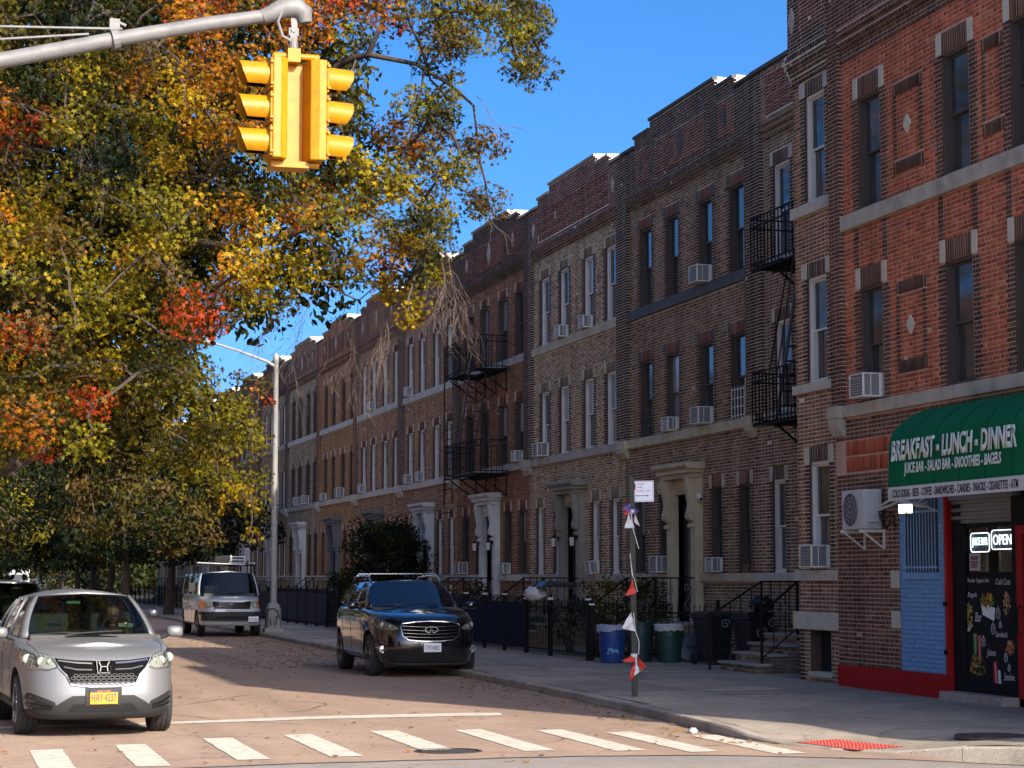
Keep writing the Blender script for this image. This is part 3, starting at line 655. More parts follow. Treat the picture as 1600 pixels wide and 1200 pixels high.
    for z in (bw[2] + .04, bw[3] - .2): MB().box(XA - .04, XA - .02, bw[0], bw[1], z, z + .03).build('cross_bar', mat('blue_bar_paint'), ow)
    mred = mat('red_gloss_paint', (.36, .012, .012), .7, spec=.15, noise=.12, nscale=2)
    MB().box(XA - .05, XA + .1, 26.53, 30.14, -.02, .335).build('base_course', mred, t, bevel=.006)
    MB().box(XA - .03, XA + .1, 26.45, 26.53, -.02, 3.0).build('red_post', mred, t, bevel=.006)
    for z in (.62, 1.3): MB().box(XA - .07, XA - .03, 26.46, 26.52, z, z + .06).build('bracket', M_iron, t)
    return t
corner_building()

# ---------------------------------------------------------------- plain brick houses across the street (outside the frame, they throw warm light back)
for i, (y0, y1) in enumerate(((24, 32.2), (32.3, 40.5), (40.6, 48.8), (48.9, 57.1), (57.2, 65.4), (65.5, 73.7), (73.8, 82), (82.1, 98.5), (98.6, 115))):
    t = thing('opposite_house', 'brick house across the street, %s from the corner' % ('first second third fourth fifth sixth seventh eighth ninth'.split()[i]), 'house', (-7.6, y0, 0), group='brick houses across the street')
    W_ = y1 - y0; mm = mat('opposite_brick_%d' % (i % 3), [(.36, .22, .14), (.42, .33, .24), (.34, .17, .11)][i % 3], .9, noise=.2, nscale=5)
    MB().box(-10, 0, 0, W_ - .03, -.1, 11.2).box(-.3, 0, 0, W_ - .03, 11.2, 11.9).build('wall', mm, t); MB().box(-.1, .06, 0, W_ - .03, 7.7, 7.9).build('sill_band', M_stone, t); MB().box(-.1, .08, 0, W_ - .03, 4.7, 4.9).build('sill_band', M_stone, t)
    wm = MB().box(0, .02, 0, .8, 0, 1.8).mesh('window', M_pane); fm_ = MB().box(0, .05, -.06, 0, -.06, 1.86).box(0, .05, .8, .86, -.06, 1.86).box(0, .05, 0, .8, 1.8, 1.86).box(0, .05, 0, .8, -.06, 0).box(0, .04, 0, .8, .88, .93).mesh('frame', M_white)
    for z in (1.8, 4.95, 8.0):
        for k in range(int(W_ / 2)):
            if z < 2 and k == 2: continue
            o = link('window', wm, t, (.0, .65 + 2 * k * W_ / (2 * int(W_ / 2)) , z)); link('frame', fm_, o)
    MB().box(0, .1, 4.0, 5.1, .7, 3.2).build('door', M_doorblk, t)
t = thing('end_building', 'dim brick building closing the far end of the street', 'building', (-25, 300, 0))
MB().box(0, 85, 0, 12, -.5, 9.5).build('wall', mat('dim_far_brick', (.035, .028, .022), .9, noise=.3, nscale=.6), t)
wm = MB().box(0, 1.2, -.03, 0, 0, 1.9).mesh('window', M_pane)
for k in range(26):
    for z in (1.4, 4.6): link('window', wm, t, (2 + k * 3.1, 0, z))
# ---------------------------------------------------------------- ground, road, kerb, sidewalk
ZR = -.12
def ground_mat(name, c1, c2, c3, sc_=1.0, bump=.5, grit=220, rough=.9, leafy=0, streak=.25, gum=0, lanes=0):
    m = bpy.data.materials.new(name); m.use_nodes = True; MATS[name] = m; n = m.node_tree.nodes; L = m.node_tree.links; b = n['Principled BSDF']
    b.inputs['Roughness'].default_value = rough; b.inputs['Specular IOR Level'].default_value = .3
    g = n.new('ShaderNodeNewGeometry')
    def noise(s, d, dist=0, rgh=.6):
        t = n.new('ShaderNodeTexNoise'); t.inputs['Scale'].default_value = s; t.inputs['Detail'].default_value = d; t.inputs['Distortion'].default_value = dist; t.inputs['Roughness'].default_value = rgh
        L.new(g.outputs['Position'], t.inputs['Vector']); return t.outputs[0]
    def ramp(src, a, bb):
        r = n.new('ShaderNodeMapRange'); r.inputs[1].default_value = a; r.inputs[2].default_value = bb; L.new(src, r.inputs[0]); return r.outputs[0]
    def mix(f, a, bb):
        x = n.new('ShaderNodeMix'); x.data_type = 'RGBA'; L.new(f, x.inputs[0])
        for i, q in ((6, a), (7, bb)):
            if isinstance(q, tuple): x.inputs[i].default_value = (*q, 1)
            else: L.new(q, x.inputs[i])
        return x.outputs[2]
    c = mix(ramp(noise(.55 * sc_, 6, .6), .4, .62), c1, c2)
    c = mix(ramp(noise(3.3 * sc_, 8, .2, .7), .45, .75), c, tuple(x * .72 for x in c1))
    c = mix(ramp(noise(grit, 2), .58, .66), c, c3)
    c = mix(ramp(noise(grit * .6, 2), .62, .70), c, tuple(x * .35 for x in c1))
    # cracks
    v = n.new('ShaderNodeTexVoronoi'); v.feature = 'DISTANCE_TO_EDGE'; v.inputs['Scale'].default_value = .32
    wv = n.new('ShaderNodeVectorMath'); wv.operation = 'ADD'
    tn = n.new('ShaderNodeTexNoise'); tn.inputs['Scale'].default_value = 1.3; tn.inputs['Detail'].default_value = 6; L.new(g.outputs['Position'], tn.inputs['Vector'])
    L.new(g.outputs['Position'], wv.inputs[0]); L.new(tn.outputs[1], wv.inputs[1]); L.new(wv.outputs[0], v.inputs['Vector'])
    cr = n.new('ShaderNodeMapRange'); cr.inputs[1].default_value = 0; cr.inputs[2].default_value = .006; cr.inputs[3].default_value = streak; cr.inputs[4].default_value = 0; L.new(v.outputs[0], cr.inputs[0])
    c = mix(cr.outputs[0], c, tuple(x * .3 for x in c1))
    L.new(c, b.inputs['Base Color'])
    if gum:
        gv = n.new('ShaderNodeTexVoronoi'); gv.inputs['Scale'].default_value = 2.6; L.new(g.outputs['Position'], gv.inputs['Vector']); gr_ = n.new('ShaderNodeMapRange'); gr_.inputs[1].default_value = .05; gr_.inputs[2].default_value = .075; gr_.inputs[3].default_value = gum; gr_.inputs[4].default_value = 0; L.new(gv.outputs[0], gr_.inputs[0]); c = mix(gr_.outputs[0], c, tuple(x * .35 for x in c1))
        c = mix(ramp(noise(.9, 7, 1.2, .7), .50, .68), c, tuple(x * .62 for x in c1))
    if lanes:
        mp = n.new('ShaderNodeMapping'); mp.inputs['Scale'].default_value = (1.1, .05, 1); L.new(g.outputs['Position'], mp.inputs[0]); tl = n.new('ShaderNodeTexNoise'); tl.inputs['Scale'].default_value = 1; tl.inputs['Detail'].default_value = 4; L.new(mp.outputs[0], tl.inputs['Vector'])
        lr = n.new('ShaderNodeMapRange'); lr.inputs[1].default_value = .45; lr.inputs[2].default_value = .7; lr.inputs[4].default_value = lanes; L.new(tl.outputs[0], lr.inputs[0]); c = mix(lr.outputs[0], c, tuple(x * .62 for x in c1))
        c = mix(ramp(noise(1.7, 8, 2.0, .75), .60, .70), c, tuple(x * .55 for x in c1))
    oi = n.new('ShaderNodeObjectInfo'); mr = n.new('ShaderNodeMapRange'); mr.inputs[3].default_value = .84; mr.inputs[4].default_value = 1.16; L.new(oi.outputs['Random'], mr.inputs[0])
    vs_ = n.new('ShaderNodeVectorMath'); vs_.operation = 'SCALE'; L.new(c, vs_.inputs[0]); L.new(mr.outputs[0], vs_.inputs['Scale'])
    if name in ('sidewalk_concrete', 'kerb_concrete'): c = vs_.outputs[0]
    L.new(c, b.inputs['Base Color'])
    bp = n.new('ShaderNodeBump'); bp.inputs['Strength'].default_value = bump; bp.inputs['Distance'].default_value = .006; L.new(noise(grit * .8, 3), bp.inputs['Height']); L.new(bp.outputs[0], b.inputs['Normal'])
    return m
M_road = ground_mat('red_brown_asphalt', (.355, .245, .175), (.295, .205, .15), (.50, .39, .30), grit=60, streak=.85, lanes=.6)
M_road2 = ground_mat('grey_asphalt', (.27, .235, .20), (.22, .195, .17), (.40, .36, .32), grit=60)
M_conc = ground_mat('sidewalk_concrete', (.36, .30, .235), (.245, .205, .165), (.44, .38, .31), sc_=1.3, grit=90, bump=.35, streak=.6, gum=.7)
M_kerb = ground_mat('kerb_concrete', (.36, .31, .25), (.22, .19, .155), (.44, .39, .33), sc_=2.5, grit=90)
M_paint = mat('road_paint', (.56, .52, .42), .7, noise=.10, nscale=5, dirt=(.36, .27, .21, .9), dscale=7, bump=.3, bscale=60)
def struct(o): o['kind'] = 'structure'; return o
struct(MB().box(-400, 400, -60, 900, -1.0, -.30).build('ground', mat('earth', (.12, .11, .08), .95)))
struct(MB().box(-.3, 9.9, 17.0, 420, -.29, ZR).build('road', M_road))
struct(MB().box(-60, 80, -12.0, 17.0, -.29, ZR).build('cross_street', M_road))
# newer grey asphalt of the cross street: seam follows the crosswalk
seam = [(-60, 19.6), (2.24, 20.0), (3.8, 20.22), (6.38, 20.22), (7.7, 20.0), (9.38, 19.0), (10.3, 18.0), (13, 16.6), (80, 16.3)]
rs = random.Random(3); sp = []
for (a, b), (c, d) in zip(seam[:-1], seam[1:]):
    k = max(1, int(abs(c - a) / .35)) if abs(a) < 20 and abs(c) < 20 else 1
    for i in range(k): sp.append((a + (c - a) * i / k, b + (d - b) * i / k + rs.uniform(-.03, .03)))
sp.append(seam[-1])
m = MB(); m.prism(sp + [(80, -11), (-60, -11)], 'z', ZR - .02, ZR + .004); struct(m.build('asphalt_patch', M_road2))
m = MB(); m.face(*[(x, y - .05, ZR + .0075) for x, y in sp[1:-1]], *[(x, y + .025, ZR + .0075) for x, y in sp[1:-1]][::-1]); struct(m.build('tar_seam', mat('tar', (.035, .032, .03), .5)))
# painted markings
def paint(poly, name='crosswalk_stripe', z=.006):
    pts = []
    n = len(poly)
    for i in range(n):
        a, b = Vector(poly[i]), Vector(poly[(i + 1) % n]); k = max(2, int((b - a).length / .12))
        for j in range(k):
            p = a.lerp(b, j / k); pts.append((p.x + rs.uniform(-.008, .008), p.y + rs.uniform(-.012, .012), ZR + z))
    m = MB(); m.face(*pts); return struct(m.build(name, M_paint))
for x, ya, yb in ((1.14, 19.7, 22.5), (2.06, 20.3, 22.95), (3.10, 20.75, 23.6), (4.07, 20.85, 23.9), (5.15, 21.4, 24.2), (6.17, 21.0, 24.1), (7.10, 20.75, 23.8), (7.80, 20.4, 23.25), (8.58, 19.95, 22.5)):
    paint([(x - .14, yb), (x + .20, yb + .05), (x + .19, ya), (x - .15, ya)])
paint([(-.1, 26.1), (2.95, 26.45), (5.02, 27.0), (7.0, 27.1), (7.4, 27.0), (7.28, 26.45), (6.84, 26.5), (4.9, 26.45), (2.9, 26.05), (-.1, 25.7)], 'stop_line')
# manhole covers
def manhole(x, y, z, r, label):
    t = thing('manhole_cover', label, 'manhole', (x, y, z))
    MB().lathe([(r + .04, -.03), (r + .04, .006), (r, .008), (r, .0), (.0, .0)], 28).build('ring', mat('cast_iron', (.06, .05, .045), .6, .4, bump=.5, bscale=80), t)
    m = MB()
    for i in range(-5, 6):
        for j in range(-5, 6):
            if (i * i + j * j) < 28: m.box(i * r / 6 - r * .055, i * r / 6 + r * .055, j * r / 6 - r * .055, j * r / 6 + r * .055, 0, .006)
    m.build('tread_studs', mat('cast_iron'), t, kind='stuff')
manhole(5.25, 21.25, ZR, .32, 'round iron manhole cover in the crosswalk between the stripes')
manhole(11.05, 20.2, .0, .36, 'round iron cover in the sunlit sidewalk at the corner')
# kerb line (top edge), from far to the corner and round it
K = [(9.78, 420), (9.78, 64), (9.62, 50), (9.40, 35.5), (9.24, 29.4), (9.10, 26.4), (8.95, 24.2), (8.84, 22.8), (8.86, 21.8), (8.97, 21.1), (9.22, 20.35), (9.65, 19.75), (10.16, 19.2), (11.0, 18.4), (12.2, 17.75), (14, 17.2), (20, 16.8), (80, 16.6)]
def ramp_drop(x, y):
    d = sqrt((x - 9.3) ** 2 + (y - 20.6) ** 2); t = max(0, min(1, (2.0 - d) / 1.3)); return -.105 * t * t * (3 - 2 * t)
KD = []
for (a, b), (c, d) in zip(K[:-1], K[1:]):
    L_ = sqrt((c - a) ** 2 + (d - b) ** 2); k = max(1, int(L_ / (.5 if b < 30 else 3.0)))
    if b > 200: k = 40
    for i in range(k): KD.append((a + (c - a) * i / k, b + (d - b) * i / k))
KD.append(K[-1])
def offs(i, w_):
    a = Vector(KD[max(i - 1, 0)]); b = Vector(KD[min(i + 1, len(KD) - 1)]); t = (b - a).normalized(); n_ = Vector((-t.y, t.x)); p = Vector(KD[i]) + n_ * w_; return p
kerb = thing('kerb', 'x', 'x'); del kerb['label']; del kerb['category']; kerb['kind'] = 'structure'
acc = 0; seg = [0]
for i in range(1, len(KD)):
    acc += (Vector(KD[i]) - Vector(KD[i - 1])).length
    if acc > 2.4: seg.append(i); acc = 0
seg.append(len(KD) - 1)
for s0, s1 in zip(seg[:-1], seg[1:]):
    if s1 <= s0: continue
    vs = []; fs = []; dz = rs.uniform(-.004, .004)
    for i in range(s0, s1 + 1):
        p = Vector(KD[i]); q = offs(i, .16); z = ramp_drop(*p) + dz
        e = 0
        if i == s0: p = p.lerp(Vector(KD[i + 1]), .012); q = q.lerp(offs(i + 1, .16), .012)
        vs += [(p.x, p.y, ZR - .1), (p.x + .0, p.y, z - .02), (p.x + (q.x - p.x) * .12, p.y + (q.y - p.y) * .12, z), (q.x, q.y, z), (q.x, q.y, ZR - .1)]
    n = s1 - s0
    for i in range(n):
        for k in range(4): fs.append((i * 5 + k, i * 5 + k + 1, i * 5 + 5 + k + 1, i * 5 + 5 + k))
    fs += [(0, 1, 2, 3, 4), tuple(n * 5 + k for k in (4, 3, 2, 1, 0))]
    m = MB(); m.add(vs, fs); m.build('kerb_stone', M_kerb, kerb, fix=True)
# sidewalk: body, apron at the corner, slabs beyond
side = struct(MB().box(9.97, 60, 26.5, 420, -.29, -.02).build('sidewalk', mat('joint_dirt', (.075, .062, .05), .95)))
inner = [offs(i, .17) for i in range(len(KD))]
py_ = sorted([(p.y, p.x) for p in inner if 19.1 < p.y < 27]); px_ = sorted([(p.x, p.y) for p in inner if p.y < 19.6 and p.x < 24])
ap = MB()
def grid(mb, rows, k=26):
    vs = []; fs = []
    for (a, b) in rows:
        for j in range(k + 1):
            t = (j / k) ** 1.5; q = a.lerp(b, t); vs.append((q.x, q.y, ramp_drop(q.x, q.y)))
    for r in range(len(rows) - 1):
        for j in range(k): a = r * (k + 1) + j; fs.append((a, a + 1, a + k + 2, a + k + 1))
    mb.add(vs, fs)
ys = np.linspace(19.3, 26.45, 30)
grid(ap, [(Vector((float(np.interp(y, [p[0] for p in py_], [p[1] for p in py_])), y)), Vector((21, y))) for y in ys])
x0_ = float(np.interp(19.3, [p[0] for p in py_], [p[1] for p in py_]))
xs = np.linspace(x0_, 21, 50)
grid(ap, [(Vector((x, float(np.interp(x, [p[0] for p in px_], [p[1] for p in px_])))), Vector((x, 19.3))) for x in xs], 10)
struct(ap.build('corner_pavement', M_conc, smooth=True, fix=True))
# tactile pad, with its domes
tp = thing('tactile_paving', 'red tactile warning pad with raised domes on the corner kerb ramp', 'tactile paving', (9.55, 20.55, 0))
m = MB(); c = [(9.17, 21.15), (9.74, 21.35), (10.05, 20.25), (9.36, 20.0)]
g = 8; q = [Vector(p) for p in c]
P_ = lambda u, v: (q[0].lerp(q[1], u)).lerp(q[3].lerp(q[2], u), v)
vs = []; fs = []
for i in range(g + 1):
    for j in range(g + 1): p = P_(i / g, j / g); vs.append((p.x - 9.55, p.y - 20.55, ramp_drop(p.x, p.y) + .006))
for i in range(g):
    for j in range(g): a = i * (g + 1) + j; fs.append((a, a + g + 1, a + g + 2, a + 1))
m.add(vs, fs); Mtp = mat('red_tactile', (.40, .055, .04), .7, noise=.15, nscale=8); m.build('plate', Mtp, tp, fix=True)
m = MB()
for i in range(13):
    for j in range(18):
        p = P_((i + .5) / 13, (j + .5) / 18); m.lathe([(.014, 0), (.012, .004), (.006, .006)], 6, (p.x - 9.55, p.y - 20.55, ramp_drop(p.x, p.y) + .006))
m.build('dome', Mtp, tp, kind='stuff')
# slabs of the sidewalk: kerb side, middle, fence side; each laid on its own
ymax = 160; jt = .026; sm = {}
y = 26.46; r_ = 0
while y < ymax:
    L_ = 1.52; xk = max(float(np.interp(y, [p.y for p in inner[::-1]], [p.x for p in inner[::-1]])), float(np.interp(y + L_, [p.y for p in inner[::-1]], [p.x for p in inner[::-1]]))) + .01
    xs_ = [xk, 11.1, 12.6, 14.1, 15.79]
    for a, b in zip(xs_[:-1], xs_[1:]):
        if y < 32.1 and b > 14.2:
            b = 14.03
            if b - a < .2: continue
        dz = rs.uniform(-.006, .004); tx = rs.uniform(-.004, .004); ty = rs.uniform(-.004, .004)
        w2, l2 = (b - a - jt) / 2, (L_ - jt) / 2; key = (round(w2, 2), round(l2, 2))
        if key not in sm: sm[key] = MB().box(-key[0], key[0], -key[1], key[1], -.1, 0).mesh('paving_slab', M_conc)
        o = link('paving_slab', sm[key], side, ((a + b) / 2, y + L_ / 2, dz), bevel=0); o.rotation_euler = (tx, ty, 0)
    y += L_
# left pavement, out of the frame on the near side, with its own kerb
struct(MB().box(-7, -.3, 24, 420, -.29, 0).build('left_sidewalk', M_conc))
struct(MB().box(-40, -.3, 17.2, 24, -.29, 0).build('left_corner_pavement', M_conc))

M_patch = ground_mat('asphalt_repair', (.20, .145, .12), (.17, .13, .11), (.34, .27, .23), grit=60)
for x0, x1, y0, y1 in ((2.2, 3.0, 33, 41), ):
    pts = []
    for a, b in (((x0, y0), (x1, y0)), ((x1, y0), (x1, y1)), ((x1, y1), (x0, y1)), ((x0, y1), (x0, y0))):
        for k in range(8): pts.append((a[0] + (b[0] - a[0]) * k / 8 + rs.uniform(-.03, .03), a[1] + (b[1] - a[1]) * k / 8 + rs.uniform(-.03, .03), ZR + .004))
    m = MB(); m.face(*pts); struct(m.build('asphalt_repair', M_patch))
m = MB()
for k in range(9):
    x = rs.uniform(2.8, 8.5); y = rs.uniform(27.5, 36); a = rs.uniform(0, 6.28); w = [(x, y)]; zc = ZR + .0052 + k * .0001
    for i in range(12): a += rs.uniform(-.35, .35); w.append((w[-1][0] + .26 * cos(a), w[-1][1] + .26 * sin(a)))
    for (p, q) in zip(w[:-1], w[1:]):
        if max(p[0], q[0]) > 8.8: continue
        d = Vector((q[0] - p[0], q[1] - p[1])).normalized() * .009; m.face((p[0] - d.y, p[1] + d.x, zc), (p[0] + d.y, p[1] - d.x, zc), (q[0] + d.y, q[1] - d.x, zc), (q[0] - d.y, q[1] + d.x, zc))
struct(m.build('tar_crack_seal', mat('tar')))
# ---------------------------------------------------------------- fences, stoops, yards
M_cap = mat('white_post_cap', (.6, .6, .58), .5)
M_navy = mat('navy_sheet', (.010, .014, .028), .85, spec=.08)
def fence(x0, y0, x1, y1, label, h=1.2, sheet=None, caps=True, step=.115, group='iron fences along the front yards', mid=False, postn=1.9):
    L_ = sqrt((x1 - x0) ** 2 + (y1 - y0) ** 2); t = thing('iron_fence', label, 'fence', (x0, y0, 0), atan2(y1 - y0, x1 - x0), group)
    n = max(1, round(L_ / postn)); d = L_ / n
    pm = MB().box(-.04, .04, -.04, .04, 0, h + .02).lathe([(.03, h + .02), (.03, h + .05), (.045, h + .07), (.03, h + .11), (.0, h + .14)], 8).mesh('post', M_iron, True)
    cm = MB().box(-.055, .055, -.055, .055, h + .02, h + .055).mesh('cap', M_cap)
    for k in range(n + 1):
        o = link('post', pm, t, (k * d, 0, 0))
        if caps and (caps != 2 or k % 2 == 0): link('cap', cm, o)
    r = MB()
    for z in (.12, h - .16) + ((h - .32,) if mid else ()): r.box(0, L_, -.015, .015, z, z + .035)
    r.build('rail', M_iron, t)
    p = MB(); x = step / 2
    while x < L_:
        p.box(x - .008, x + .008, -.008, .008, .05, h - .02)
        p.add([(x - .014, -.008, h - .02), (x + .014, -.008, h - .02), (x + .014, .008, h - .02), (x - .014, .008, h - .02), (x, 0, h + .06)], [(0, 1, 4), (1, 2, 4), (2, 3, 4), (3, 0, 4)]); x += step
    p.build('picket', M_iron, t, kind='stuff')
    if sheet: MB().box(.04, L_ - .04, .02, .026, .14, h - .14).build('sheet', sheet, t)
    return t
XFENCE = 13.0
fence(XFENCE, 40.6, XFENCE, 43.3, 'iron picket fence with white post caps left of the blue bin', h=1.22)
fence(XFENCE, 43.3, XFENCE, 45.2, 'narrow iron gate panel with white bag hung on its post', h=1.2)
fence(XFENCE, 45.25, XFENCE, 52.6, 'iron fence backed with navy sheet right of the black SUV', h=1.28, sheet=M_navy)
fence(XFENCE, 52.7, XFENCE, 61.5, 'iron fence behind the black SUV', h=1.22)
fence(XFENCE, 61.6, XFENCE, 70.0, 'plain iron fence left of the black SUV roof', h=1.25, caps=False)
fence(XFENCE, 70.1, XFENCE, 78.2, 'black fence with dark sheet right of the street lamp base', h=1.3, sheet=M_black, caps=False)
fence(XFENCE, 78.3, XFENCE, 87.0, 'black fence with dark sheet left of the street lamp base', h=1.3, sheet=M_black, caps=False)
fence(XFENCE, 87.1, XFENCE, 110, 'long iron fence in the shade beyond the silver van', h=1.2, caps=False, step=.16, postn=2.4)
fence(XFENCE, 110.1, XFENCE, 150, 'far iron fence deep in the shade', h=1.2, caps=False, step=.3, postn=3)
fence(XFENCE + .05, 40.5, 15.6, 39.9, 'black iron fence behind the row of bins', h=1.12, caps=2)
def spiral(c, r, turns, s=1, a0=0, n=26):
    return [(0, c[0] + s * r * (1 - k / n * .86) * cos(a0 + 2 * pi * turns * k / n), c[1] + r * (1 - k / n * .86) * sin(a0 + 2 * pi * turns * k / n)) for k in range(n + 1)]
M_scroll = mat('grey_iron_scroll', (.18, .17, .15), .6)
def rail_side(t, y, x_wall, x_land, x_foot, zl, zf, scrolls=True):
    """hand rail of a stoop: level part from wall to landing edge, then sloping to the foot"""
    m = MB(); H = .95
    m.bar((x_wall, y, zl + H), (x_land, y, zl + H), .035); m.bar((x_land, y, zl + H), (x_foot, y, zf + H), .035)
    m.bar((x_wall, y, zl + .12), (x_land, y, zl + .12), .022); m.bar((x_land, y, zl + .12), (x_foot, y, zf + .14), .022)
    m.box(x_foot - .02, x_foot + .02, y - .02, y + .02, zf - .15, zf + H + .06); m.box(x_land - .02, x_land + .02, y - .02, y + .02, zl - .1, zl + H + .02)
    n = int(abs(x_wall - x_land) / .16)
    for k in range(1, n): x = x_land + (x_wall - x_land) * k / n; m.box(x - .008, x + .008, y - .008, y + .008, zl + .12, zl + H)
    n = max(2, int(abs(x_foot - x_land) / .2))
    for k in range(1, n): x = x_land + (x_foot - x_land) * k / n; z = zl + (zf - zl) * k / n; m.box(x - .008, x + .008, y - .008, y + .008, z + .12, z + H)
    r = m.build('railing', M_iron, t)
    if scrolls:
        s = MB()
        for xc in np.arange(min(x_wall, x_land) + .3, max(x_wall, x_land) - .1, .42):
            for (zc, rr, a0, sg) in ((zl + .74, .11, -1.2, 1), (zl + .32, .09, 1.8, -1)):
                s.tube([(xc + q[1], y - .012, q[2]) for q in spiral((0, zc), rr, 1.4, sg, a0)], .009, 4)
            s.tube([(xc + .1, y - .012, zl + .66), (xc + .02, y - .012, zl + .5), (xc - .08, y - .012, zl + .36)], .008, 4)
        xm = (x_land + x_foot) / 2; zm = (zl + zf) / 2
        for f_ in (.25, .7):
            xc = x_land + (x_foot - x_land) * f_; zc = zl + (zf - zl) * f_ + .6
            s.tube([(xc + q[1], y - .012, q[2]) for q in spiral((0, zc), .1, 1.4, 1, 0)], .008, 4)
        s.build('scroll', M_scroll, r, kind='stuff')
M_step = mat('stoop_stone', (.30, .27, .22), .85, noise=.15, nscale=6, bump=.3, dirt=(.12, .11, .09, .6), dscale=3)
def stoop(Y0, label):
    t = thing('stoop', label, 'stoop', (XF, Y0, 0), group='stoops with scrolled iron railings')
    y0, y1 = DOOR[0] - .38, DOOR[1] + .38
    m = MB(); m.box(-1.1, -.01, y0, y1, -.02, .70); n = 4
    for k in range(n): m.box(-1.1 - .22 * (k + 1), -1.1 - .22 * k, y0, y1, -.02, .70 - .175 * (k + 1) + .0)
    m.build('base', mat('stoop_brick', (.20, .14, .10), .9, noise=.25, nscale=14, bump=.4, bscale=30), t)
    s = MB(); s.box(-1.14, -.01, y0 - .03, y1 + .03, .70, .75)
    for k in range(n - 1): s.box(-1.14 - .22 * (k + 1), -1.102 - .22 * k, y0 - .03, y1 + .03, .70 - .175 * (k + 1), .75 - .175 * (k + 1))
    s.build('tread', M_step, t, bevel=.006)
    for y in (y0 + .05, y1 - .05): rail_side(t, y, -.22, -1.1, -1.95, .75, .10)
    return t
sl = ['stoop with scrolled railings below the cream doorway', 'stoop with pale scrolled railings below the greige doorway', 'stoop with railings below the white doorway under the fire escape', 'stoop with railings mostly behind the leafy shrub', 'stoop with railings behind the left part of the shrub', 'stoop with railings below the grey doorway of the orange house', 'stoop with railings below the white doorway right of the lamp pole', 'stoop with railings behind the street lamp pole', 'stoop with railings beside the dark street tree']
proto_stoop = stoop(EDG[0], sl[0]); km = children_map()
for i in range(1, 13):
    c = copy_tree(proto_stoop, km); c.location = (XF, EDG[i], 0)
    c['label'] = sl[i] if i < len(sl) else ['stoop in deep shade, ninth along the row beyond the dark tree', 'stoop in deep shade, tenth along the row', 'stoop in deep shade, eleventh along the row', 'stoop in deep shade, last of the visible row'][i - 9]
# stoop of the house next to the corner: brick steps seen from their side
t = thing('brick_stoop', 'brick stoop with worn stone treads beside the projecting bay', 'stoop', (0, 0, 0), group='stoops with scrolled iron railings')
B = Bricks((0, 34.3, 0), (1, 0, 0), (0, -1, 0)); B2 = None; m = MB(); s = MB(); xs0 = 14.12; n = 4
bp_ = [(.21, .15, .105), (.13, .09, .07), (.26, .19, .14)]
for k in range(n):
    x = xs0 + .30 * k; x2 = xs0 + .30 * (k + 1) if k < n - 1 else XF - .02; zt = .17 * (k + 1)
    m.box(x + .012, x2, 34.32, 36.03, -.02, zt - .05); s.box(x - .04, x2 + .0 if k == n - 1 else x2 + .01, 34.26, 36.1, zt - .05, zt)
    B.wall(x + .01, x2, 0, zt - .05 + .02, [], bp_)
    F_ = Bricks((x + .01, 0, 0), (0, 1, 0), (-1, 0, 0)); F_.wall(34.32, 36.03, max(0, zt - .17 - .02), zt - .05, [], bp_); F_.build('brickwork', t)
B.build('brickwork', t); m.build('base', MORT['dark'], t); s.build('tread', M_step, t, bevel=.012)
rail_side(t, 34.45, 15.7, 15.0, 14.3, .68, .12); rail_side(t, 36.0, 15.7, 14.95, 13.9, .68, .05)

# ---------------------------------------------------------------- air conditioners
def ac_unit(kind=0):
    t = thing('air_conditioner', 'x', 'air conditioner', (0, 0, 0), group='window air conditioners')
    w_, h_, d_ = ((.50, .37, .30), (.42, .31, .21))[kind]
    m = MB(); m.box(-d_, .12, 0, w_, 0, .025); m.box(-d_, .12, 0, w_, h_ - .02, h_); m.box(-d_, -d_ + .03, 0, .03, .025, h_ - .02); m.box(-d_, -d_ + .03, w_ - .03, w_, .025, h_ - .02); m.box(-.02, .12, 0, .03, .025, h_ - .02); m.box(-.02, .12, w_ - .03, w_, .025, h_ - .02)
    m.box(-d_ + .13, -d_ + .145, .004, .016, .025, h_ - .02)
    m.build('casing', M_acw, t, bevel=.006)
    g = MB(); g.box(-d_ + .03, .1, .016, w_ - .016, .025, h_ - .02); o = g.build('coil', M_acg, t)
    s = MB()
    for k in range(7): z = .05 + k * (h_ - .1) / 7; s.box(-d_ - .004, -d_ + .03, .03, w_ - .03, z, z + .014)
    s.build('grille', M_acw if kind else mat('appliance_louvre', (.36, .36, .34), .5), t)
    return t
ac0, ac1 = ac_unit(0), ac_unit(1); km = children_map(); used = set()
def ac(kind, X, y, z, label, tilt=0):
    src = (ac0, ac1)[kind]
    if kind in used: o = copy_tree(src, km)
    else: o = src; used.add(kind)
    o.location = (X, y, z); o['label'] = label; o.rotation_euler = (0, -tilt, 0); return o
def hac(kind, i, fl, j, label, tilt=0):
    y, w_ = (WC if fl > 1 else GC)[j]; z = {3: 8.0, 2: 4.95, 1: GZ}[fl]; ww = (.50, .42)[kind]
    return ac(kind, XF, EDG[i] + y + (w_ - ww) / 2, z + .02, label, tilt)
hac(0, 0, 3, 1, 'white air conditioner in the top-floor window of the brown house')
hac(0, 0, 2, 1, 'larger air conditioner on the middle floor of the brown house with dark frames')
hac(1, 0, 2, 2, 'smaller air conditioner in the middle floor of the brown house, above the parking sign')
hac(1, 0, 1, 1, 'white louvred air conditioner right of the cream doorway')
hac(0, 0, 1, 2, 'grey shaded air conditioner left of the cream doorway')
hac(1, 1, 3, 1, 'white air conditioner at the top floor of the grey-tan house, right one of two')
hac(1, 1, 3, 2, 'small grey air conditioner at the top floor of the grey-tan house, left one of two')
hac(0, 1, 2, 3, 'air conditioner beside the far pilaster on the middle floor of the grey-tan house')
hac(1, 1, 1, 1, 'tilted white air conditioner at ground floor right of the greige doorway', .12)
hac(1, 2, 2, 0, 'bright white air conditioner right of the lower fire escape balcony')
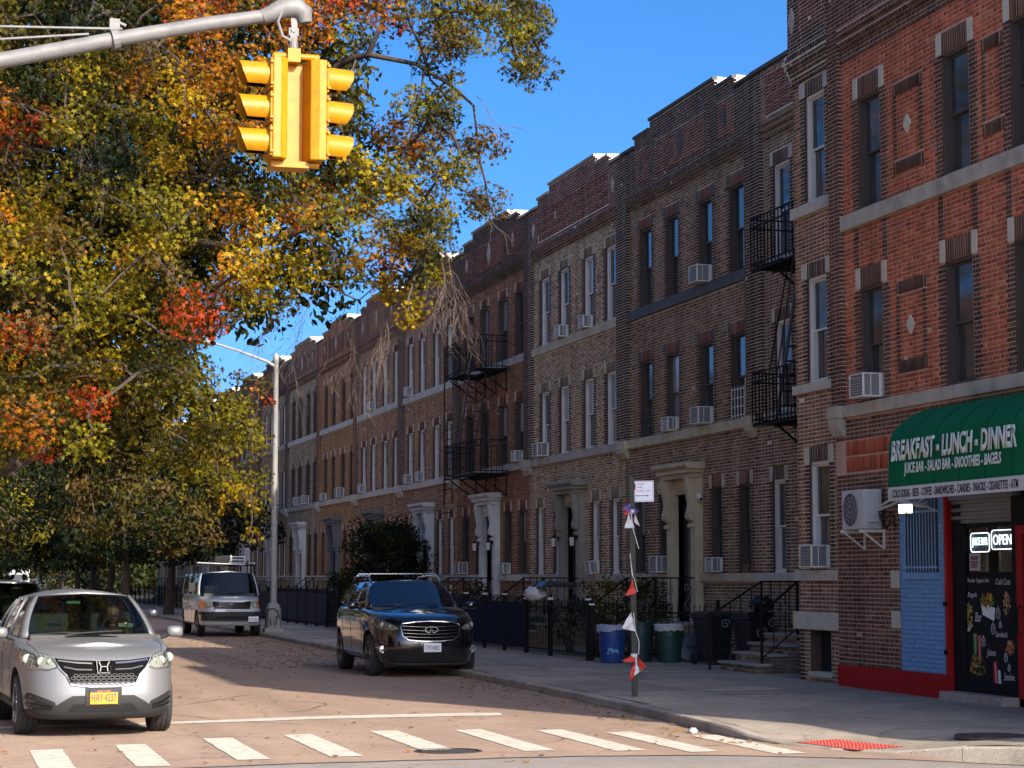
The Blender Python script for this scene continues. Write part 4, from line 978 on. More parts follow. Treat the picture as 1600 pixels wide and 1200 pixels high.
hac(1, 2, 1, 1, 'white air conditioner right of the white doorway below the fire escape')
hac(0, 2, 1, 3, 'air conditioner at ground floor left of the white doorway below the fire escape')
hac(1, 3, 3, 3, 'air conditioner at the top floor of the house left of the fire escape')
hac(1, 3, 2, 3, 'air conditioner on the middle floor left of the fire escape, far one of two')
hac(1, 3, 2, 2, 'air conditioner on the middle floor left of the fire escape, near one of two')
hac(1, 4, 3, 2, 'air conditioner at the top floor of the house above the shrub')
hac(1, 4, 2, 3, 'air conditioner on the middle floor of the house above the shrub')
hac(0, 5, 2, 1, 'white air conditioner on the orange house, near one of two')
hac(1, 5, 2, 3, 'white air conditioner on the orange house, far one of two')
hac(0, 6, 2, 1, 'air conditioner on the grey house right of the lamp pole, near one of two')
hac(0, 6, 2, 2, 'air conditioner on the grey house right of the lamp pole, far one of two')
hac(1, 7, 3, 2, 'top air conditioner seen just left of the lamp pole')
hac(0, 7, 2, 2, 'lower air conditioner seen just left of the lamp pole')
hac(0, 8, 3, 1, 'air conditioner on the last visible house beside the foliage')
ac(0, XA, 28.53, 4.46, 'white air conditioner in the lower window of the red corner building')
ac(0, XB, 31.0, GZ + .07, 'white air conditioner with side flaps in the ground-floor window of the bay')

# ---------------------------------------------------------------- fire escapes
def balcony(t, x0, x1, y0, y1, z, hatch=None):
    g = MB()
    y = y0
    while y < y1:
        if not (hatch and hatch[0] < y < hatch[1]): g.box(x0, x1, y, y + .03, z - .03, z)
        else: g.box(x1 - .35, x1, y, y + .03, z - .03, z)
        y += .085
    for x in (x0, (x0 + x1) / 2, x1 - .04): g.box(x, x + .04, y0, y1, z - .07, z - .032)
    o = g.build('platform', M_iron, t)
    r = MB(); H = .95
    for zz in (z + H, z + H - .18, z + .06):
        r.bar((x0, y0, zz), (x0, y1, zz), .028); r.bar((x0, y0, zz), (x1, y0, zz), .028); r.bar((x0, y1, zz), (x1, y1, zz), .028)
    y = y0
    while y <= y1 + .01: r.bar((x0, y, z), (x0, y, z + H), .02); y += (y1 - y0) / max(1, round((y1 - y0) / .17))
    for yy in (y0, y1):
        for k in range(1, 6): x = x0 + (x1 - x0) * k / 6; r.bar((x, yy, z), (x, yy, z + H), .02)
    r.build('railing', M_iron, t)
    for yy in np.arange(y0 + .1, y1, max(.8, (y1 - y0 - .2) / 3)): MB().bar((x1, yy, z - .65), (x0 + .15, yy, z - .06), .035).bar((x1 - .01, yy, z - .66), (x1 - .01, yy, z - .05), .03).build('bracket', M_iron, t)
def stairs(t, x, w_, ya, za, yb, zb, n=11):
    m = MB()
    for xx in (x, x + w_): m.bar((xx, ya, za), (xx, yb, zb), .025, .10)
    for k in range(1, n): y = ya + (yb - ya) * k / n; z = za + (zb - za) * k / n; m.box(x, x + w_, y - .07, y + .07, z - .012, z + .012)
    for xx in (x,): m.bar((xx, ya, za + .75), (xx, yb, zb + .75), .022)
    m.build('stair', M_rust, t)
fe = thing('fire_escape', 'long black two-level fire escape with stair on the dark red-brown house', 'fire escape', (0, 0, 0), group='iron fire escapes')
balcony(fe, 14.75, 15.72, 56.6, 60.3, 4.70, (59.2, 60.2)); balcony(fe, 14.75, 15.72, 56.6, 60.3, 7.72, (57.4, 58.6))
stairs(fe, 14.95, .5, 59.9, 4.72, 58.0, 7.70)
m = MB();
for zz in (4.0, 4.7): m.bar((14.75, 60.5, zz - .35), (14.75, 59.4, zz - .35), .03)
m.bar((14.75, 60.3, 3.9), (14.75, 60.3, 8.7), .035); m.bar((14.75, 59.3, 3.9), (14.75, 59.3, 5.6), .03)
for k in range(7): m.bar((14.75, 59.3, 4.95 + k * .3), (14.75, 60.3, 4.95 + k * .3), .02)
m.build('drop_ladder', M_iron, fe)
fb = thing('fire_escape', 'short black fire escape in the recess beside the projecting bay', 'fire escape', (0, 0, 0), group='iron fire escapes')
balcony(fb, 14.85, 15.72, 33.6, 36.1, 4.62); balcony(fb, 14.85, 15.72, 33.6, 36.1, 7.58, (33.8, 34.6))
stairs(fb, 15.0, .5, 35.3, 4.62, 34.1, 7.55)
m = MB(); m.tube([(14.9, 34.4, 7.5), (14.9, 34.9, 6.5), (14.9, 35.4, 5.5)], .014, 5); m.build('stay_rod', M_iron, fb)

hs0 = [o for o in bpy.data.objects if o.name == 'row_house'][0]
for (y, m_) in ((.62, M_white), (6.30, M_dframe)):
    g = MB()
    for k in range(5): g.box(-.02, -.005, y + .04 + k * .17, y + .055 + k * .17, 4.97, 5.62)
    for k in range(4): g.box(-.02, -.005, y + .03, y + .75, 5.02 + k * .18, 5.035 + k * .18)
    g.build('window_guard', m_, hs0)
# ---------------------------------------------------------------- the shop front
M_green = mat('green_awning_cloth', (.002, .105, .040), .8, spec=.12, noise=.18, nscale=1.6, bump=.12, bscale=5)
M_val = mat('white_valance_cloth', (.52, .52, .50), .6, noise=.08, nscale=4, dirt=(.32, .31, .29, .5), dscale=3)
M_txw = mat('white_lettering', (.55, .60, .52), .6, noise=.12, nscale=14)
M_txk = mat('black_lettering', (.02, .02, .02), .6)
AX0, AX1, AZ0, AZ1, AY0, AY1 = 12.62, 13.83, 2.94, 4.12, 15.0, 25.82
def awn(a):    # a: height above the valance measured along the cloth; returns x, z
    h = AZ1 - AZ0; d = AX1 - AX0
    if a < .55: return AX0 + .02 * (a / .55), AZ0 + a
    t = min(1, (a - .55) / 1.55) * pi / 2
    return AX0 + .02 + (d - .02) * (1 - cos(t)), AZ0 + .55 + (h - .55) * sin(t)
t = thing('awning', 'green awning with white BREAKFAST - LUNCH - DINNER lettering over the shop', 'awning', (0, 0, 0))
m = MB(); na = 22; ny = 56; vs = []; fs = []
for i in range(na + 1):
    x, z = awn(2.1 * i / na)
    for j in range(ny + 1):
        y = AY1 + (AY0 - AY1) * j / ny; sg = .018 * abs(sin(pi * (AY1 - y) / .68)) * min(1, i / 6) ; vs.append((x + sg * .7, y, z - sg * .5))
for i in range(na):
    for j in range(ny): a = i * (ny + 1) + j; fs.append((a, a + 1, a + ny + 2, a + ny + 1))
m.add(vs, fs)
prof = [awn(2.1 * i / na) for i in range(na + 1)]
for y in (AY0, AY1): m.face(*[(x, y, z) for x, z in prof], (AX1, y, AZ0), (AX0, y, AZ0))
m.build('canopy', M_green, t, smooth=True, fix=True)
MB().box(AX0 - .004, AX0 + .008, AY0, AY1, 2.755, AZ0 - .001).build('valance', M_val, t)
sm_ = MB()
for j in range(1, 16):
    y = AY1 - .68 * j; sm_.tube([(x - .004, y, z + .004) for x, z in prof], .004, 4)
    if y < AY0 + .7: break
sm_.build('seam', mat('dark_green_seam', (.001, .06, .025), .8, spec=.1), t, kind='stuff')
fm = MB()
for y in np.arange(AY0 + .03, AY1, 1.2):
    fm.bar((AX0 + .02, y, AZ0 + .01), (AX1, y, AZ0 + .01), .025)
    for i in range(0, na - 2, 2): fm.bar((prof[i][0] + .03, y, prof[i][1] - .02), (prof[i + 2][0] + .03, y, prof[i + 2][1] - .02), .02)
for y in (AY0 + .03, AY1 - .03): fm.bar((AX1 - .02, y, AZ0), (AX1 - .02, y, AZ1 - .05), .025)
fm.build('frame', mat('aluminium', (.5, .5, .5), .4, .8), t)
def awn_text(s, x0px, x1px, y0px, y1px, m_, h=None, bold=.02, plane=AX0, lift=.006):
    a = atX(x0px, y0px, plane); b = atX(x1px, y1px, plane); return a, b
MW = Matrix(((0, 0, -1, 0), (-1, 0, 0, 0), (0, 1, 0, 0), (0, 0, 0, 1)))     # text x -> -Y, text y -> Z, normal -> -X
a = atX(1393, 721, AX0); b = atX(1590, 690, AX0)
def on_awn(z0, y0):
    def f(u, v):
        x, z = awn(z0 - AZ0 + v); return (u, z, -x + AX0 + .008)
    return f
def awn_line(s, xa, xb, ya, h, bold):
    a = atX(xa, ya, AX0 + .01); b = atX(xb, ya, AX0 + .01)
    put_text(s, Matrix.Translation((AX0, a.y, 0)) @ MW, h, a.y - b.y, M_txw, t, bold, fn=on_awn(a.z, a.y))
awn_line('BREAKFAST - LUNCH - DINNER', 1393, 1590, 722, .34, .045)
awn_line('JUICE BAR - SALAD BAR - SMOOTHIES - BAGELS', 1414, 1566, 745, .19, .035)
a = atX(1395, 775, AX0); b = atX(1592, 775, AX0)
put_text('COLD SODAS - BEER - COFFEE - SANDWICHES - CANDIES - SNACKS - CIGARETTES - ATM', Matrix.Translation((AX0 - .006, a.y, 2.79)) @ MW, .11, a.y - b.y, M_txk, t, .012)
a = atX(1597, 690, AX0)
put_text('YOUR', Matrix.Translation((AX0, a.y, 0)) @ MW, .30, .9, M_txw, t, .035, fn=on_awn(3.3, a.y)) if False else None
# storefront
M_alu = mat('black_aluminium', (.010, .010, .011), .7, spec=.12)
t = thing('shopfront', 'black-framed shop window with chalkboard poster beside the open red door', 'shopfront', (0, 0, 0))
XS = 13.92
f = MB(); f.box(XS - .03, XS + .06, 26.17, 26.42, .12, 2.78); f.box(XS - .03, XS + .06, 24.62, 24.74, .0, 2.78); f.box(XS - .03, XS + .06, 24.74, 26.17, .12, .25)
f.box(XS - .03, XS + .06, 26.06, 26.17, .25, 2.44); f.box(XS - .01, XS + .05, 24.74, 26.06, 2.40, 2.46); f.box(XS - .02, XS + .05, 24.74, 26.06, 1.76, 1.78)
f.box(XS - .03, XS + .06, 22.0, 23.3, 0, 2.78); f.box(XS - .03, XS + .06, 23.3, 24.62, 2.42, 2.78); f.build('frame', M_alu, t)
MB().box(XS - .28, XS + .1, 24.62, 26.42, -.03, .115).build('threshold', M_conc, t, bevel=.01)
s = MB()
for k in range(6): s.box(XS - .02 - .012 * (k % 2), XS + .05, 24.74, 26.42, 2.462 + k * .055, 2.512 + k * .055)
s.box(XS - .08, XS + .05, 24.6, 26.42, 2.79, 3.0)
s.build('roller_shutter', mat('grey_shutter', (.16, .155, .15), .5, .3), t)
M_shopglass = glass_mat('shop_glass', (.85, .88, .88), ior=1.25)
MB().box(XS + .015, XS + .02, 24.74, 26.06, 1.78, 2.40).build('pane', M_shopglass, t)
# poster
pz0, pz1, py0, py1 = .25, 1.76, 26.06, 24.74
ob = MB().box(XS + .0, XS + .012, py1, py0, pz0, pz1).build('poster', mat('blackboard_print', (.016, .015, .017), .8, spec=.1, noise=.15, nscale=5), t)
def pp(u, v, dx=0): return (XS - .003 - dx, py0 - u * (py0 - py1), pz1 - v * (pz1 - pz0))
def blob(name, cols, cu, cv, ru, rv, seed, n=60, r0=.014):
    r = random.Random(seed); m = MB(); mats = [mat('print_%s_%d' % (name, i), tuple(min(.9, q * 1.7) for q in c), .8, spec=.1) for i, c in enumerate(cols)]
    for k in range(n):
        a = r.uniform(0, 2 * pi); q = sqrt(r.random()); u = cu + ru * q * cos(a); v = cv + rv * q * sin(a); m.cur = r.randrange(len(cols)); rr = r0 * r.uniform(.5, 1.4); p = []
        for j in range(6): b_ = 2 * pi * j / 6 + r.random() * .8; p.append(pp(u + rr * cos(b_), v + rr * .9 * sin(b_), .0004 + k * 2e-5))
        m.face(*p)
    m.build('print_' + name, mats, ob, kind='stuff')
def flat(name, poly, col, d=.0002): MB2 = MB(); MB2.face(*[pp(u, v, d) for u, v in poly]); MB2.build('print_' + name, mat('print_' + name, tuple(min(.85, q * 1.5) for q in col), .8, spec=.1), ob)
flat('bowl', [(.30, .27), (.60, .31), (.575, .42), (.555, .425), (.33, .375)], (.5, .5, .47)); blob('salad', [(.05, .12, .01), (.14, .22, .03), (.35, .06, .02), (.3, .22, .04), (.03, .06, .01)], .44, .245, .15, .065, 1, 110)
blob('wrap', [(.3, .08, .06), (.35, .25, .1), (.2, .05, .05), (.12, .18, .05)], .84, .27, .07, .10, 2, 60)
blob('noodles', [(.3, .22, .05), (.12, .15, .03), (.25, .12, .03)], .05, .38, .06, .12, 3, 60); flat('plate', [(.0, .50), (.10, .46), (.11, .48), (.03, .535), (.0, .53)], (.4, .4, .38))
flat('green_drink', [(.125, .55), (.19, .55), (.185, .86), (.14, .86)], (.12, .20, .08)); flat('pink_drink', [(.215, .565), (.29, .565), (.275, .82), (.23, .82)], (.35, .09, .09))
blob('basket', [(.03, .04, .015), (.35, .14, .02), (.06, .07, .02), (.02, .02, .015)], .20, .84, .18, .10, 4, 130)
blob('burger', [(.34, .16, .06), (.25, .10, .04), (.10, .03, .02), (.38, .22, .1)], .90, .66, .09, .065, 5, 70)
flat('can_red', [(.53, .81), (.59, .78), (.62, .84), (.62, .985), (.54, .985)], (.34, .02, .025)); flat('can_white', [(.63, .86), (.68, .87), (.69, .985), (.63, .985)], (.4, .4, .4)); flat('can_stripe', [(.565, .80), (.575, .80), (.60, .98), (.59, .98)], (.5, .5, .5), .0006)
M_chalk = mat('chalk_print', (.62, .60, .56), .8)
for s_, u, v, h, w_ in (('Boulder Organic Deli', .02, .09, .07, .46), ('Cold Cuts', .62, .10, .08, .30), ('Bagels', .02, .23, .09, .20), ('Bar', .17, .44, .13, .14), ('Sandwich', .60, .57, .075, .24), ('Juices', .40, .76, .12, .19), ('Sandwich', .75, .95, .10, .26)):
    q = pp(u, v, .001); put_text(s_, Matrix.Translation(q) @ MW, h, w_ * 1.32, M_chalk, ob, 0, shear=.3, thick=.0008, name='print_words')
cm = MB()
for u, v, r in ((.66, .36, .05), (.34, .62, .045), (.55, .50, .05), (.80, .75, .04), (.86, .84, .03), (.70, .46, .03)):
    pts = [pp(u + r * cos(a) * .8, v + r * sin(a), .002) for a in np.linspace(0, 2 * pi, 11)]; cm.tube(pts, .0035, 4)
    cm.tube([pp(u - r * .5, v - r * .3, .002), pp(u + r * .5, v - r * .3, .002)], .003, 4); cm.tube([pp(u, v - r * 1.4, .002), pp(u, v + r * .6, .002)], .003, 4)
cm.build('print_sketch', M_chalk, ob, kind='stuff')
# interior behind the glass
i_ = MB(); i_.box(XS + 2.4, XS + 2.5, 21.5, 26.5, 0, 3); i_.box(XS + .1, XS + 2.5, 26.42, 26.5, 0, 3.0); i_.box(XS + .05, XS + 2.5, 21.4, 26.5, 2.95, 3.0); i_.build('interior_wall', mat('dim_interior', (.09, .075, .06), .9, noise=.4, nscale=3), t)
MB().box(XS + .05, XS + 2.5, 21.4, 26.5, -.05, 0.005).build('interior_floor', mat('floor_tile', (.2, .18, .16), .5), t)
sh = thing('display_shelf', 'shelf of red and white packages seen through the open shop door', 'shelf', (14.35, 23.9, 0))
MB().box(0, .5, -.45, .45, 0, .08).box(.48, .5, -.45, .45, .08, 1.5).box(0, .5, -.45, -.42, .08, 1.5).box(0, .5, .42, .45, .08, 1.5).build('rack', mat('dark_laminate', (.05, .03, .03), .5), sh)
for z in (.45, .82, 1.2): MB().box(.0, .48, -.42, .42, z, z + .025).build('shelf_board', mat('pale_wood', (.42, .24, .12), .5), sh)
for z in (.475, .845):
    for k in range(6):
        MB().box(.03, .3, -.4 + k * .135, -.285 + k * .135, z, z + .2 + .05 * (k % 2)).build('package', mat(['red_pack', 'white_pack', 'silver_pack'][k % 3], [(.4, .03, .03), (.5, .5, .5), (.3, .32, .3)][k % 3], .4), sh)
MB().box(.0, .5, -.45, .45, 1.24, 1.27).build('counter_top', mat('pale_wood'), sh)
dr = thing('shop_door', 'open red-framed shop door at the right edge', 'door', (XS + .0, 24.6, 0))
MB().box(-.05, .02, -.16, -.0, .1, 2.4).box(-.05, .02, -.95, -.85, .1, 2.4).box(-.05, .02, -.85, -.16, 2.28, 2.4).box(-.05, .02, -.85, -.16, .1, .62).build('door_frame', mat('red_door_paint', (.32, .015, .012), .7, spec=.15), dr)
MB().box(-.02, -.012, -.85, -.16, .62, 2.28).build('pane', M_shopglass, dr)
MB().tube([(-.05, -.1, .95), (-.10, -.1, .97), (-.10, -.1, 1.3), (-.05, -.1, 1.32)], .012).build('handle', M_iron, dr)
# neon signs
M_neon = mat('neon_tube', (.8, .95, 1), .4, emit=(.55, .85, .95), estr=1.5)
M_neon2 = mat('neon_tube_white', (.9, .9, .95), .4, emit=(.85, .85, .95), estr=1.1)
def neon(txt, ya, yb, z0, z1, label, mm):
    t2 = thing('neon_sign', label, 'sign', (XS + .034, 0, 0)); m = MB(); r = .05
    pts = []
    for (cy, cz, a0) in ((ya - r, z1 - r, 0), (ya - r, z0 + r, 1), (yb + r, z0 + r, 2), (yb + r, z1 - r, 3)):
        for k in range(4): a_ = -a0 * pi / 2 + pi / 2 - k * pi / 6 - pi / 2 + pi / 2; pts.append((0, cy + r * cos(a_), cz + r * sin(a_)))
    m.tube(pts + [pts[0]], .007, 5); m.build('tube_border', M_neon2, t2)
    put_text(txt, Matrix.Translation((.0, ya - .05, z0 + .06)) @ MW, z1 - z0 - .12, ya - yb - .1, mm, t2, .0, thick=.008)
    MB().box(.02, .025, yb - .0, ya + .0, z0 - .0, z1 + .0).build('backing', mat('dark_acrylic', (.03, .05, .06), .2), t2)
neon('JUICE BAR', 25.99, 25.46, 2.06, 2.32, 'lit neon JUICE BAR sign in the shop window', M_neon)
neon('OPEN', 25.40, 24.80, 2.09, 2.35, 'lit neon OPEN sign beside the juice bar sign', M_neon2)
eb = MB().box(XS + .004, XS + .012, 25.68, 25.98, 1.80, 2.04).build('ebt_notice', mat('notice_paper', (.42, .38, .37), .6)); tag(eb, 'small EBT notice under the neon juice bar sign', 'notice')
put_text('EBT', Matrix.Translation((XS + .003, 25.93, 1.84)) @ MW, .09, .2, mat('dark_red_print', (.2, .01, .015), .6), eb, .02); put_text('WE ACCEPT', Matrix.Translation((XS + .003, 25.93, 1.95)) @ MW, .05, .2, mat('dark_red_print'), eb, .02)
# flood lamp under the awning, with its bracket and cables
t = thing('flood_lamp', 'lit white flood lamp under the left end of the awning', 'lamp', (0, 0, 0))
lp = atX(1415, 795, 13.25)
MB().box(lp.x - .05, lp.x + .06, lp.y - .11, lp.y + .11, lp.z - .07, lp.z + .07).build('housing', M_acw, t, bevel=.01)
MB().box(lp.x - .06, lp.x - .052, lp.y - .10, lp.y + .10, lp.z - .06, lp.z + .06).box(lp.x - .03, lp.x + .04, lp.y - .12, lp.y - .112, lp.z - .06, lp.z + .06).build('lens', mat('lit_lens', (1, 1, 1), .3, emit=(1, .95, .85), estr=2.6), t)
MB().tube([(lp.x, lp.y, lp.z + .06), (lp.x + .2, lp.y + .1, lp.z + .1), (13.85, lp.y + .2, lp.z - .02)], .018).build('arm', M_acw, t)
t = thing('cable_bundle', 'pale cables sagging from the air conditioner to the shutter under the awning', 'cables', (0, 0, 0))
m = MB(); ra = random.Random(4)
for k in range(3):
    q = [(13.66 + ra.uniform(-.04, .1), 28.3, 2.72 + .03 * k)] ; q += [(13.72, 28.0 - .3 * i, 2.78 + .10 * sin(i * 1.3 + k) * .6 + .02 * k) for i in range(5)]; m.tube(q, .02 if k == 0 else .010, 6)
m.tube([(13.6, 26.9, 2.93), (13.6, 26.6, 2.87), (13.62, 26.2, 2.86)], .035, 8); m.build('cable', mat('pale_hose', (.5, .48, .42), .5), t)
m = MB()
for k in range(5): m.tube([(13.7, 28.35, 2.62 + .03 * k), (13.74, 28.2, 2.5 + ra.uniform(-.1, .1)), (13.76, 28.05, 2.62 + ra.uniform(-.1, .1)), (13.8, 27.99, 2.5 + ra.uniform(-.1, .1))], .008, 5)
m.build('wire', M_iron, t)
# split air-conditioner on its bracket
t = thing('condenser_unit', 'white outdoor condenser unit on a bracket left of the awning', 'air conditioner', (13.48, 28.42, 2.44))
MB().box(0, .30, 0, .78, 0, .60).build('casing', mat('grey_white_casing', (.50, .50, .47), .5, noise=.08, nscale=4, dirt=(.3, .29, .26, .5), dscale=5), t, bevel=.012)
m = MB()
for r in (.07, .13, .19, .25): m.tube([(-.012, .46 + r * cos(a_), .3 + r * sin(a_)) for a_ in np.linspace(0, 2 * pi, 25)], .006, 4)
for k in range(10): a_ = k * pi / 5; m.bar((-.012, .46 + .03 * cos(a_), .3 + .03 * sin(a_)), (-.012, .46 + .25 * cos(a_), .3 + .25 * sin(a_)), .006)
m.build('fan_guard', mat('grey_plastic', (.25, .25, .25), .5), t, kind='stuff')
MB().lathe([(.25, .0), (.25, .006)], 24, M=Matrix.Translation((-.002, .46, .3)) @ Matrix.Rotation(-pi / 2, 4, 'Y')).build('fan_opening', mat('fan_shadow', (.06, .06, .06), .7), t)
MB().box(.05, .26, -.012, 0, .04, .56).box(.08, .23, -.05, -.012, .1, .5).build('service_panel', mat('grey_white_casing'), t, bevel=.006)
for y in (.05, .72): MB().bar((-.05, y, -.03), (.37, y, -.03), .04).bar((.35, y, -.03), (.35, y, -.3), .03).bar((0, y, -.04), (.35, y, -.3), .025).build('bracket', M_acw, t)

# ---------------------------------------------------------------- traffic signal
M_yel = mat('signal_yellow', (.41, .170, .001), .45, dirt=(.20, .085, .006, .5), dscale=9, noise=.13, nscale=6, spec=.3)
M_gal = mat('galvanised_grey', (.155, .15, .145), .6, .1, noise=.2, nscale=6, bump=.1, bscale=30)
YS = 20.0
t = thing('traffic_signal_mast', 'grey mast arm reaching in from the left with guy rods', 'signal mast', (-2.6, YS, -.12))
M0 = Matrix.Translation((2.6, -YS, .12))
ap_ = [Vector((-2.6, YS, 5.75)), Vector((-1.2, YS, 6.18)), Vector((.47, YS, 6.67)), Vector((1.56, YS, 6.96)), Vector((2.5, YS, 7.19)), Vector((3.12, YS, 7.32))]
MB().tube([M0 @ p for p in ap_], [.10, .09, .079, .075, .071, .069], 16).build('arm', M_gal, t, smooth=True)
ce = Vector((3.12, YS, 7.32))
MB().tube([M0 @ p for p in (Vector((3.0, YS, 7.29)), Vector((3.1, YS, 7.33)), Vector((3.22, YS, 7.40)), Vector((3.34, YS, 7.41)), Vector((3.42, YS, 7.36)), Vector((3.44, YS, 7.26)))], [.075, .09, .105, .108, .10, .07], 14).lathe([(.06, .0), (.06, .12), (.03, .16)], 10, M0 @ Vector((3.36, YS, 7.45))).build('end_cap', M_gal, t, smooth=True)
MB().lathe([(.16, 0), (.15, .1), (.115, .12), (.10, 5.95), (.05, 6.0)], 16, (0, 0, 0)).build('pole', M_gal, t, smooth=True)
MB().tube([M0 @ Vector(p) for p in ((1.62, YS - .03, 7.06), (.47, YS - .03, 7.0), (-2.6, YS - .03, 6.75))], .013).tube([M0 @ Vector(p) for p in ((1.30, YS - .05, 6.98), (.47, YS - .05, 6.87), (-2.6, YS - .05, 6.35))], .013).build('guy_rod', M_gal, t)
MB().tube([M0 @ Vector((1.56 + d, YS, 6.96 + d * .26)) for d in (-.03, .03)], .105, 14).box(*[c + o_ for c, o_ in zip((1.5, 1.6), (2.6, 2.6))], -.03, .03, 7.04 + .12, 7.16 + .12).tube([M0 @ Vector(p) for p in ((1.52, YS, 7.07), (1.52, YS, 7.16), (1.66, YS, 7.10))], .02).build('clamp', M_gal, t)
hg = thing('traffic_light', 'yellow three-way traffic light cluster hanging from the mast arm', 'traffic light', (3.32, YS, 5.84))
def prm(profile, n=20): return profile
def head(ang, cx, cy, nm):
    """signal head: back plate box 1.04 high, faces direction ang"""
    R_ = Matrix.Translation((cx, cy, 0)) @ Matrix.Rotation(ang, 4, 'Z')     # local -y is the face
    m = MB()
    m.prism([(-.165, -.06), (.165, -.06), (.165, .02), (.12, .10), (-.12, .10), (-.165, .02)], 'z', .0, 1.02)
    m.v = [R_ @ Vector(p) for p in m.v]
    o = m.build('signal_body', M_yel, hg, bevel=.012)
    for k in range(3):
        zc = .17 + k * .34
        d = MB(); d.box(-.16, .16, -.085, -.06, zc - .155, zc + .155); d.v = [R_ @ Vector(p) for p in d.v]; od = d.build('signal_door', M_yel, hg, bevel=.01)
        v = MB(); n = 26; r = .135; a0, a1 = -.28 * pi, 1.28 * pi; vs = []; fs = []
        for i in range(n + 1):
            a_ = a0 + (a1 - a0) * i / n; ln = .30 - (.10 * max(0, -sin(a_)) if sin(a_) < 0 else 0) - .03 * (1 - abs(sin(a_)))
            for rr in (r, r - .006):
                vs += [(rr * cos(a_), -.085, zc + rr * sin(a_)), (rr * cos(a_) * .98, -.085 - ln, zc + rr * sin(a_) * .98)]
        for i in range(n):
            b_ = i * 4; fs += [(b_, b_ + 1, b_ + 5, b_ + 4), (b_ + 2, b_ + 6, b_ + 7, b_ + 3), (b_ + 1, b_ + 3, b_ + 7, b_ + 5), (b_, b_ + 4, b_ + 6, b_ + 2)]
        fs += [(0, 2, 3, 1), (n * 4, n * 4 + 1, n * 4 + 3, n * 4 + 2)]
        v.add([R_ @ Vector(p) for p in vs], fs); v.build('visor', M_yel, od, smooth=True)
        iv = MB(); vs2 = []; n2 = 26
        for i in range(n2 + 1):
            a_ = a0 + (a1 - a0) * i / n2
            vs2 += [(.126 * cos(a_), -.087, zc + .126 * sin(a_)), (.126 * cos(a_) * .98, -.085 - .185, zc + .126 * sin(a_) * .98)]
        iv.add([R_ @ Vector(p) for p in vs2], [(2 * i, 2 * i + 1, 2 * i + 3, 2 * i + 2) for i in range(n2)]); iv.build('visor_lining', M_black, od, smooth=True)
        l = MB(); l.lathe([(.118, 0), (.09, .02), (.0, .03)], 20, M=R_ @ Matrix.Translation((0, -.087, zc)) @ Matrix.Rotation(pi / 2, 4, 'X')); l.build('lens', mat(['lens_green', 'lens_amber', 'lens_red'][k], [(.01, .05, .03), (.12, .06, .005), (.12, .006, .006)][k], .2), od, smooth=True)
        w_ = MB()
        for sx in (-1, 1):
            for dz in (-.11, .11):
                w_.lathe([(.012, 0), (.02, .008), (.012, .02)], 6, M=R_ @ Matrix.Translation((sx * .165, -.07, zc + dz)) @ Matrix.Rotation(sx * pi / 2, 4, 'Y'))
                w_.box(-.012, .012, -.012, .012, -.012, .012, R_ @ Matrix.Translation((sx * .172, -.075, zc + dz)))
        w_.build('wing_nut', M_yel, od, kind='stuff')
    return o
head(-pi / 2 - radians(-4), -.18, -.02, 'left'); head(pi / 2 + radians(12), .23, .0, 'right'); head(pi + radians(4), .02, .17, 'back')
b = MB(); b.tube([(-.20, 0, 1.07), (.26, .0, 1.07)], .034, 10).box(-.065, .065, -.065, .065, 1.0, 1.14).tube([(-.18, 0, .98), (-.18, 0, 1.08)], .04, 8).tube([(.23, 0, .98), (.23, 0, 1.08)], .04, 8).tube([(.02, .17, .98), (.02, .17, 1.07), (.02, 0, 1.07)], .036, 8)
b.box(-.22, .16, -.05, .2, -.07, -.005).tube([(-.1, 0, -.03), (.26, 0, -.03), (.26, 0, .02)], .035, 8).build('bracket', M_yel, hg, bevel=.008)
b = MB(); b.lathe([(.045, 1.14), (.045, 1.22), (.03, 1.26)], 12, (0, 0, 0)).bar((0, 0, 1.22), (.0, 0, 1.36), .05, .07).box(-.05, .05, -.02, .02, 1.28, 1.36).bar((.01, 0, 1.34), (-.01, 0, 1.55), .035, .06).lathe([(.03, 0), (.03, .07)], 8, M=Matrix.Translation((0, -.035, 1.34)) @ Matrix.Rotation(-pi / 2, 4, 'X'))
b.build('hanger', M_gal, hg)
b = MB(); b.tube([(.12, -.02, 1.50), (.02, -.06, 1.57), (-.12, -.08, 1.53), (-.17, -.07, 1.4), (-.12, -.05, 1.26), (-.03, -.03, 1.22)], .016, 8).build('cable', M_gal, hg, smooth=True)

# ---------------------------------------------------------------- street lamp
YL = 65.1; XL = 10.35
t = thing('street_lamp', 'tall grey street lamp with graffiti on its base beyond the black SUV', 'street lamp', (XL, YL, 0))
MB().prism([(-.30, -.24), (.30, -.24), (.30, .24), (-.30, .24)], 'z', -.02, .12).lathe([(.27, .12), (.25, .7), (.2, .85), (.13, .92)], 8).build('base', mat('pole_paint', (.24, .235, .22), .6, .1, noise=.12, nscale=3), t)
MB().lathe([(.115, .9), (.10, 4), (.085, 8.6), (.10, 8.62), (.10, 8.8), (.03, 8.9)], 12).build('pole', mat('pole_paint'), t, smooth=True)
MB().tube([(0, 0, 8.45), (-.3, .0, 8.62), (-1.2, .1, 8.95), (-1.95, .2, 9.18)], [.06, .05, .04, .035], 8).build('arm', mat('pole_paint'), t, smooth=True)
MB().lathe([(.03, -.3), (.09, -.2), (.11, .1), (.05, .3)], 10, M=Matrix.Translation((-2.2, .22, 9.22)) @ Matrix.Rotation(-pi / 2 + .2, 4, 'Y')).build('lamp_head', M_gal, t, smooth=True)
g = MB(); g.tube([(-.272, -.17, .1), (-.262, -.16, .5), (-.2, -.245, .72), (-.02, -.26, .74), (.1, -.25, .66), (.17, -.2, .4)], .018, 5)
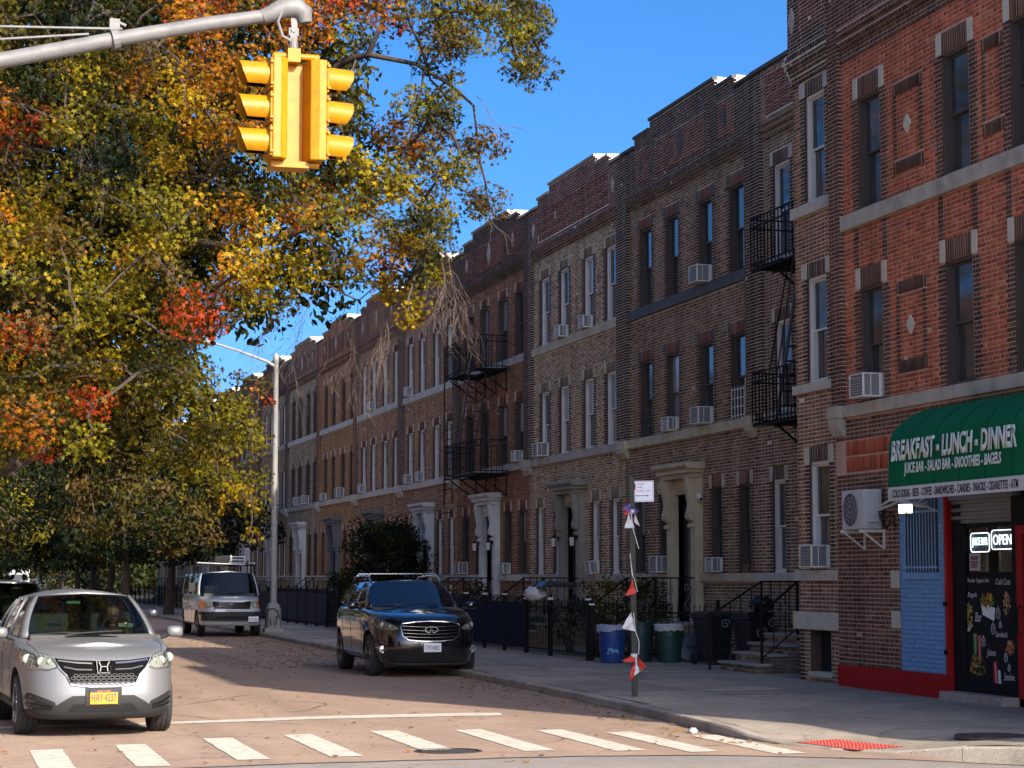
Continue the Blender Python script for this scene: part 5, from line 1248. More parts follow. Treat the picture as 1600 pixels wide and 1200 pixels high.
g.tube([(-.15, -.262, .42), (-.1, -.262, .22), (-.03, -.262, .36), (.03, -.262, .2), (.08, -.258, .5), (.16, -.22, .5)], .018, 5); g.build('graffiti', mat('black_spray', (.01, .01, .01), .6), t)

# ---------------------------------------------------------------- parking sign
t = thing('parking_sign', 'parking sign on a thin dark post with ribbons and pennants tied round it', 'sign', (9.75, 28.25, 0), group=None)
MB().prism([(-.04, -.02), (.04, -.02), (.04, .02), (.025, .02), (.018, -.006), (-.018, -.006), (-.025, .02), (-.04, .02)], 'z', -.01, 3.16).build('post', mat('dark_post', (.03, .034, .026), .55, .3, noise=.2, nscale=9), t)
t.rotation_euler = (0, radians(-.7), 0)
R_ = Matrix.Translation((.17, -.035, 2.80)) @ Matrix.Rotation(radians(-28), 4, 'Z')
pl = MB(); pl.prism([(-.155, .0), (-.15, -.005 * 0), (.15, 0), (.155, .006), (.155, .30), (.15, .306), (-.15, .306), (-.155, .30)], 'y', -.002, .002); pl.v = [R_ @ Vector(p) for p in pl.v]
o = pl.build('sign_plate', mat('sign_white', (.82, .84, .88), .4), t)
M_sr = mat('sign_red', (.30, .02, .05), .5)
RT = R_ @ Matrix.Translation((0, -.003, 0)) @ Matrix.Rotation(pi / 2, 4, 'X')
for s_, x, z, w_ in (('Tuesday', -.085, .245, .10), ('Friday', -.085, .20, .075), ('11:30am - 1pm', -.085, .145, .19)): put_text(s_, RT @ Matrix.Translation((x, z, 0)), .026, w_, M_sr, o, .015, thick=.001)
m = MB()
m.add([RT @ Vector(p) for p in ((-.12, .085, .001), (.05, .085, .001), (.05, .075, .001), (.085, .09, .001), (.05, .105, .001), (.05, .095, .001), (-.12, .095, .001))], [tuple(range(7))])
for a_, b_, c_, d_ in ((-.145, .145, .292, .296), (-.145, .145, .01, .014), (.141, .145, .014, .292)): m.add([RT @ Vector(p) for p in ((a_, c_, .001), (b_, c_, .001), (b_, d_, .001), (a_, d_, .001))], [(0, 1, 2, 3)])
m.add([RT @ Vector(p) for p in ((-.15, .17, .001), (-.12, .17, .001), (-.105, .23, .001), (-.12, .28, .001), (-.15, .28, .001))], [tuple(range(5))]); m.build('sign_print', M_sr, o)
def pennant(name, cols, tri, mname):
    m = MB(); a_, b_, c_ = [Vector(p) for p in tri]; n = 5; vs = []; fs = []
    for i in range(n + 1):
        for j in range(n + 1 - i): p = a_ + (b_ - a_) * i / n + (c_ - a_) * j / n; vs.append(p + Vector((0, .018 * sin(9 * p.z * 5 + i), 0)))
    idx = {}; k = 0
    for i in range(n + 1):
        for j in range(n + 1 - i): idx[(i, j)] = k; k += 1
    for i in range(n):
        for j in range(n - i):
            fs.append((idx[(i, j)], idx[(i + 1, j)], idx[(i, j + 1)]))
            if j < n - i - 1: fs.append((idx[(i + 1, j)], idx[(i + 1, j + 1)], idx[(i, j + 1)]))
    m.add(vs, fs); return m.build(name, mat(mname, cols, .6), t, smooth=True)
WH, RD, PU = (.62, .60, .58), (.55, .035, .02), (.12, .07, .30)
pennant('pennant', WH, ((-.07, -.05, 2.64), (-.13, -.06, 2.42), (.02, -.06, 2.42)), 'white_plastic'); pennant('pennant', WH, ((.03, -.05, 2.62), (.11, -.05, 2.45), (.02, -.05, 2.50)), 'white_plastic')
pennant('pennant', RD, ((-.02, -.04, 1.68), (-.13, -.05, 1.44), (.03, -.05, 1.48)), 'red_plastic'); pennant('pennant', WH, ((-.05, -.05, 1.22), (-.20, -.05, .98), (.0, -.05, .93)), 'white_plastic')
pennant('pennant', RD, ((.0, -.05, .60), (-.22, -.06, .52), (-.02, -.05, .48)), 'red_plastic'); pennant('pennant', RD, ((-.01, -.06, .55), (-.12, -.06, .22), (-.02, -.07, .28)), 'red_plastic'); pennant('pennant', RD, ((.03, -.06, .58), (.16, -.05, .42), (.07, -.05, .36)), 'red_plastic'); pennant('pennant', WH, ((.0, -.07, .6), (-.03, -.07, .3), (.05, -.07, .35)), 'white_plastic')
pennant('ribbon_bow', PU, ((-.04, -.05, 2.78), (-.16, -.05, 2.70), (-.02, -.06, 2.64)), 'purple_ribbon'); pennant('ribbon_bow', RD, ((-.07, -.06, 2.70), (-.17, -.06, 2.66), (-.09, -.06, 2.60)), 'red_plastic'); pennant('ribbon_bow', PU, ((.0, -.06, 2.74), (.09, -.06, 2.66), (.02, -.05, 2.6)), 'purple_ribbon')
MB().tube([(-.03, -.05, 2.66), (.0, -.05, 2.4), (.08, -.05, 2.12)], .007, 4).tube([(-.05, -.04, 2.05), (-.03, -.05, 1.75), (.01, -.05, 1.68), (.05, -.05, 1.5)], .006, 4).tube([(-.04, -.05, 1.9), (-.01, -.04, 1.7)], .006, 4).tube([(-.02, -.06, 1.2), (.0, -.06, .95), (.06, -.05, .78), (.05, -.05, .6)], .007, 4).build('string', mat('white_plastic'), t)
for z in (.55, 1.2, 1.66, 2.64): pass
for z in (.58, 2.66): MB().lathe([(.05, -.03), (.055, 0), (.05, .03)], 8, (0, 0, z)).build('wrapping', mat('white_plastic'), t)

# ---------------------------------------------------------------- bins
def can(x, y, col, cn, label, h=.74, r=.28, liner=None, lid=False, rz=0):
    t = thing('trash_can', label, 'trash can', (x, y, 0), rz, 'trash cans along the fence')
    mm = mat(cn, col, .5, noise=.1, nscale=5)
    MB().lathe([(r * .80, 0), (r * .84, .05), (r * .93, h * .70), (r * .99, h * .72), (r * .97, h * .76), (r * 1.0, h * .97), (r * 1.08, h * .97), (r * 1.08, h), (r * 1.0, h), (r * .95, h * .6), (r * .8, .06)], 28).build('body', mm, t, smooth=True)
    for sx in (-1, 1): MB().box(min(sx * r * 1.12, sx * r * .98), max(sx * r * 1.12, sx * r * .98), -.09, .09, h * .80, h * .84).build('handle', mm, t)
    if liner:
        ra = random.Random(int(x * 100)); m = MB(); n = 28; pr = [(r * .9, h * .9), (r * 1.0, h + .02), (r * 1.12, h - .0), (r * 1.11, h - .10)]; vs = []
        for (rr, z) in pr:
            for k in range(n): a_ = 2 * pi * k / n; vs.append((rr * cos(a_) * (1 + ra.uniform(-.015, .015)), rr * sin(a_), z + ra.uniform(-.02, .02)))
        m.add(vs, [(i * n + k, i * n + (k + 1) % n, (i + 1) * n + (k + 1) % n, (i + 1) * n + k) for i in range(3) for k in range(n)]); m.build('liner_bag', mat(*liner), t, smooth=True)
    return t
can(13.17, 39.55, (.010, .045, .20), 'blue_bin_plastic', 'blue trash can with clear liner and pale graffiti', liner=('clear_liner', (.30, .33, .45), .3))
g = [o for o in bpy.data.objects if o.name.startswith('trash_can')][-1]
m = MB(); ra = random.Random(9)
for k in range(26):
    a_ = -pi / 2 - .25 + ra.uniform(-.42, .42); z = .26 + ra.uniform(-.07, .07) * (1 if k % 2 else .6); r_ = .262; w_ = ra.uniform(.02, .05)
    m.add([(r_ * cos(a_ + s1 * w_), r_ * sin(a_ + s1 * w_), z + s2 * .016 + ra.uniform(-.008, .008)) for s1, s2 in ((-1, -1), (1, -1), (1.2, 1), (-.8, 1))], [(0, 1, 2, 3)])
m.build('graffiti', mat('pale_blue_spray', (.16, .42, .62), .6), g, kind='stuff')
can(13.88, 39.85, (.008, .028, .028), 'dark_green_plastic', 'dark green trash can with open lid right behind the sign post', h=.8)
can(14.36, 39.45, (.010, .045, .036), 'bottle_green_plastic', 'bottle-green trash can with white liner rim', liner=('white_liner', (.42, .43, .42), .4))
t = thing('round_cover', 'round dark green cover leaning on the fence beside the bottle-green can', 'cover', (14.80, 39.42, .29), group=None); t.rotation_euler = (radians(72), 0, radians(-12))
MB().lathe([(.30, -.02), (.31, .0), (.29, .03), (.22, .05), (.1, .06), (.0, .065)], 28).build('disc', mat('navy_green_plastic', (.012, .03, .045), .45), t, smooth=True); MB().tube([(-.08, 0, .06), (-.05, 0, .1), (.05, 0, .1), (.08, 0, .06)], .012).build('handle', mat('navy_green_plastic'), t)
MB().lathe([(.32, .86), (.33, .88), (.28, .92), (.0, .93)], 24, (13.88, 39.98, -.05)).mesh('x', M_black)
def wheelie(x, y, rz, label, logo=False, bag=False):
    t = thing('wheeled_bin', label, 'bin', (x, y, 0), rz, 'black wheeled bins beside the brick stoop'); mm = mat('black_bin_plastic', (.012, .013, .017), .45)
    m = MB(); vs = [(-.20, -.26, .05), (.20, -.26, .05), (.20, .22, .05), (-.20, .22, .05), (-.28, -.34, .92), (.28, -.34, .92), (.28, .32, .92), (-.28, .32, .92)]
    m.add(vs, [(0, 3, 2, 1), (4, 5, 6, 7), (0, 1, 5, 4), (1, 2, 6, 5), (2, 3, 7, 6), (3, 0, 4, 7)]); m.box(-.30, .30, -.36, .34, .90, .95); m.build('body', mm, t, bevel=.02)
    MB().prism([(-.38, .95), (.36, .95), (.34, 1.02), (.1, 1.05), (-.3, 1.03)], 'x', -.31, .31).build('lid', mm, t, bevel=.015)
    for sx in (-1, 1): MB().lathe([(.11, -.025), (.11, .025)], 16, M=Matrix.Translation((sx * .27, .26, .11)) @ Matrix.Rotation(pi / 2, 4, 'Y')).build('wheel', M_black, t)
    MB().tube([(-.24, .4, .98), (.24, .4, .98)], .018).build('handle', mm, t)
    if logo:
        l = MB(); l.tube([(.11 * cos(a_), -.345 + .0 * a_, .66 + .11 * sin(a_)) for a_ in np.linspace(0, 2 * pi, 20)], .010, 4); l.tube([(.08 * cos(a_), -.338, .66 + .08 * sin(a_)) for a_ in np.linspace(0, 2 * pi, 20)], .005, 4); l.box(-.012, .012, -.345, -.33, .60, .72); l.box(-.04, .04, -.345, -.33, .70, .715)
        l.build('emblem', mat('grey_print', (.28, .30, .32), .6), t)
    return t
wheelie(14.80, 38.15, radians(12), 'plain black wheeled bin, left of the two beside the stoop'); wheelie(15.28, 37.25, radians(8), 'black wheeled bin with round pale emblem, right of the two beside the stoop', True)
def bag(loc, r, col, name, label, seed):
    ra = random.Random(seed); bm = bmesh.new(); bmesh.ops.create_icosphere(bm, subdivisions=3, radius=r)
    for v in bm.verts: v.co *= 1 + .22 * sin(v.co.x * 23 / r * .3 + seed) * cos(v.co.z * 17 / r * .3 + v.co.y * 30) + ra.uniform(-.09, .09); v.co.z *= .72; v.co.y *= 1.3
    me = bpy.data.meshes.new('bag'); bm.to_mesh(me); bm.free(); me.materials.append(mat(name, col, .35)); me.polygons.foreach_set('use_smooth', [True] * len(me.polygons)); o = link('trash_bag', me, None, loc); return tag(o, label, 'bag')
bag((15.35, 37.0, 1.20), .22, (.012, .012, .014), 'black_bag', 'small knotted black trash bag on top of the emblem bin', 2)
o = bag((13.0, 44.4, 1.34), .24, (.52, .50, .48), 'grey_white_bag', 'crumpled pale plastic bag draped over the iron fence gate', 5)
tag(MB().prism([(-.42, 0), (.42, 0), (.36, .1), (-.3, .14)], 'y', -.3, .3).build('flat_cover', mat('black_bin_plastic'), None, loc=(13.35, 44.0, 1.5), bevel=.03), 'black bin cover propped above the pale bag behind the fence', 'cover')
for i, (x, y, lb) in enumerate(((10.05, 26.2, 'a'),)): pass
o = bag((8.62, 22.9, -.09), .05, (.6, .62, .62), 'clear_wrapper', 'crumpled clear wrapper in the gutter near the crosswalk', 8); o['category'] = 'litter'; o.name = 'litter'

# ---------------------------------------------------------------- woman behind the fence
def body(name, J, E, m_, parent, sub=2):
    me = bpy.data.meshes.new(name); me.from_pydata([j[:3] for j in J], E, []); me.materials.append(m_); o = link(name, me, parent)
    sk = o.modifiers.new('skin', 'SKIN'); sv = me.skin_vertices[0].data
    for i, j in enumerate(J): sv[i].radius = (j[3], j[4] if len(j) > 4 else j[3])
    sv[0].use_root = True
    s = o.modifiers.new('sub', 'SUBSURF'); s.levels = s.render_levels = sub
    me2 = bpy.data.meshes.new_from_object(o.evaluated_get(bpy.context.evaluated_depsgraph_get())); o.modifiers.clear(); o.data = me2; me2.polygons.foreach_set('use_smooth', [True] * len(me2.polygons)); return o
M_skin = mat('skin', (.33, .18, .12), .5)
def headmesh(parent, loc, rz, hair, r=.1, long=True, name='head'):
    bm = bmesh.new(); bmesh.ops.create_uvsphere(bm, u_segments=24, v_segments=18, radius=1)
    for v in bm.verts:
        x, y, z = v.co; k = 1 - .22 * max(0, -z) ** 1.5
        v.co = Vector((x * .72 * k, y * .88 * k, z * 1.12)) * r
        if y < 0:
            v.co.y -= r * .16 * max(0, 1 - (x / .18) ** 2) * max(0, 1 - ((z + .12) / .22) ** 2)     # nose
            for ex in (-.3, .3): v.co.y += r * .10 * math.exp(-(((x - ex) / .14) ** 2 + ((z - .08) / .1) ** 2))
            v.co.y -= r * .04 * math.exp(-((x / .22) ** 2 + ((z + .45) / .07) ** 2))
    me = bpy.data.meshes.new(name); bm.to_mesh(me); bm.free(); me.materials.append(M_skin); me.polygons.foreach_set('use_smooth', [True] * len(me.polygons))
    o = link(name, me, parent, loc); o.rotation_euler = (0, 0, rz)
    f = MB()
    for ex in (-.26, .26): f.lathe([(.0, -.01), (.09 * r, 0), (.0, .012)], 8, M=Matrix.Translation((ex * r, -.80 * r, .09 * r)) @ Matrix.Rotation(pi / 2, 4, 'X'))
    f.build('eye', M_black, o)
    MB().box(-.2 * r, .2 * r, -.86 * r, -.80 * r, -.50 * r, -.44 * r).build('mouth', mat('lips', (.25, .07, .06), .5), o)
    bm = bmesh.new(); bmesh.ops.create_uvsphere(bm, u_segments=20, v_segments=14, radius=1)
    for v in bm.verts:
        x, y, z = v.co; v.co = Vector((x * .88, y * 1.02 + .10, z * 1.18 + .10)) * r
        if y < -.1 and z < .62: v.co.y = max(v.co.y, -.30 * r)
        if long and z < 0 and y > -.2: v.co.z -= r * 1.3 * (-z); v.co.x *= 1.1
    me = bpy.data.meshes.new('hair'); bm.to_mesh(me); bm.free(); me.materials.append(mat(*hair)); me.polygons.foreach_set('use_smooth', [True] * len(me.polygons)); link('hair', me, o)
    return o
t = thing('person', 'person with long dark hair in dark clothes behind the fence by the black SUV', 'person', (14.12, 57.0, 0), radians(35))
J = [(0, 0, .82, .13, .10), (0, 0, 1.0, .12, .09), (0, .0, 1.18, .15, .10), (0, 0, 1.28, .06), (-.16, 0, 1.22, .055), (.16, 0, 1.22, .055), (-.2, .0, .98, .045), (.2, 0, .98, .045), (-.2, -.06, .75, .035), (.2, -.06, .75, .035), (-.08, 0, .72, .085), (.08, 0, .72, .085), (-.09, .0, .42, .06), (.09, 0, .42, .06), (-.09, .02, .08, .045), (.09, .02, .08, .045), (-.09, -.1, .04, .04), (.09, -.1, .04, .04), (0, 0, 1.34, .05)]
E_ = [(0, 1), (1, 2), (2, 3), (3, 18), (2, 4), (2, 5), (4, 6), (5, 7), (6, 8), (7, 9), (0, 10), (0, 11), (10, 12), (11, 13), (12, 14), (13, 15), (14, 16), (15, 17)]
body('body', J, E_, mat('dark_clothes', (.012, .012, .018), .8), t); headmesh(t, (0, -.01, 1.43), 0, ('dark_hair', (.010, .007, .006), .5), .095)
for sx in (-1, 1): body('hand', [(sx * .2, -.06, .74, .03), (sx * .2, -.07, .68, .026, .014), (sx * .2, -.09, .62, .012), (sx * .18, -.1, .61, .011), (sx * .215, -.08, .61, .011), (sx * .17, -.06, .65, .011)], [(0, 1), (1, 2), (1, 3), (1, 4), (1, 5)], M_skin, t, 1)
for yy, z, x, lb in ((EDG[0] + 3.25, 2.95, XF - .18, 'small pale camera lamp on the left of the cream doorway'),):
    pass
t = thing('security_camera', 'small white security camera on the right side of the cream doorway', 'camera', (XF - .1, EDG[0] + 3.05, 3.42))
MB().lathe([(.05, 0), (.055, .05), (.03, .09)], 12).build('mount', M_acw, t, smooth=True); MB().lathe([(.05, 0), (.05, .12), (.045, .13)], 12, M=Matrix.Translation((0, 0, .0)) @ Matrix.Rotation(pi / 2 + .3, 4, 'X')).build('camera_body', M_acw, t, smooth=True); MB().lathe([(.035, 0), (.02, .012)], 12, M=Matrix.Translation((0, -.125, -.04)) @ Matrix.Rotation(pi / 2 + .3, 4, 'X')).build('lens', M_black, t)
for i, lb in ((1, 'greige'), (2, 'white')):
    wall_lamp(EDG[i] + DOOR[0] - .2, 2.75, XF - .2, 'dark wall lantern on the right side of the %s doorway %s' % (lb, 'of the grey-tan house' if i == 1 else 'under the fire escape')); wall_lamp(EDG[i] + DOOR[1] + .2, 2.75, XF - .2, 'dark wall lantern on the left side of the %s doorway %s' % (lb, 'of the grey-tan house' if i == 1 else 'under the fire escape'))
t = thing('flower_pot', 'terracotta flower pot on the ground-floor sill right of the cream doorway', 'pot', (XF - .02, EDG[0] + .6, 1.8)); MB().lathe([(.06, 0), (.09, .14), (.1, .14), (.1, .18), (.085, .18), (.08, .15)], 14).build('pot', mat('terracotta', (.16, .07, .05), .8), t, smooth=True); MB().lathe([(.08, .15), (.0, .16)], 12).build('soil', M_black, t)
# ---------------------------------------------------------------- vehicles
def cpaint(name, col, metal=.55, rough=.32, coat=1.0):
    m = mat(name, col, rough, metal, coat=coat, noise=.03, nscale=300, dirt=(*[c * .75 + .03 for c in col], .35), dscale=2.2); return m
M_tyre = mat('tyre_rubber', (.018, .018, .018), .85, bump=.2, bscale=60); M_rim = mat('alloy_rim', (.42, .42, .43), .3, .85)
M_chrome = mat('chrome', (.52, .52, .53), .16, 1); M_plast = mat('grey_black_plastic', (.020, .021, .021), .6, spec=.25); M_gloss = mat('gloss_black', (.008, .008, .009), .15)
M_carglass = glass_mat('car_glass', (.22, .28, .235)); M_privacy = glass_mat('privacy_glass', (.06, .07, .07)); M_cabin = mat('cabin_trim', (.05, .048, .045), .8); M_seat = mat('seat_cloth', (.11, .10, .095), .9)
M_hl = mat('headlamp_reflector', (.36, .35, .30), .5, 0); M_hlc = mat('headlamp_bulb', (.34, .34, .32), .35, .2); M_amber = mat('amber_lens', (.62, .14, .01), .2, coat=1); M_lens = glass_mat('clear_lens', (.86, .88, .86))
class Car:
    def __init__(s, name, label, cat, L, W, rings, cap, gh, paint, wheels, r=.34, clad=None, glass=None, rearglass=None, cab=None, privacy_from=3, pillar=None):
        s.t = thing(name, label, cat); s.L = L; s.W = W; s.paint = paint; N = 72; s.N = N
        # dense rings by monotone interpolation over the key rings
        keys = np.array([[k[0], k[1], k[2], k[3], k[4], k[5], k[6]] for k in rings]); nk = len(keys); sub = 4; tt = np.linspace(0, nk - 1, (nk - 1) * sub + 1)
        def cr(col):
            out = []
            for t in tt:
                i = min(int(t), nk - 2); f = t - i; p1, p2 = keys[i, col], keys[i + 1, col]; p0 = keys[max(i - 1, 0), col]; p3 = keys[min(i + 2, nk - 1), col]
                m1 = (p2 - p0) / 2; m2 = (p3 - p1) / 2
                if (p2 - p1) * (p1 - p0) <= 0 and i > 0: m1 = 0
                if (p3 - p2) * (p2 - p1) <= 0 and i < nk - 2: m2 = 0
                out.append((2 * f ** 3 - 3 * f * f + 1) * p1 + (f ** 3 - 2 * f * f + f) * m1 + (-2 * f ** 3 + 3 * f * f) * p2 + (f ** 3 - f * f) * m2)
            return out
        C = [cr(c) for c in range(7)]; R = []
        for zf, zr, w_, yf, yr, nf, nr in zip(*C):
            ring = []
            for k in range(N):
                a = -pi / 2 + 2 * pi * k / N; c, q = cos(a), sin(a); n_ = nf if q < 0 else nr
                # corner-rounded outline: exponent n_, flat sides
                x = w_ * (abs(c) ** (2 / n_)) * (1 if c >= 0 else -1); ym = (yf + yr) / 2; h = (yr - yf) / 2; y = ym + h * (abs(q) ** (2 / n_)) * (1 if q >= 0 else -1)
                u = max(0, min(1, (y - yf) / max(.01, yr - yf))); ring.append((x, y, zf + (zr - zf) * min(1, u / .32) if zr > zf else zf + (zr - zf) * u))
            R.append(ring)
        mb = MB(); vs = [p for r_ in R for p in r_]; M_ = len(R)
        fs = [(i * N + k, i * N + (k + 1) % N, (i + 1) * N + (k + 1) % N, (i + 1) * N + k) for i in range(M_ - 1) for k in range(N)]
        mb.add(vs, fs); mb.m = [0] * len(fs)
        # bottom and top closed by strips across, the top with a crown
        def cap_(ring, crown, flip):
            half = N // 2; nx = 8; rows = []
            for k in range(0, half + 1):
                a = Vector(ring[k]); b = Vector(ring[(N - k) % N]); rows.append([a.lerp(b, j / nx) + Vector((0, 0, crown * (1 - (2 * j / nx - 1) ** 2))) for j in range(nx + 1)] if (a - b).length > 1e-6 else [a + Vector((0, 0, 0))] * (nx + 1))
            vs = [p for r_ in rows for p in r_]; f = []
            for i in range(half):
                for j in range(nx): q = i * (nx + 1) + j; ff = (q, q + 1, q + nx + 2, q + nx + 1); f.append(ff if flip else ff[::-1])
            mb.add(vs, f)
        cap_(R[0], 0, False); cap_(R[-1], cap, True)
        me = mb.mesh('body', [paint, M_black], False); bm = bmesh.new(); bm.from_mesh(me); bmesh.ops.remove_doubles(bm, verts=bm.verts, dist=1e-4); bmesh.ops.dissolve_degenerate(bm, edges=bm.edges, dist=1e-5); bmesh.ops.recalc_face_normals(bm, faces=bm.faces); bm.to_mesh(me); bm.free()
        o = link('body', me, s.t)
        if clad: me.materials.append(M_plast)
        cb = MB()
        for (x, y) in wheels:
            sx = 1 if x > 0 else -1
            cb.lathe([(r + .065, -.5), (r + .065, 0)] if sx < 0 else [(r + .065, 0), (r + .065, .5)], 32, M=Matrix.Translation((sx * (W - .32), y, r + .02)) @ Matrix.Rotation(pi / 2, 4, 'Y'))
        cme = cb.mesh('cut', M_black, fix=True); co = link('cut', cme); bo = o.modifiers.new('b', 'BOOLEAN'); bo.object = co; bo.operation = 'DIFFERENCE'; bo.solver = 'EXACT'; bo.material_mode = 'TRANSFER'
        bpy.context.view_layer.update(); me2 = bpy.data.meshes.new_from_object(o.evaluated_get(bpy.context.evaluated_depsgraph_get())); o.modifiers.clear(); o.data = me2; bpy.data.objects.remove(co)
        if clad:
            idx = len(me2.materials) - 1
            ci = [i for i, m_ in enumerate(me2.materials) if m_ and m_.name == M_plast.name][0]
            for p in me2.polygons:
                if me2.materials[p.material_index] and me2.materials[p.material_index].name == paint.name and clad(p.center): p.material_index = ci
        me2.polygons.foreach_set('use_smooth', [True] * len(me2.polygons)); me2.set_sharp_from_angle(angle=radians(38)); s.body = o
        bm = bmesh.new(); bm.from_mesh(me2); s.bvh = BVHTree.FromBMesh(bm); bm.free()
        # greenhouse: pairs of base and roof points round one half, with the kind of the panel that follows
        s.gh(gh, glass or M_carglass, rearglass or M_carglass, privacy_from, pillar)
        for (x, y) in wheels: s.wheel(x, y, r)
    def gh(s, g, glass, rear, pf, pillar):
        nv = 5; bulge = g.get('bulge', .05); pts = g['pts']; P = []
        for (x0, y0, z0, x1, y1, z1, kind) in pts:
            col = []
            for j in range(nv + 1):
                t = j / nv; b = bulge * 4 * t * (1 - t) * (1 if x0 > .01 else .4); col.append(Vector((x0 + (x1 - x0) * t + b * (1 if x0 > .5 else x0), y0 + (y1 - y0) * t, z0 + (z1 - z0) * t)))
            P.append((col, kind))
        mir = lambda v: Vector((-v.x, v.y, v.z))
        pm = MB(); panes = {}
        for i in range(len(P) - 1):
            for sd in (1, -1):
                f = (lambda v: v) if sd == 1 else mir
                kind = P[i][1]; tgt = panes.setdefault((kind + (str(i) if kind == 'p' else ''), sd if kind[0] in 'sp' else 0), MB())
                for j in range(nv):
                    q = [f(P[i][0][j]), f(P[i + 1][0][j]), f(P[i + 1][0][j + 1]), f(P[i][0][j + 1])]; tgt.face(*(q if sd == 1 else q[::-1]))
        # roof: strips across with crown
        top = [c[0][-1] for c in P]; nx = 8; ya_, yb_ = top[0].y, top[-1].y; lc = lambda v: Vector((0, 0, g.get('lcrown', .055) * sin(pi * min(1, max(0, (v.y - ya_) / (yb_ - ya_)))) * (1 if True else 0))); rows = [[mir(v).lerp(v, j / nx) + Vector((0, 0, g.get('crown', .06) * (1 - (2 * j / nx - 1) ** 2) * min(1, abs(v.x) / .4))) + lc(v) * (.25 + .75 * (1 - (2 * j / nx - 1) ** 2)) * min(1, abs(v.x) / .3) for j in range(nx + 1)] for v in top]
        rf = MB(); vs = [p for r_ in rows for p in r_]; rf.add(vs, [(i * (nx + 1) + j, i * (nx + 1) + j + 1, (i + 1) * (nx + 1) + j + 1, (i + 1) * (nx + 1) + j) for i in range(len(rows) - 1) for j in range(nx)])
        ro = rf.build('roof', s.paint, s.t, smooth=50, fix=True); sm_ = ro.modifiers.new('s', 'SOLIDIFY'); sm_.thickness = .03; sm_.offset = -1
        for (kind, sd), mb in panes.items():
            if kind[0] == 'p':
                po = mb.build('pillar', pillar or s.paint, s.t, smooth=50, fix=True); sm_ = po.modifiers.new('s', 'SOLIDIFY'); sm_.thickness = .035; sm_.offset = 0; continue
            m_ = glass if kind[0] == 'w' or (kind[0] == 's' and int(kind[1:]) < pf) else rear
            o = mb.build({'w': 'windshield', 's': 'side_window', 'r': 'rear_window'}[kind[0]], m_, s.t, smooth=60, fix=True)
    def wheel(s, x, y, r):
        sx = 1 if x > 0 else -1; M = Matrix.Translation((x, y, r)) @ Matrix.Rotation(sx * pi / 2, 4, 'Y'); w_ = .115
        ty = MB(); ty.lathe([(r * .68, -w_), (r * .93, -w_), (r * .985, -w_ * .8), (r, -w_ * .5), (r, w_ * .5), (r * .985, w_ * .8), (r * .93, w_), (r * .68, w_)], 36, M=M); o = ty.build('wheel', M_tyre, s.t, smooth=True)
        g = MB()
        for q in (-.5, 0, .5): g.tube([M @ Vector((r * 1.002 * cos(a), r * 1.002 * sin(a), w_ * q)) for a in np.linspace(0, 2 * pi, 37)], .006, 4)
        g.build('tread_groove', M_black, o)
        rm = MB(); rm.lathe([(r * .70, w_ * .92), (r * .66, w_ * 1.02), (r * .62, w_ * .85), (r * .60, .02), (.0, .02)], 30, M=M)
        for k in range(s.spokes if hasattr(s, 'spokes') else 5):
            a = 2 * pi * k / 5; 
            for da in (-.13, .13):
                rm.bar(M @ Vector((.03 * cos(a), .03 * sin(a), w_ * .8)), M @ Vector((r * .65 * cos(a + da), r * .65 * sin(a + da), w_ * .92)), .035, .02)
        rm.lathe([(.05, w_ * .7), (.045, w_ * .95), (0, w_ * .97)], 12, M=M); rm.build('rim', M_rim, o, smooth=True)
    def patch(s, name, poly, m_, d='front', off=.006, thick=.02, res=.05, parent=None, smooth=True, both=False, sgn=1):
        """outline drawn in front view (x,z) or side view (y,z), laid on the body"""
        bm = bmesh.new(); vs = [bm.verts.new((a, b, 0)) for a, b in poly]; bm.faces.new(vs)
        bmesh.ops.triangulate(bm, faces=bm.faces[:])
        for _ in range(5):
            le = [e for e in bm.edges if e.calc_length() > res]
            if not le: break
            bmesh.ops.subdivide_edges(bm, edges=le, cuts=1); bmesh.ops.triangulate(bm, faces=bm.faces[:])
        last = None
        for v in bm.verts:
            a, b = v.co.x, v.co.y
            if d == 'front': o, dr = Vector((a, -2, b)), Vector((0, 1, 0))
            elif d == 'top': o, dr = Vector((a, b, 3)), Vector((0, 0, -1))
            else: o, dr = Vector((sgn * 3, a, b)), Vector((-sgn, 0, 0))
            h = s.bvh.ray_cast(o, dr)
            p = h[0] if h[0] is not None else (last if last is not None else o + dr * 2)
            if h[0] is None and last is not None: p = Vector((o.x if d == 'front' else last.x, last.y if d == 'front' else o.y, o.z))
            last = p; v.co = p - dr * off
        dr2 = {'front': Vector((0, 1, 0)), 'top': Vector((0, 0, -1)), 'side': Vector((-sgn, 0, 0))}[d]
        r_ = bmesh.ops.extrude_face_region(bm, geom=bm.faces[:])
        for g in r_['geom']:
            if isinstance(g, bmesh.types.BMVert): g.co += dr2 * thick
        bmesh.ops.recalc_face_normals(bm, faces=bm.faces)
        me = bpy.data.meshes.new(name); bm.to_mesh(me); bm.free(); me.materials.append(m_)
        if smooth: me.polygons.foreach_set('use_smooth', [True] * len(me.polygons)); me.set_sharp_from_angle(angle=radians(35))
        return link(name, me, parent or s.t)
    def hit(s, x, z): h = s.bvh.ray_cast(Vector((x, -2, z)), Vector((0, 1, 0))); return h[0]
    def shit(s, y, z, sgn): h = s.bvh.ray_cast(Vector((sgn * 3, y, z)), Vector((-sgn, 0, 0))); return h[0]
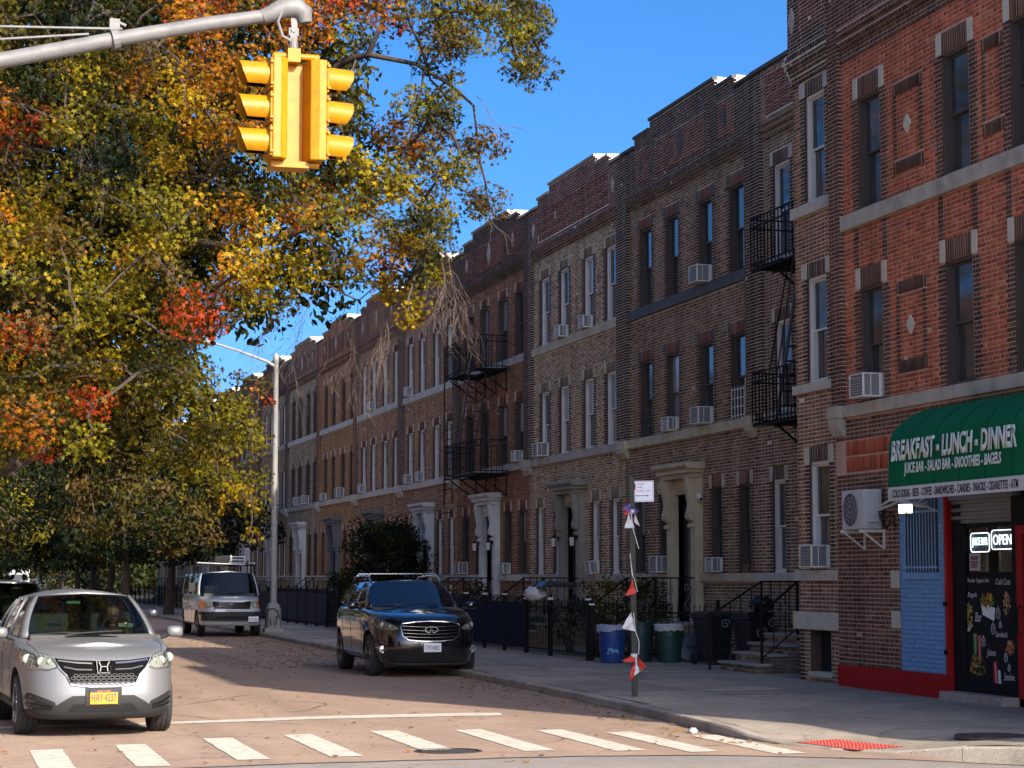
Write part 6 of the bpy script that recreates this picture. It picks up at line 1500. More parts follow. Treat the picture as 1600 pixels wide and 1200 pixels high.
    def line(s, name, pts, r, m_, parent=None, d='front', off=0, sgn=1, n=5):
        q = []
        for a, b in pts:
            h = s.hit(a, b) if d == 'front' else (s.shit(a, b, sgn) if d == 'side' else s.bvh.ray_cast(Vector((a, b, 3)), Vector((0, 0, -1)))[0])
            if h is not None: q.append(h + (Vector((0, -off, 0)) if d == 'front' else Vector((sgn * off, 0, 0)) if d == 'side' else Vector((0, 0, off))))
        if len(q) < 2: return None
        return MB().tube(q, r, n).build(name, m_, parent or s.t, smooth=True)
def dense(pts, k=6): return [(a[0] + (b[0] - a[0]) * i / k, a[1] + (b[1] - a[1]) * i / k) for a, b in zip(pts[:-1], pts[1:]) for i in range(k)] + [pts[-1]]
mirror = lambda poly: [(-a, b) for a, b in poly][::-1]
def plate(s, x, z, w_, h_, base, txt, tcol, top=None, y=None):
    p = s.hit(x, z); y = (p.y if y is None else y) - .02
    b = MB().box(x - w_ / 2, x + w_ / 2, y, y + .01, z - h_ / 2, z + h_ / 2); o = b.build('license_plate', mat(*base), s.t, bevel=.004)
    Mt = Matrix.Translation((x - w_ * .44, y - .002, z - h_ * .30)) @ Matrix.Rotation(pi / 2, 4, 'X')
    put_text(txt, Mt, h_ * .52, w_ * .88, mat(*tcol), o, .0, thick=.001)
    if top:
        MB().box(x - w_ / 2, x + w_ / 2, y - .0015, y, z + h_ * .32, z + h_ / 2).build('plate_band', mat('navy_band', (.01, .015, .04), .5), o)
        put_text(top, Matrix.Translation((x - w_ * .25, y - .003, z + h_ * .34)) @ Matrix.Rotation(pi / 2, 4, 'X'), h_ * .12, w_ * .5, mat('plate_orange'), o, .0, thick=.001)
    return o
def mirror_unit(s, x, y, z, m_, sgn):
    mb = MB(); mb.tube([(sgn * x, y, z - .05), (sgn * (x + .08), y - .02, z - .02)], .03, 8)
    bm = bmesh.new(); bmesh.ops.create_uvsphere(bm, u_segments=16, v_segments=10, radius=1)
    for v in bm.verts:
        c = v.co; c.x = math.copysign(abs(c.x) ** .6, c.x) * .10; c.z = math.copysign(abs(c.z) ** .6, c.z) * .068; c.y = c.y * .08 if c.y < 0 else c.y * .02
        v.co += Vector((sgn * (x + .17), y - .0, z + .02))
    me = bpy.data.meshes.new('mirror'); bm.to_mesh(me); bm.free(); me.materials.append(m_); me.polygons.foreach_set('use_smooth', [True] * len(me.polygons)); o = link('mirror', me, s.t)
    mb.build('mirror_arm', M_plast, o)
def cabin(s, zb, y0, W, driver=False, seats=True):
    d = MB(); d.box(-W, W, y0 - .1, y0 + .42, zb - .10, zb + .06); o = d.build('dashboard', M_cabin, s.t, bevel=.03)
    for x in (-.38, .38):
        b = MB(); b.box(x - .25, x + .25, y0 + 1.10, y0 + 1.28, zb - .12, zb + .30); b.box(x - .12, x + .12, y0 + 1.14, y0 + 1.22, zb + .33, zb + .50); b.build('seat', M_seat, s.t, bevel=.04)
    st = MB(); c = Vector((-.0, 0, 0)); sx = .38      # steering wheel on the car's left, image right
    R_ = Matrix.Translation((sx, y0 + .58, zb + .10)) @ Matrix.Rotation(radians(65), 4, 'X'); st.tube([R_ @ Vector((.18 * cos(a), .18 * sin(a), 0)) for a in np.linspace(0, 2 * pi, 25)], .014, 6); st.bar(R_ @ Vector((-.17, 0, 0)), R_ @ Vector((.17, 0, 0)), .03); st.bar(R_ @ Vector((0, 0, 0)), R_ @ Vector((0, -.17, 0)), .03); st.build('steering_wheel', M_cabin, s.t, smooth=True)
    return o

# --- silver crossover at the stop line
M_silver = cpaint('silver_paint', (.150, .153, .157), .3, .5, .3)
Wc, Lc = .91, 4.56
rg = [ # zf, zr, halfwidth, yfront, yrear, nf, nr
 (.20, .24, .78, .14, 4.40, 5.0, 5), (.23, .27, .85, .05, 4.50, 5.0, 5), (.33, .36, .885, .0, 4.54, 4.9, 5), (.46, .48, .90, -.015, 4.56, 4.8, 5), (.60, .62, .905, .0, 4.56, 4.8, 5),
 (.74, .78, .91, .02, 4.55, 4.6, 5), (.84, .92, .905, .05, 4.54, 4.5, 5), (.90, 1.02, .89, .11, 4.52, 4.5, 5), (.955, 1.08, .86, .24, 4.50, 4.4, 5), (1.00, 1.10, .82, .45, 4.48, 4.3, 5)]
gh = dict(bulge=.03, crown=.05, pts=[
 (.0, 1.02, 1.09, .0, 1.82, 1.585, 'w'), (.28, 1.04, 1.09, .22, 1.83, 1.58, 'w'), (.55, 1.12, 1.085, .42, 1.87, 1.57, 'w'), (.715, 1.26, 1.08, .535, 1.95, 1.555, 'p'), (.80, 1.42, 1.07, .59, 2.06, 1.54, 's0'),
 (.825, 2.20, 1.07, .62, 2.35, 1.54, 'p'), (.83, 2.29, 1.07, .625, 2.43, 1.54, 's1'), (.83, 3.10, 1.08, .625, 3.05, 1.535, 'p'), (.825, 3.22, 1.09, .62, 3.16, 1.53, 's2'), (.79, 4.05, 1.13, .59, 3.85, 1.50, 'p'), (.60, 4.38, 1.12, .5, 4.12, 1.50, 'r'), (.0, 4.44, 1.12, .0, 4.18, 1.52, 'r')])
c = Car('car', 'silver crossover with orange plate waiting at the crosswalk with its driver', 'car', Lc, Wc, rg, .045, gh, M_silver, [(-.765, .92), (.765, .92), (-.775, 3.54), (.775, 3.54)], .34, clad=lambda p: p.z < .30, privacy_from=1, rearglass=M_privacy)
g_top = [(-.50, .83), (-.52, .90), (-.30, .875), (0, .865), (.30, .875), (.52, .90), (.50, .83)]
gr = c.patch('grille', [(-.54, .885), (-.47, .77), (-.40, .70), (-.36, .61), (.36, .61), (.40, .70), (.47, .77), (.54, .885), (.3, .86), (0, .85), (-.3, .86)], mat('grille_black', (.005, .005, .005), .85, spec=.05), off=.004)
c.line('grille_bar', dense([(-.50, .86), (-.3, .835), (-.13, .825)]), .014, M_chrome, gr, off=.016); c.line('grille_bar', dense([(.50, .86), (.3, .835), (.13, .825)]), .014, M_chrome, gr, off=.016)
c.line('grille_bar', dense([(-.44, .79), (-.3, .76), (-.13, .755)]), .010, mat('dark_chrome', (.18, .18, .19), .3, .8), gr, off=.014); c.line('grille_bar', dense([(.44, .79), (.3, .76), (.13, .755)]), .010, mat('dark_chrome'), gr, off=.014)
c.line('grille_frame', dense([(-.56, .885), (-.48, .76), (-.41, .69), (-.36, .59), (-.15, .565), (.15, .565), (.36, .59), (.41, .69), (.48, .76), (.56, .885)]), .009, M_chrome, gr, off=.010)
hx = MB()
for r_ in range(4):
    for k in range(12):
        x = -.34 + k * .062 + (.031 if r_ % 2 else 0); z = .605 + r_ * .030
        if abs(x) > .35: continue
        p = c.hit(x, z)
        if p: hx.tube([p + Vector((.028 * cos(a), -.012, .015 * sin(a))) for a in np.linspace(0, 2 * pi, 7)], .004, 4)
hx.build('honeycomb', mat('satin_plastic', (.06, .06, .06), .45), gr, kind='stuff')
p = c.hit(0, .79); bd = MB()
fr = [(-.075, .065), (.075, .065), (.06, -.06), (-.06, -.06)]
def frame_of(pts, y, r_, mb): mb.tube([(a, y, .79 + b) for a, b in pts + [pts[0]]], r_, 6)
frame_of([(-.085, .07), (.085, .07), (.068, -.07), (-.068, -.07)], p.y - .03, .009, bd)
for sx in (-1, 1): bd.tube([(sx * .058, p.y - .034, .79 + .055), (sx * .034, p.y - .034, .79 + .0), (sx * .042, p.y - .034, .79 - .055)], .011, 6)
bd.tube([(-.036, p.y - .034, .79 + .0), (.036, p.y - .034, .79 + .0)], .010, 6); bd.build('badge', M_chrome, gr, smooth=True)
HL = [(.545, .895), (.50, .80), (.60, .765), (.78, .775), (.875, .83), (.882, 1.0), (.84, .985), (.72, .935)]
for sg in (1, -1):
    pl_ = HL if sg == 1 else mirror(HL); h = c.patch('headlight', pl_, M_hl, off=.002, thick=.03)
    for (x, z, r_) in ((.80, .87, .055), (.67, .845, .05), (.585, .84, .035)):
        q = c.hit(sg * x, z)
        if q: MB().lathe([(r_, 0), (r_ * .7, .014), (r_ * .68, .003), (.0, .008)], 16, M=Matrix.Translation(q + Vector((0, -.002, 0))) @ Matrix.Rotation(pi / 2, 4, 'X')).build('lamp_bulb', M_hlc, h, smooth=True)
    c.patch('lamp_divider', [(sg * a, b) for a, b in ((.70, .79), (.725, .79), (.745, .925), (.72, .92))], mat('satin_plastic'), off=.012, parent=h); c.patch('amber_marker', [(sg * a, b) for a, b in ((.845, .86), (.87, .86), (.875, .96), (.85, .95))], M_amber, off=.010, parent=h)
    c.patch('lens', pl_, M_lens, off=.022, thick=.004, parent=h)
    c.line('lamp_trim', dense([(sg * a, b) for a, b in ((.49, .79), (.60, .752), (.78, .762), (.885, .82))]), .006, M_chrome, h, off=.006)
    fg = c.patch('fog_insert', [(sg * a, b) for a, b in ((.50, .30), (.82, .33), (.84, .48), (.78, .50), (.62, .44), (.53, .40))], M_plast, off=.004)
    c.line('insert_bar', dense([(sg * a, b) for a, b in ((.56, .36), (.68, .385), (.80, .43))]), .012, M_gloss, fg, off=.012); c.line('insert_bar', dense([(sg * a, b) for a, b in ((.56, .33), (.68, .345), (.80, .37))]), .010, M_gloss, fg, off=.010)
    mirror_unit(c, .86, 1.42, 1.12, M_silver, sg)
va = c.patch('lower_valance', [(-.86, .27), (-.86, .33), (-.60, .31), (-.45, .41), (-.34, .47), (.34, .47), (.45, .41), (.60, .31), (.86, .33), (.86, .27), (.5, .26), (-.5, .26)], M_plast, off=.006)
c.patch('air_intake', [(-.40, .29), (.40, .29), (.33, .38), (-.33, .38)], M_black, off=.012, parent=va); c.patch('plate_mount', [(-.2, .36), (.2, .36), (.2, .56), (-.2, .56)], M_plast, off=.018, thick=.03, parent=va)
plate(c, .0, .455, .31, .16, ('plate_orange', (.56, .21, .005), .6), 'HAY·4237', ('plate_navy', (.01, .015, .05), .5), 'NEW YORK', y=c.hit(0, .45).y - .012)
for sg in (1, -1):
    c.line('hood_seam', dense([(sg * .55, .14), (sg * .70, .35), (sg * .76, .8), (sg * .74, 1.15)]), .004, M_black, d='top', off=.0)
    for y in (1.36, 2.30, 3.16): c.line('door_seam', dense([(y, .40), (y, .75), (y, 1.02)]), .0035, M_black, d='side', sgn=sg)
    c.line('rocker_trim', dense([(1.34, .36), (2.3, .36), (3.1, .37)]), .03, M_plast, d='side', sgn=sg)
    for y in (1.95, 2.85): c.line('door_handle', [(y, .93), (y + .09, .935), (y + .18, .93)], .014, M_silver, d='side', sgn=sg, off=.02)
wp = MB(); wp.tube([(-.30, 1.0, 1.125), (.05, 1.03, 1.15), (.35, 1.10, 1.16)], .009, 5); wp.tube([(-.66, 1.18, 1.12), (-.35, 1.06, 1.145), (-.12, 1.03, 1.14)], .009, 5); wp.build('wiper', M_plast, c.t)
cabin(c, 1.06, 1.15, .72)
MB().box(.34, .44, 1.33, 1.335, 1.20, 1.245).box(.46, .52, 1.36, 1.365, 1.195, 1.24).build('inspection_sticker', mat('sticker_green_white', (.35, .45, .33), .5), c.t)
MB().box(-.22, -.06, 1.74, 1.745, 1.47, 1.50).build('toll_tag', mat('tag_teal', (.12, .35, .25), .4), c.t)
c.t.location = (1.88, 24.05, ZR); c.t.rotation_euler = (0, 0, radians(3.5)); c.t.scale = (1.02, 1, 1.025)
# driver
dv = thing('person', 'driver in a teal top behind the wheel of the silver crossover', 'person', (0, 0, 0)); Rc = Matrix.Translation(c.t.location) @ Matrix.Rotation(radians(3.5), 4, 'Z')
dv.location = Rc @ Vector((.38, 2.06, .62)); dv.rotation_euler = (0, 0, radians(3.5))
J = [(0, .05, .05, .16, .12), (0, .06, .28, .15, .11), (0, .05, .46, .17, .11), (0, .03, .58, .06), (-.19, .02, .52, .06), (.19, .02, .52, .06), (-.25, -.16, .36, .045), (.25, -.16, .36, .045), (-.13, -.42, .50, .035), (.13, -.42, .50, .035), (-.1, -.35, .02, .09), (.1, -.35, .02, .09)]
body('body', J, [(0, 1), (1, 2), (2, 3), (2, 4), (2, 5), (4, 6), (5, 7), (6, 8), (7, 9), (0, 10), (0, 11)], mat('teal_cloth', (.02, .20, .24), .8), dv)
headmesh(dv, (0, .0, .75), 0, ('brown_hair', (.02, .012, .008), .6), .115, False); body('neck', [(0, .02, .55, .06), (0, .01, .66, .055)], [(0, 1)], M_skin, dv, 1)
for sx in (-1, 1): body('hand', [(sx * .13, -.43, .50, .03), (sx * .12, -.49, .52, .03, .016), (sx * .09, -.53, .55, .011), (sx * .10, -.54, .53, .011), (sx * .11, -.545, .51, .011), (sx * .12, -.54, .49, .010), (sx * .10, -.48, .56, .011)], [(0, 1), (1, 2), (1, 3), (1, 4), (1, 5), (1, 6)], M_skin, dv, 1)

# --- black crossover parked at the right kerb
M_blackp = cpaint('black_paint', (.006, .006, .008), .2, .12)
rg = [(.20, .26, .82, .16, 4.82, 4.6, 5), (.24, .30, .90, .05, 4.92, 4.6, 5), (.36, .42, .945, .0, 4.97, 4.4, 5), (.52, .56, .965, -.02, 4.99, 4.4, 5), (.68, .72, .975, -.015, 5.0, 4.3, 5),
 (.84, .88, .98, .01, 5.0, 4.2, 5), (.96, 1.02, .975, .05, 4.98, 4.1, 5), (1.05, 1.14, .955, .15, 4.95, 4.1, 5), (1.11, 1.20, .92, .34, 4.92, 4.1, 5), (1.155, 1.22, .88, .6, 4.9, 4.0, 5)]
gh = dict(bulge=.035, crown=.03, lcrown=.03, pts=[
 (.0, 1.22, 1.235, .0, 2.02, 1.715, 'w'), (.3, 1.24, 1.235, .24, 2.03, 1.71, 'w'), (.6, 1.33, 1.23, .46, 2.07, 1.70, 'w'), (.78, 1.50, 1.22, .60, 2.15, 1.685, 'p'), (.86, 1.66, 1.20, .66, 2.28, 1.67, 's0'),
 (.885, 2.45, 1.20, .68, 2.58, 1.67, 'p'), (.89, 2.54, 1.20, .685, 2.66, 1.67, 's1'), (.89, 3.4, 1.21, .685, 3.32, 1.665, 'p'), (.885, 3.5, 1.22, .68, 3.42, 1.66, 's2'), (.84, 4.4, 1.28, .64, 4.15, 1.63, 'p'), (.62, 4.72, 1.25, .52, 4.45, 1.62, 'r'), (.0, 4.8, 1.25, .0, 4.52, 1.64, 'r')])
q = Car('car', 'glossy black crossover parked at the kerb, chrome grille and roof rails', 'car', 5.0, .98, rg, .05, gh, M_blackp, [(-.825, .98), (.825, .98), (-.835, 3.88), (.835, 3.88)], .375, privacy_from=1, rearglass=M_privacy, glass=glass_mat('blue_tinted_glass', (.12, .15, .17), ior=2.3))
GP = [(-.50, .955), (-.53, .90), (-.50, .74), (-.40, .665), (-.2, .645), (0, .64), (.2, .645), (.40, .665), (.50, .74), (.53, .90), (.50, .955), (.25, .985), (0, .995), (-.25, .985)]
gr = q.patch('grille', GP, mat('grille_black'), off=.004)
q.line('grille_frame', dense(GP + [GP[0]], 4), .012, M_chrome, gr, off=.014, n=6)
for k, z in enumerate((.715, .775, .835, .90)):
    w_ = (.45, .49, .50, .50, .49)[k]; q.line('grille_bar', dense([(-w_, z + .012), (-.2, z - .004), (0, z - .008), (.2, z - .004), (w_, z + .012)]), .0055, M_chrome, gr, off=.008)
p = q.hit(0, .84); bd = MB(); bd.tube([(.115 * cos(a), p.y - .035, .845 + .052 * sin(a)) for a in np.linspace(-pi / 2 + .25, 3 * pi / 2 - .25, 26)], .010, 6)
bd.tube([(-.028, p.y - .035, .795), (.0, p.y - .035, .872), (.028, p.y - .035, .795)], .010, 6); bd.build('badge', M_chrome, gr, smooth=True)
HL = [(.60, .905), (.57, .86), (.66, .835), (.83, .85), (.93, .90), (.955, 1.01), (.90, 1.035), (.76, .99)]
for sg in (1, -1):
    pl_ = [(sg * a, b) for a, b in HL]; h = q.patch('headlight', pl_, mat('smoked_reflector', (.24, .23, .20), .4, 0), off=.003, thick=.03)
    for (x, z, r_) in ((.80, .93, .048), (.69, .90, .032)):
        w_ = q.hit(sg * x, z)
        if w_: MB().lathe([(r_, 0), (r_ * .85, .018), (r_ * .7, .006), (.0, .02)], 18, M=Matrix.Translation(w_ + Vector((0, -.003, 0))) @ Matrix.Rotation(pi / 2, 4, 'X')).build('lamp_bulb', M_hlc, h, smooth=True)
    q.patch('amber_marker', [(sg * a, b) for a, b in ((.90, .965), (.945, .98), (.95, 1.01), (.90, 1.025))], M_amber, off=.012, parent=h); q.patch('lens', pl_, M_lens, off=.020, thick=.004, parent=h)
    w_ = q.hit(sg * .80, .50)
    f = MB(); f.lathe([(.075, 0), (.07, .02), (.058, .02), (.05, .004), (0, .01)], 20, M=Matrix.Translation(w_ + Vector((0, -.004, 0))) @ Matrix.Rotation(pi / 2, 4, 'X')); f.build('fog_light', M_chrome, q.t, smooth=True)
    q.line('bumper_crease', dense([(sg * a, b) for a, b in ((.55, .62), (.7, .60), (.88, .66))]), .006, M_gloss, off=.004); q.line('fog_brow', dense([(sg * a, b) for a, b in ((.66, .56), (.78, .575), (.9, .55))]), .010, M_gloss, off=.004)
    mirror_unit(q, .94, 1.62, 1.24, M_blackp, sg)
    q.line('hood_seam', dense([(sg * .54, .12), (sg * .72, .4), (sg * .82, .9), (sg * .80, 1.4)]), .004, M_black, d='top')
    for y in (1.50, 2.55, 3.45): q.line('door_seam', dense([(y, .45), (y, .8), (y, 1.14)]), .004, M_black, d='side', sgn=sg)
    q.line('side_trim', dense([(1.45, .40), (2.4, .40), (3.4, .41)]), .022, M_chrome, d='side', sgn=sg)
    for y in (2.15, 3.1): q.line('door_handle', [(y, 1.03), (y + .1, 1.035), (y + .2, 1.03)], .015, M_chrome, d='side', sgn=sg, off=.025)
    MB().tube([(sg * .66, 2.22, 1.68), (sg * .655, 2.45, 1.795), (sg * .65, 3.2, 1.81), (sg * .63, 4.1, 1.78), (sg * .62, 4.22, 1.69)], .017, 8).build('roof_rail', M_chrome, q.t, smooth=True)
for y in (2.55, 3.75): MB().tube([(-.65, y, 1.80), (-.62, y, 1.845), (.62, y, 1.845), (.65, y, 1.80)], .015, 8).build('roof_crossbar', M_chrome, q.t, smooth=True)
q.patch('lower_intake', [(-.62, .28), (.62, .28), (.52, .40), (-.52, .40)], M_black, off=.004); q.line('bumper_lip', dense([(-.85, .27), (-.4, .24), (.4, .24), (.85, .27)]), .02, M_plast)
plate(q, .02, .53, .31, .16, ('plate_white', (.70, .70, .72), .5), 'T797480C', ('plate_blue', (.03, .04, .10), .5))
wp = MB(); wp.tube([(-.3, 1.20, 1.27), (.1, 1.23, 1.29), (.4, 1.32, 1.29)], .01, 5); wp.tube([(-.72, 1.42, 1.25), (-.4, 1.28, 1.28), (-.1, 1.22, 1.28)], .01, 5); wp.build('wiper', M_gloss, q.t); cabin(q, 1.17, 1.35, .8)
q.t.location = (8.80, 36.95, ZR); q.t.rotation_euler = (0, 0, radians(-.6)); q.t.scale = (1.05, 1.0, 1.03)

# --- silver van with ladders
M_vanp = cpaint('van_silver_paint', (.33, .34, .36), .2, .45); M_vang = mat('van_bronze_panel', (.20, .17, .13), .35, .4, coat=.8)
rg = [(.34, .36, .90, .10, 5.30, 7, 7), (.38, .40, .98, .04, 5.36, 7, 7), (.60, .60, 1.0, .02, 5.4, 7, 7), (.80, .80, 1.0, .03, 5.4, 7, 7), (.98, .98, 1.0, .05, 5.4, 5, 7), (1.10, 1.2, .995, .07, 5.4, 5, 7), (1.17, 1.30, .97, .13, 5.38, 5, 7), (1.21, 1.33, .93, .28, 5.36, 5, 7)]
gh = dict(bulge=.03, crown=.04, lcrown=.03, pts=[
 (.0, .60, 1.29, .0, 1.12, 2.00, 'w'), (.4, .62, 1.29, .36, 1.13, 1.995, 'w'), (.74, .68, 1.285, .64, 1.17, 1.985, 'w'), (.90, .78, 1.28, .78, 1.24, 1.965, 'p'), (.965, .90, 1.27, .84, 1.34, 1.94, 's0'),
 (.97, 1.95, 1.27, .86, 1.95, 1.94, 'p'), (.97, 2.15, 1.27, .86, 2.15, 1.94, 's1'), (.97, 3.2, 1.27, .86, 3.2, 1.94, 'p'), (.97, 3.3, 1.27, .86, 3.3, 1.94, 's2'), (.96, 4.8, 1.27, .86, 4.75, 1.94, 'p'), (.86, 5.3, 1.27, .78, 5.2, 1.94, 'r'), (.0, 5.36, 1.27, .0, 5.26, 1.97, 'r')])
v = Car('van', 'silver work van with ladders on its roof rack parked along the kerb', 'van', 5.4, 1.0, rg, .04, gh, M_vanp, [(-.86, .92), (.86, .92), (-.86, 4.4), (.86, 4.4)], .38, privacy_from=1, rearglass=M_privacy)
gr = v.patch('grille', [(-.56, .86), (.56, .86), (.60, 1.10), (-.60, 1.10)], M_gloss, off=.006)
for z in (.91, .96, 1.01, 1.06): v.line('grille_bar', dense([(-.52, z), (0, z), (.52, z)]), .012, M_plast, gr, off=.018)
MB().lathe([(.055, 0), (.05, .01), (0, .012)], 16, M=Matrix.Translation(v.hit(0, .99) + Vector((0, -.03, 0))) @ Matrix.Rotation(pi / 2, 4, 'X') @ Matrix.Scale(1.9, 4, (1, 0, 0))).build('badge', mat('oval_badge', (.10, .11, .14), .2, .8), gr)
for sg in (1, -1):
    h = v.patch('headlight', [(sg * a, b) for a, b in ((.62, .90), (.80, .90), (.80, 1.07), (.62, 1.07))], M_hl, off=.006, thick=.03); v.patch('lens', [(sg * a, b) for a, b in ((.62, .90), (.80, .90), (.80, 1.07), (.62, 1.07))], M_lens, off=.02, thick=.004, parent=h)
    w_ = v.hit(sg * .71, .985); MB().lathe([(.05, 0), (.04, .012), (0, .01)], 14, M=Matrix.Translation(w_ + Vector((0, -.01, 0))) @ Matrix.Rotation(pi / 2, 4, 'X')).build('lamp_bulb', M_hlc, h)
    v.patch('turn_signal', [(sg * a, b) for a, b in ((.815, .88), (.95, .88), (.95, 1.10), (.815, 1.10))], M_amber, off=.010)
    mb = MB(); mb.box(sg * 1.12 - .11, sg * 1.12 + .11, 1.02, 1.10, 1.38, 1.66); mb.bar((sg * .95, 1.1, 1.48), (sg * 1.05, 1.06, 1.5), .04); mb.build('mirror', M_plast, v.t, bevel=.02)
    v.line('door_seam', dense([(1.98, .5), (1.98, .9), (1.98, 1.3)]), .005, M_black, d='side', sgn=sg); v.line('door_seam', dense([(3.25, .5), (3.25, .9), (3.25, 1.3)]), .005, M_black, d='side', sgn=sg)
bm_ = v.patch('bumper', [(-.97, .50), (.97, .50), (.97, .78), (-.97, .78)], M_plast, off=.05, thick=.1); v.patch('bumper_intake', [(-.5, .56), (.5, .56), (.5, .64), (-.5, .64)], M_black, off=.058, parent=bm_)
plate(v, .66, .55, .31, .16, ('plate_white',), 'CR 5B2', ('plate_blue',), y=v.hit(.6, .55).y - .06)
wp = MB(); wp.tube([(-.1, .60, 1.33), (.3, .63, 1.35), (.6, .70, 1.35)], .01, 5); wp.build('wiper', M_gloss, v.t); cabin(v, 1.28, .75, .8)
rk = MB()
for y in (1.75, 3.2, 4.7):
    rk.bar((-.95, y, 2.22), (.95, y, 2.22), .035)
    for sx in (-1, 1): rk.bar((sx * .93, y, 1.94), (sx * .93, y, 2.38), .03)
for sx in (-1, 1): rk.bar((sx * .93, 1.4, 2.22), (sx * .93, 4.8, 2.22), .03)
rk.build('roof_rack', M_iron, v.t); MB().tube([(-.93, 1.35, 2.30), (.1, 1.35, 2.26), (.55, 1.36, 2.24)], .02, 6).build('front_bar', mat('aluminium'), v.t)
v.t.location = (8.83, 63.6, ZR); v.t.rotation_euler = (0, 0, radians(0))
def ladder(x0, x1, z, y0, y1, label, col):
    t = thing('ladder', label, 'ladder', (8.83, 63.6, ZR), 0, 'ladders stacked on the van roof'); mm = mat(*col)
    MB().box(x0, x0 + .06, y0, y1, z, z + .09).box(x1 - .06, x1, y0, y1, z, z + .09).build('side_rail', mm, t); m = MB(); y = y0 + .1
    while y < y1: m.tube([(x0, y, z + .045), (x1, y, z + .045)], .018, 6); y += .3
    m.build('rung', mat('aluminium'), t)
ladder(.1, .62, 2.25, 1.5, 5.4, 'lowest grey ladder on the van roof rack', ('weathered_fibreglass', (.30, .29, .24), .6)); ladder(.16, .66, 2.35, 1.7, 5.5, 'middle ladder on the van roof rack', ('weathered_yellow', (.38, .36, .24), .6)); ladder(.2, .7, 2.45, 2.0, 5.6, 'topmost ladder on the van roof rack', ('pale_fibreglass', (.42, .42, .38), .6))
ladder(.70, .92, 2.25, 1.5, 4.9, 'narrow grey ladder at the kerb side of the rack', ('steel_grey', (.2, .21, .23), .5))

# --- dark SUV parked at the left, blue sedan behind the crossover, far white truck
rg2 = [(.24, .26, .82, .12, 4.7, 4, 5), (.28, .30, .92, .04, 4.8, 4, 5), (.50, .50, .95, .0, 4.85, 4, 5), (.75, .75, .96, .0, 4.85, 3.8, 5), (.95, 1.0, .95, .05, 4.84, 3.6, 5), (1.06, 1.14, .92, .15, 4.8, 3.4, 5), (1.12, 1.18, .88, .4, 4.8, 3.2, 5)]
gh2 = dict(bulge=.03, crown=.05, pts=[(.0, 1.25, 1.19, .0, 1.85, 1.74, 'w'), (.5, 1.3, 1.19, .42, 1.88, 1.735, 'w'), (.75, 1.42, 1.18, .62, 1.95, 1.72, 'p'), (.85, 1.56, 1.17, .70, 2.05, 1.70, 's0'), (.87, 2.4, 1.17, .72, 2.5, 1.70, 'p'), (.87, 2.5, 1.17, .72, 2.6, 1.70, 's1'), (.87, 3.35, 1.17, .72, 3.35, 1.70, 'p'), (.87, 3.45, 1.17, .72, 3.45, 1.70, 's2'), (.84, 4.4, 1.2, .68, 4.3, 1.68, 'p'), (.7, 4.72, 1.2, .58, 4.55, 1.68, 'r'), (.0, 4.78, 1.2, .0, 4.6, 1.7, 'r')])
u = Car('car', 'dark green-black SUV with roof rails at the left edge behind the silver crossover', 'car', 4.85, .96, rg2, .04, gh2, cpaint('dark_green_paint', (.012, .014, .010), .2, .15), [(-.84, .95), (.84, .95), (-.84, 3.75), (.84, 3.75)], .37, privacy_from=0, rearglass=M_privacy)
for sg in (1, -1):
    u.patch('headlight', [(sg * a, b) for a, b in ((.55, .80), (.88, .82), (.90, .98), (.58, .95))], M_hl, off=.004); MB().tube([(sg * .70, 2.05, 1.72), (sg * .69, 2.2, 1.80), (sg * .69, 4.1, 1.79), (sg * .67, 4.3, 1.70)], .02, 8).build('roof_rail', M_chrome, u.t, smooth=True); mirror_unit(u, .92, 1.55, 1.2, M_blackp, sg)
u.patch('grille', [(-.48, .66), (.48, .66), (.5, .92), (-.5, .92)], M_gloss, off=.004); u.patch('sunroof', [(-.38, 2.2), (.38, 2.2), (.38, 3.0), (-.38, 3.0)], M_gloss, d='top', off=.62) if False else None
cabin(u, 1.14, 1.4, .78); u.t.location = (.98, 32.6, ZR); u.t.rotation_euler = (0, 0, radians(1))
rg3 = [(.20, .24, .78, .14, 4.55, 3.6, 4.5), (.24, .27, .86, .05, 4.62, 3.6, 4.5), (.42, .45, .89, .0, 4.66, 3.4, 4.5), (.60, .66, .895, .02, 4.66, 3.2, 4.5), (.72, .86, .88, .08, 4.63, 3.0, 4.5), (.80, .94, .84, .25, 4.55, 2.9, 4.2), (.86, .96, .78, .55, 4.45, 2.8, 4.0)]
gh3 = dict(bulge=.03, crown=.05, pts=[(.0, 1.15, .95, .0, 1.98, 1.41, 'w'), (.5, 1.2, .95, .38, 2.0, 1.40, 'w'), (.70, 1.35, .94, .52, 2.08, 1.385, 'p'), (.79, 1.5, .93, .57, 2.2, 1.37, 's0'), (.80, 2.4, .93, .58, 2.5, 1.37, 'p'), (.80, 2.5, .94, .58, 2.6, 1.37, 's1'), (.79, 3.5, .96, .57, 3.1, 1.36, 'p'), (.72, 3.95, .97, .52, 3.3, 1.36, 'r'), (.0, 4.1, .97, .0, 3.35, 1.38, 'r')])
u = Car('car', 'dark blue sedan half hidden behind the silver crossover', 'car', 4.66, .89, rg3, .03, gh3, cpaint('blue_paint', (.018, .026, .09), .4, .2), [(-.78, .9), (.78, .9), (-.78, 3.55), (.78, 3.55)], .33, privacy_from=1, rearglass=M_privacy)
for sg in (1, -1):
    u.patch('headlight', [(sg * a, b) for a, b in ((.50, .62), (.82, .62), (.85, .74), (.6, .72))], M_hl, off=.004); mirror_unit(u, .85, 1.5, 1.0, mat('chrome_blue_mirror', (.3, .32, .38), .2, .8), sg)
u.patch('grille', [(-.42, .42), (.42, .42), (.45, .68), (-.45, .68)], M_gloss, off=.004); cabin(u, .92, 1.3, .7); u.t.location = (3.85, 46.8, ZR)
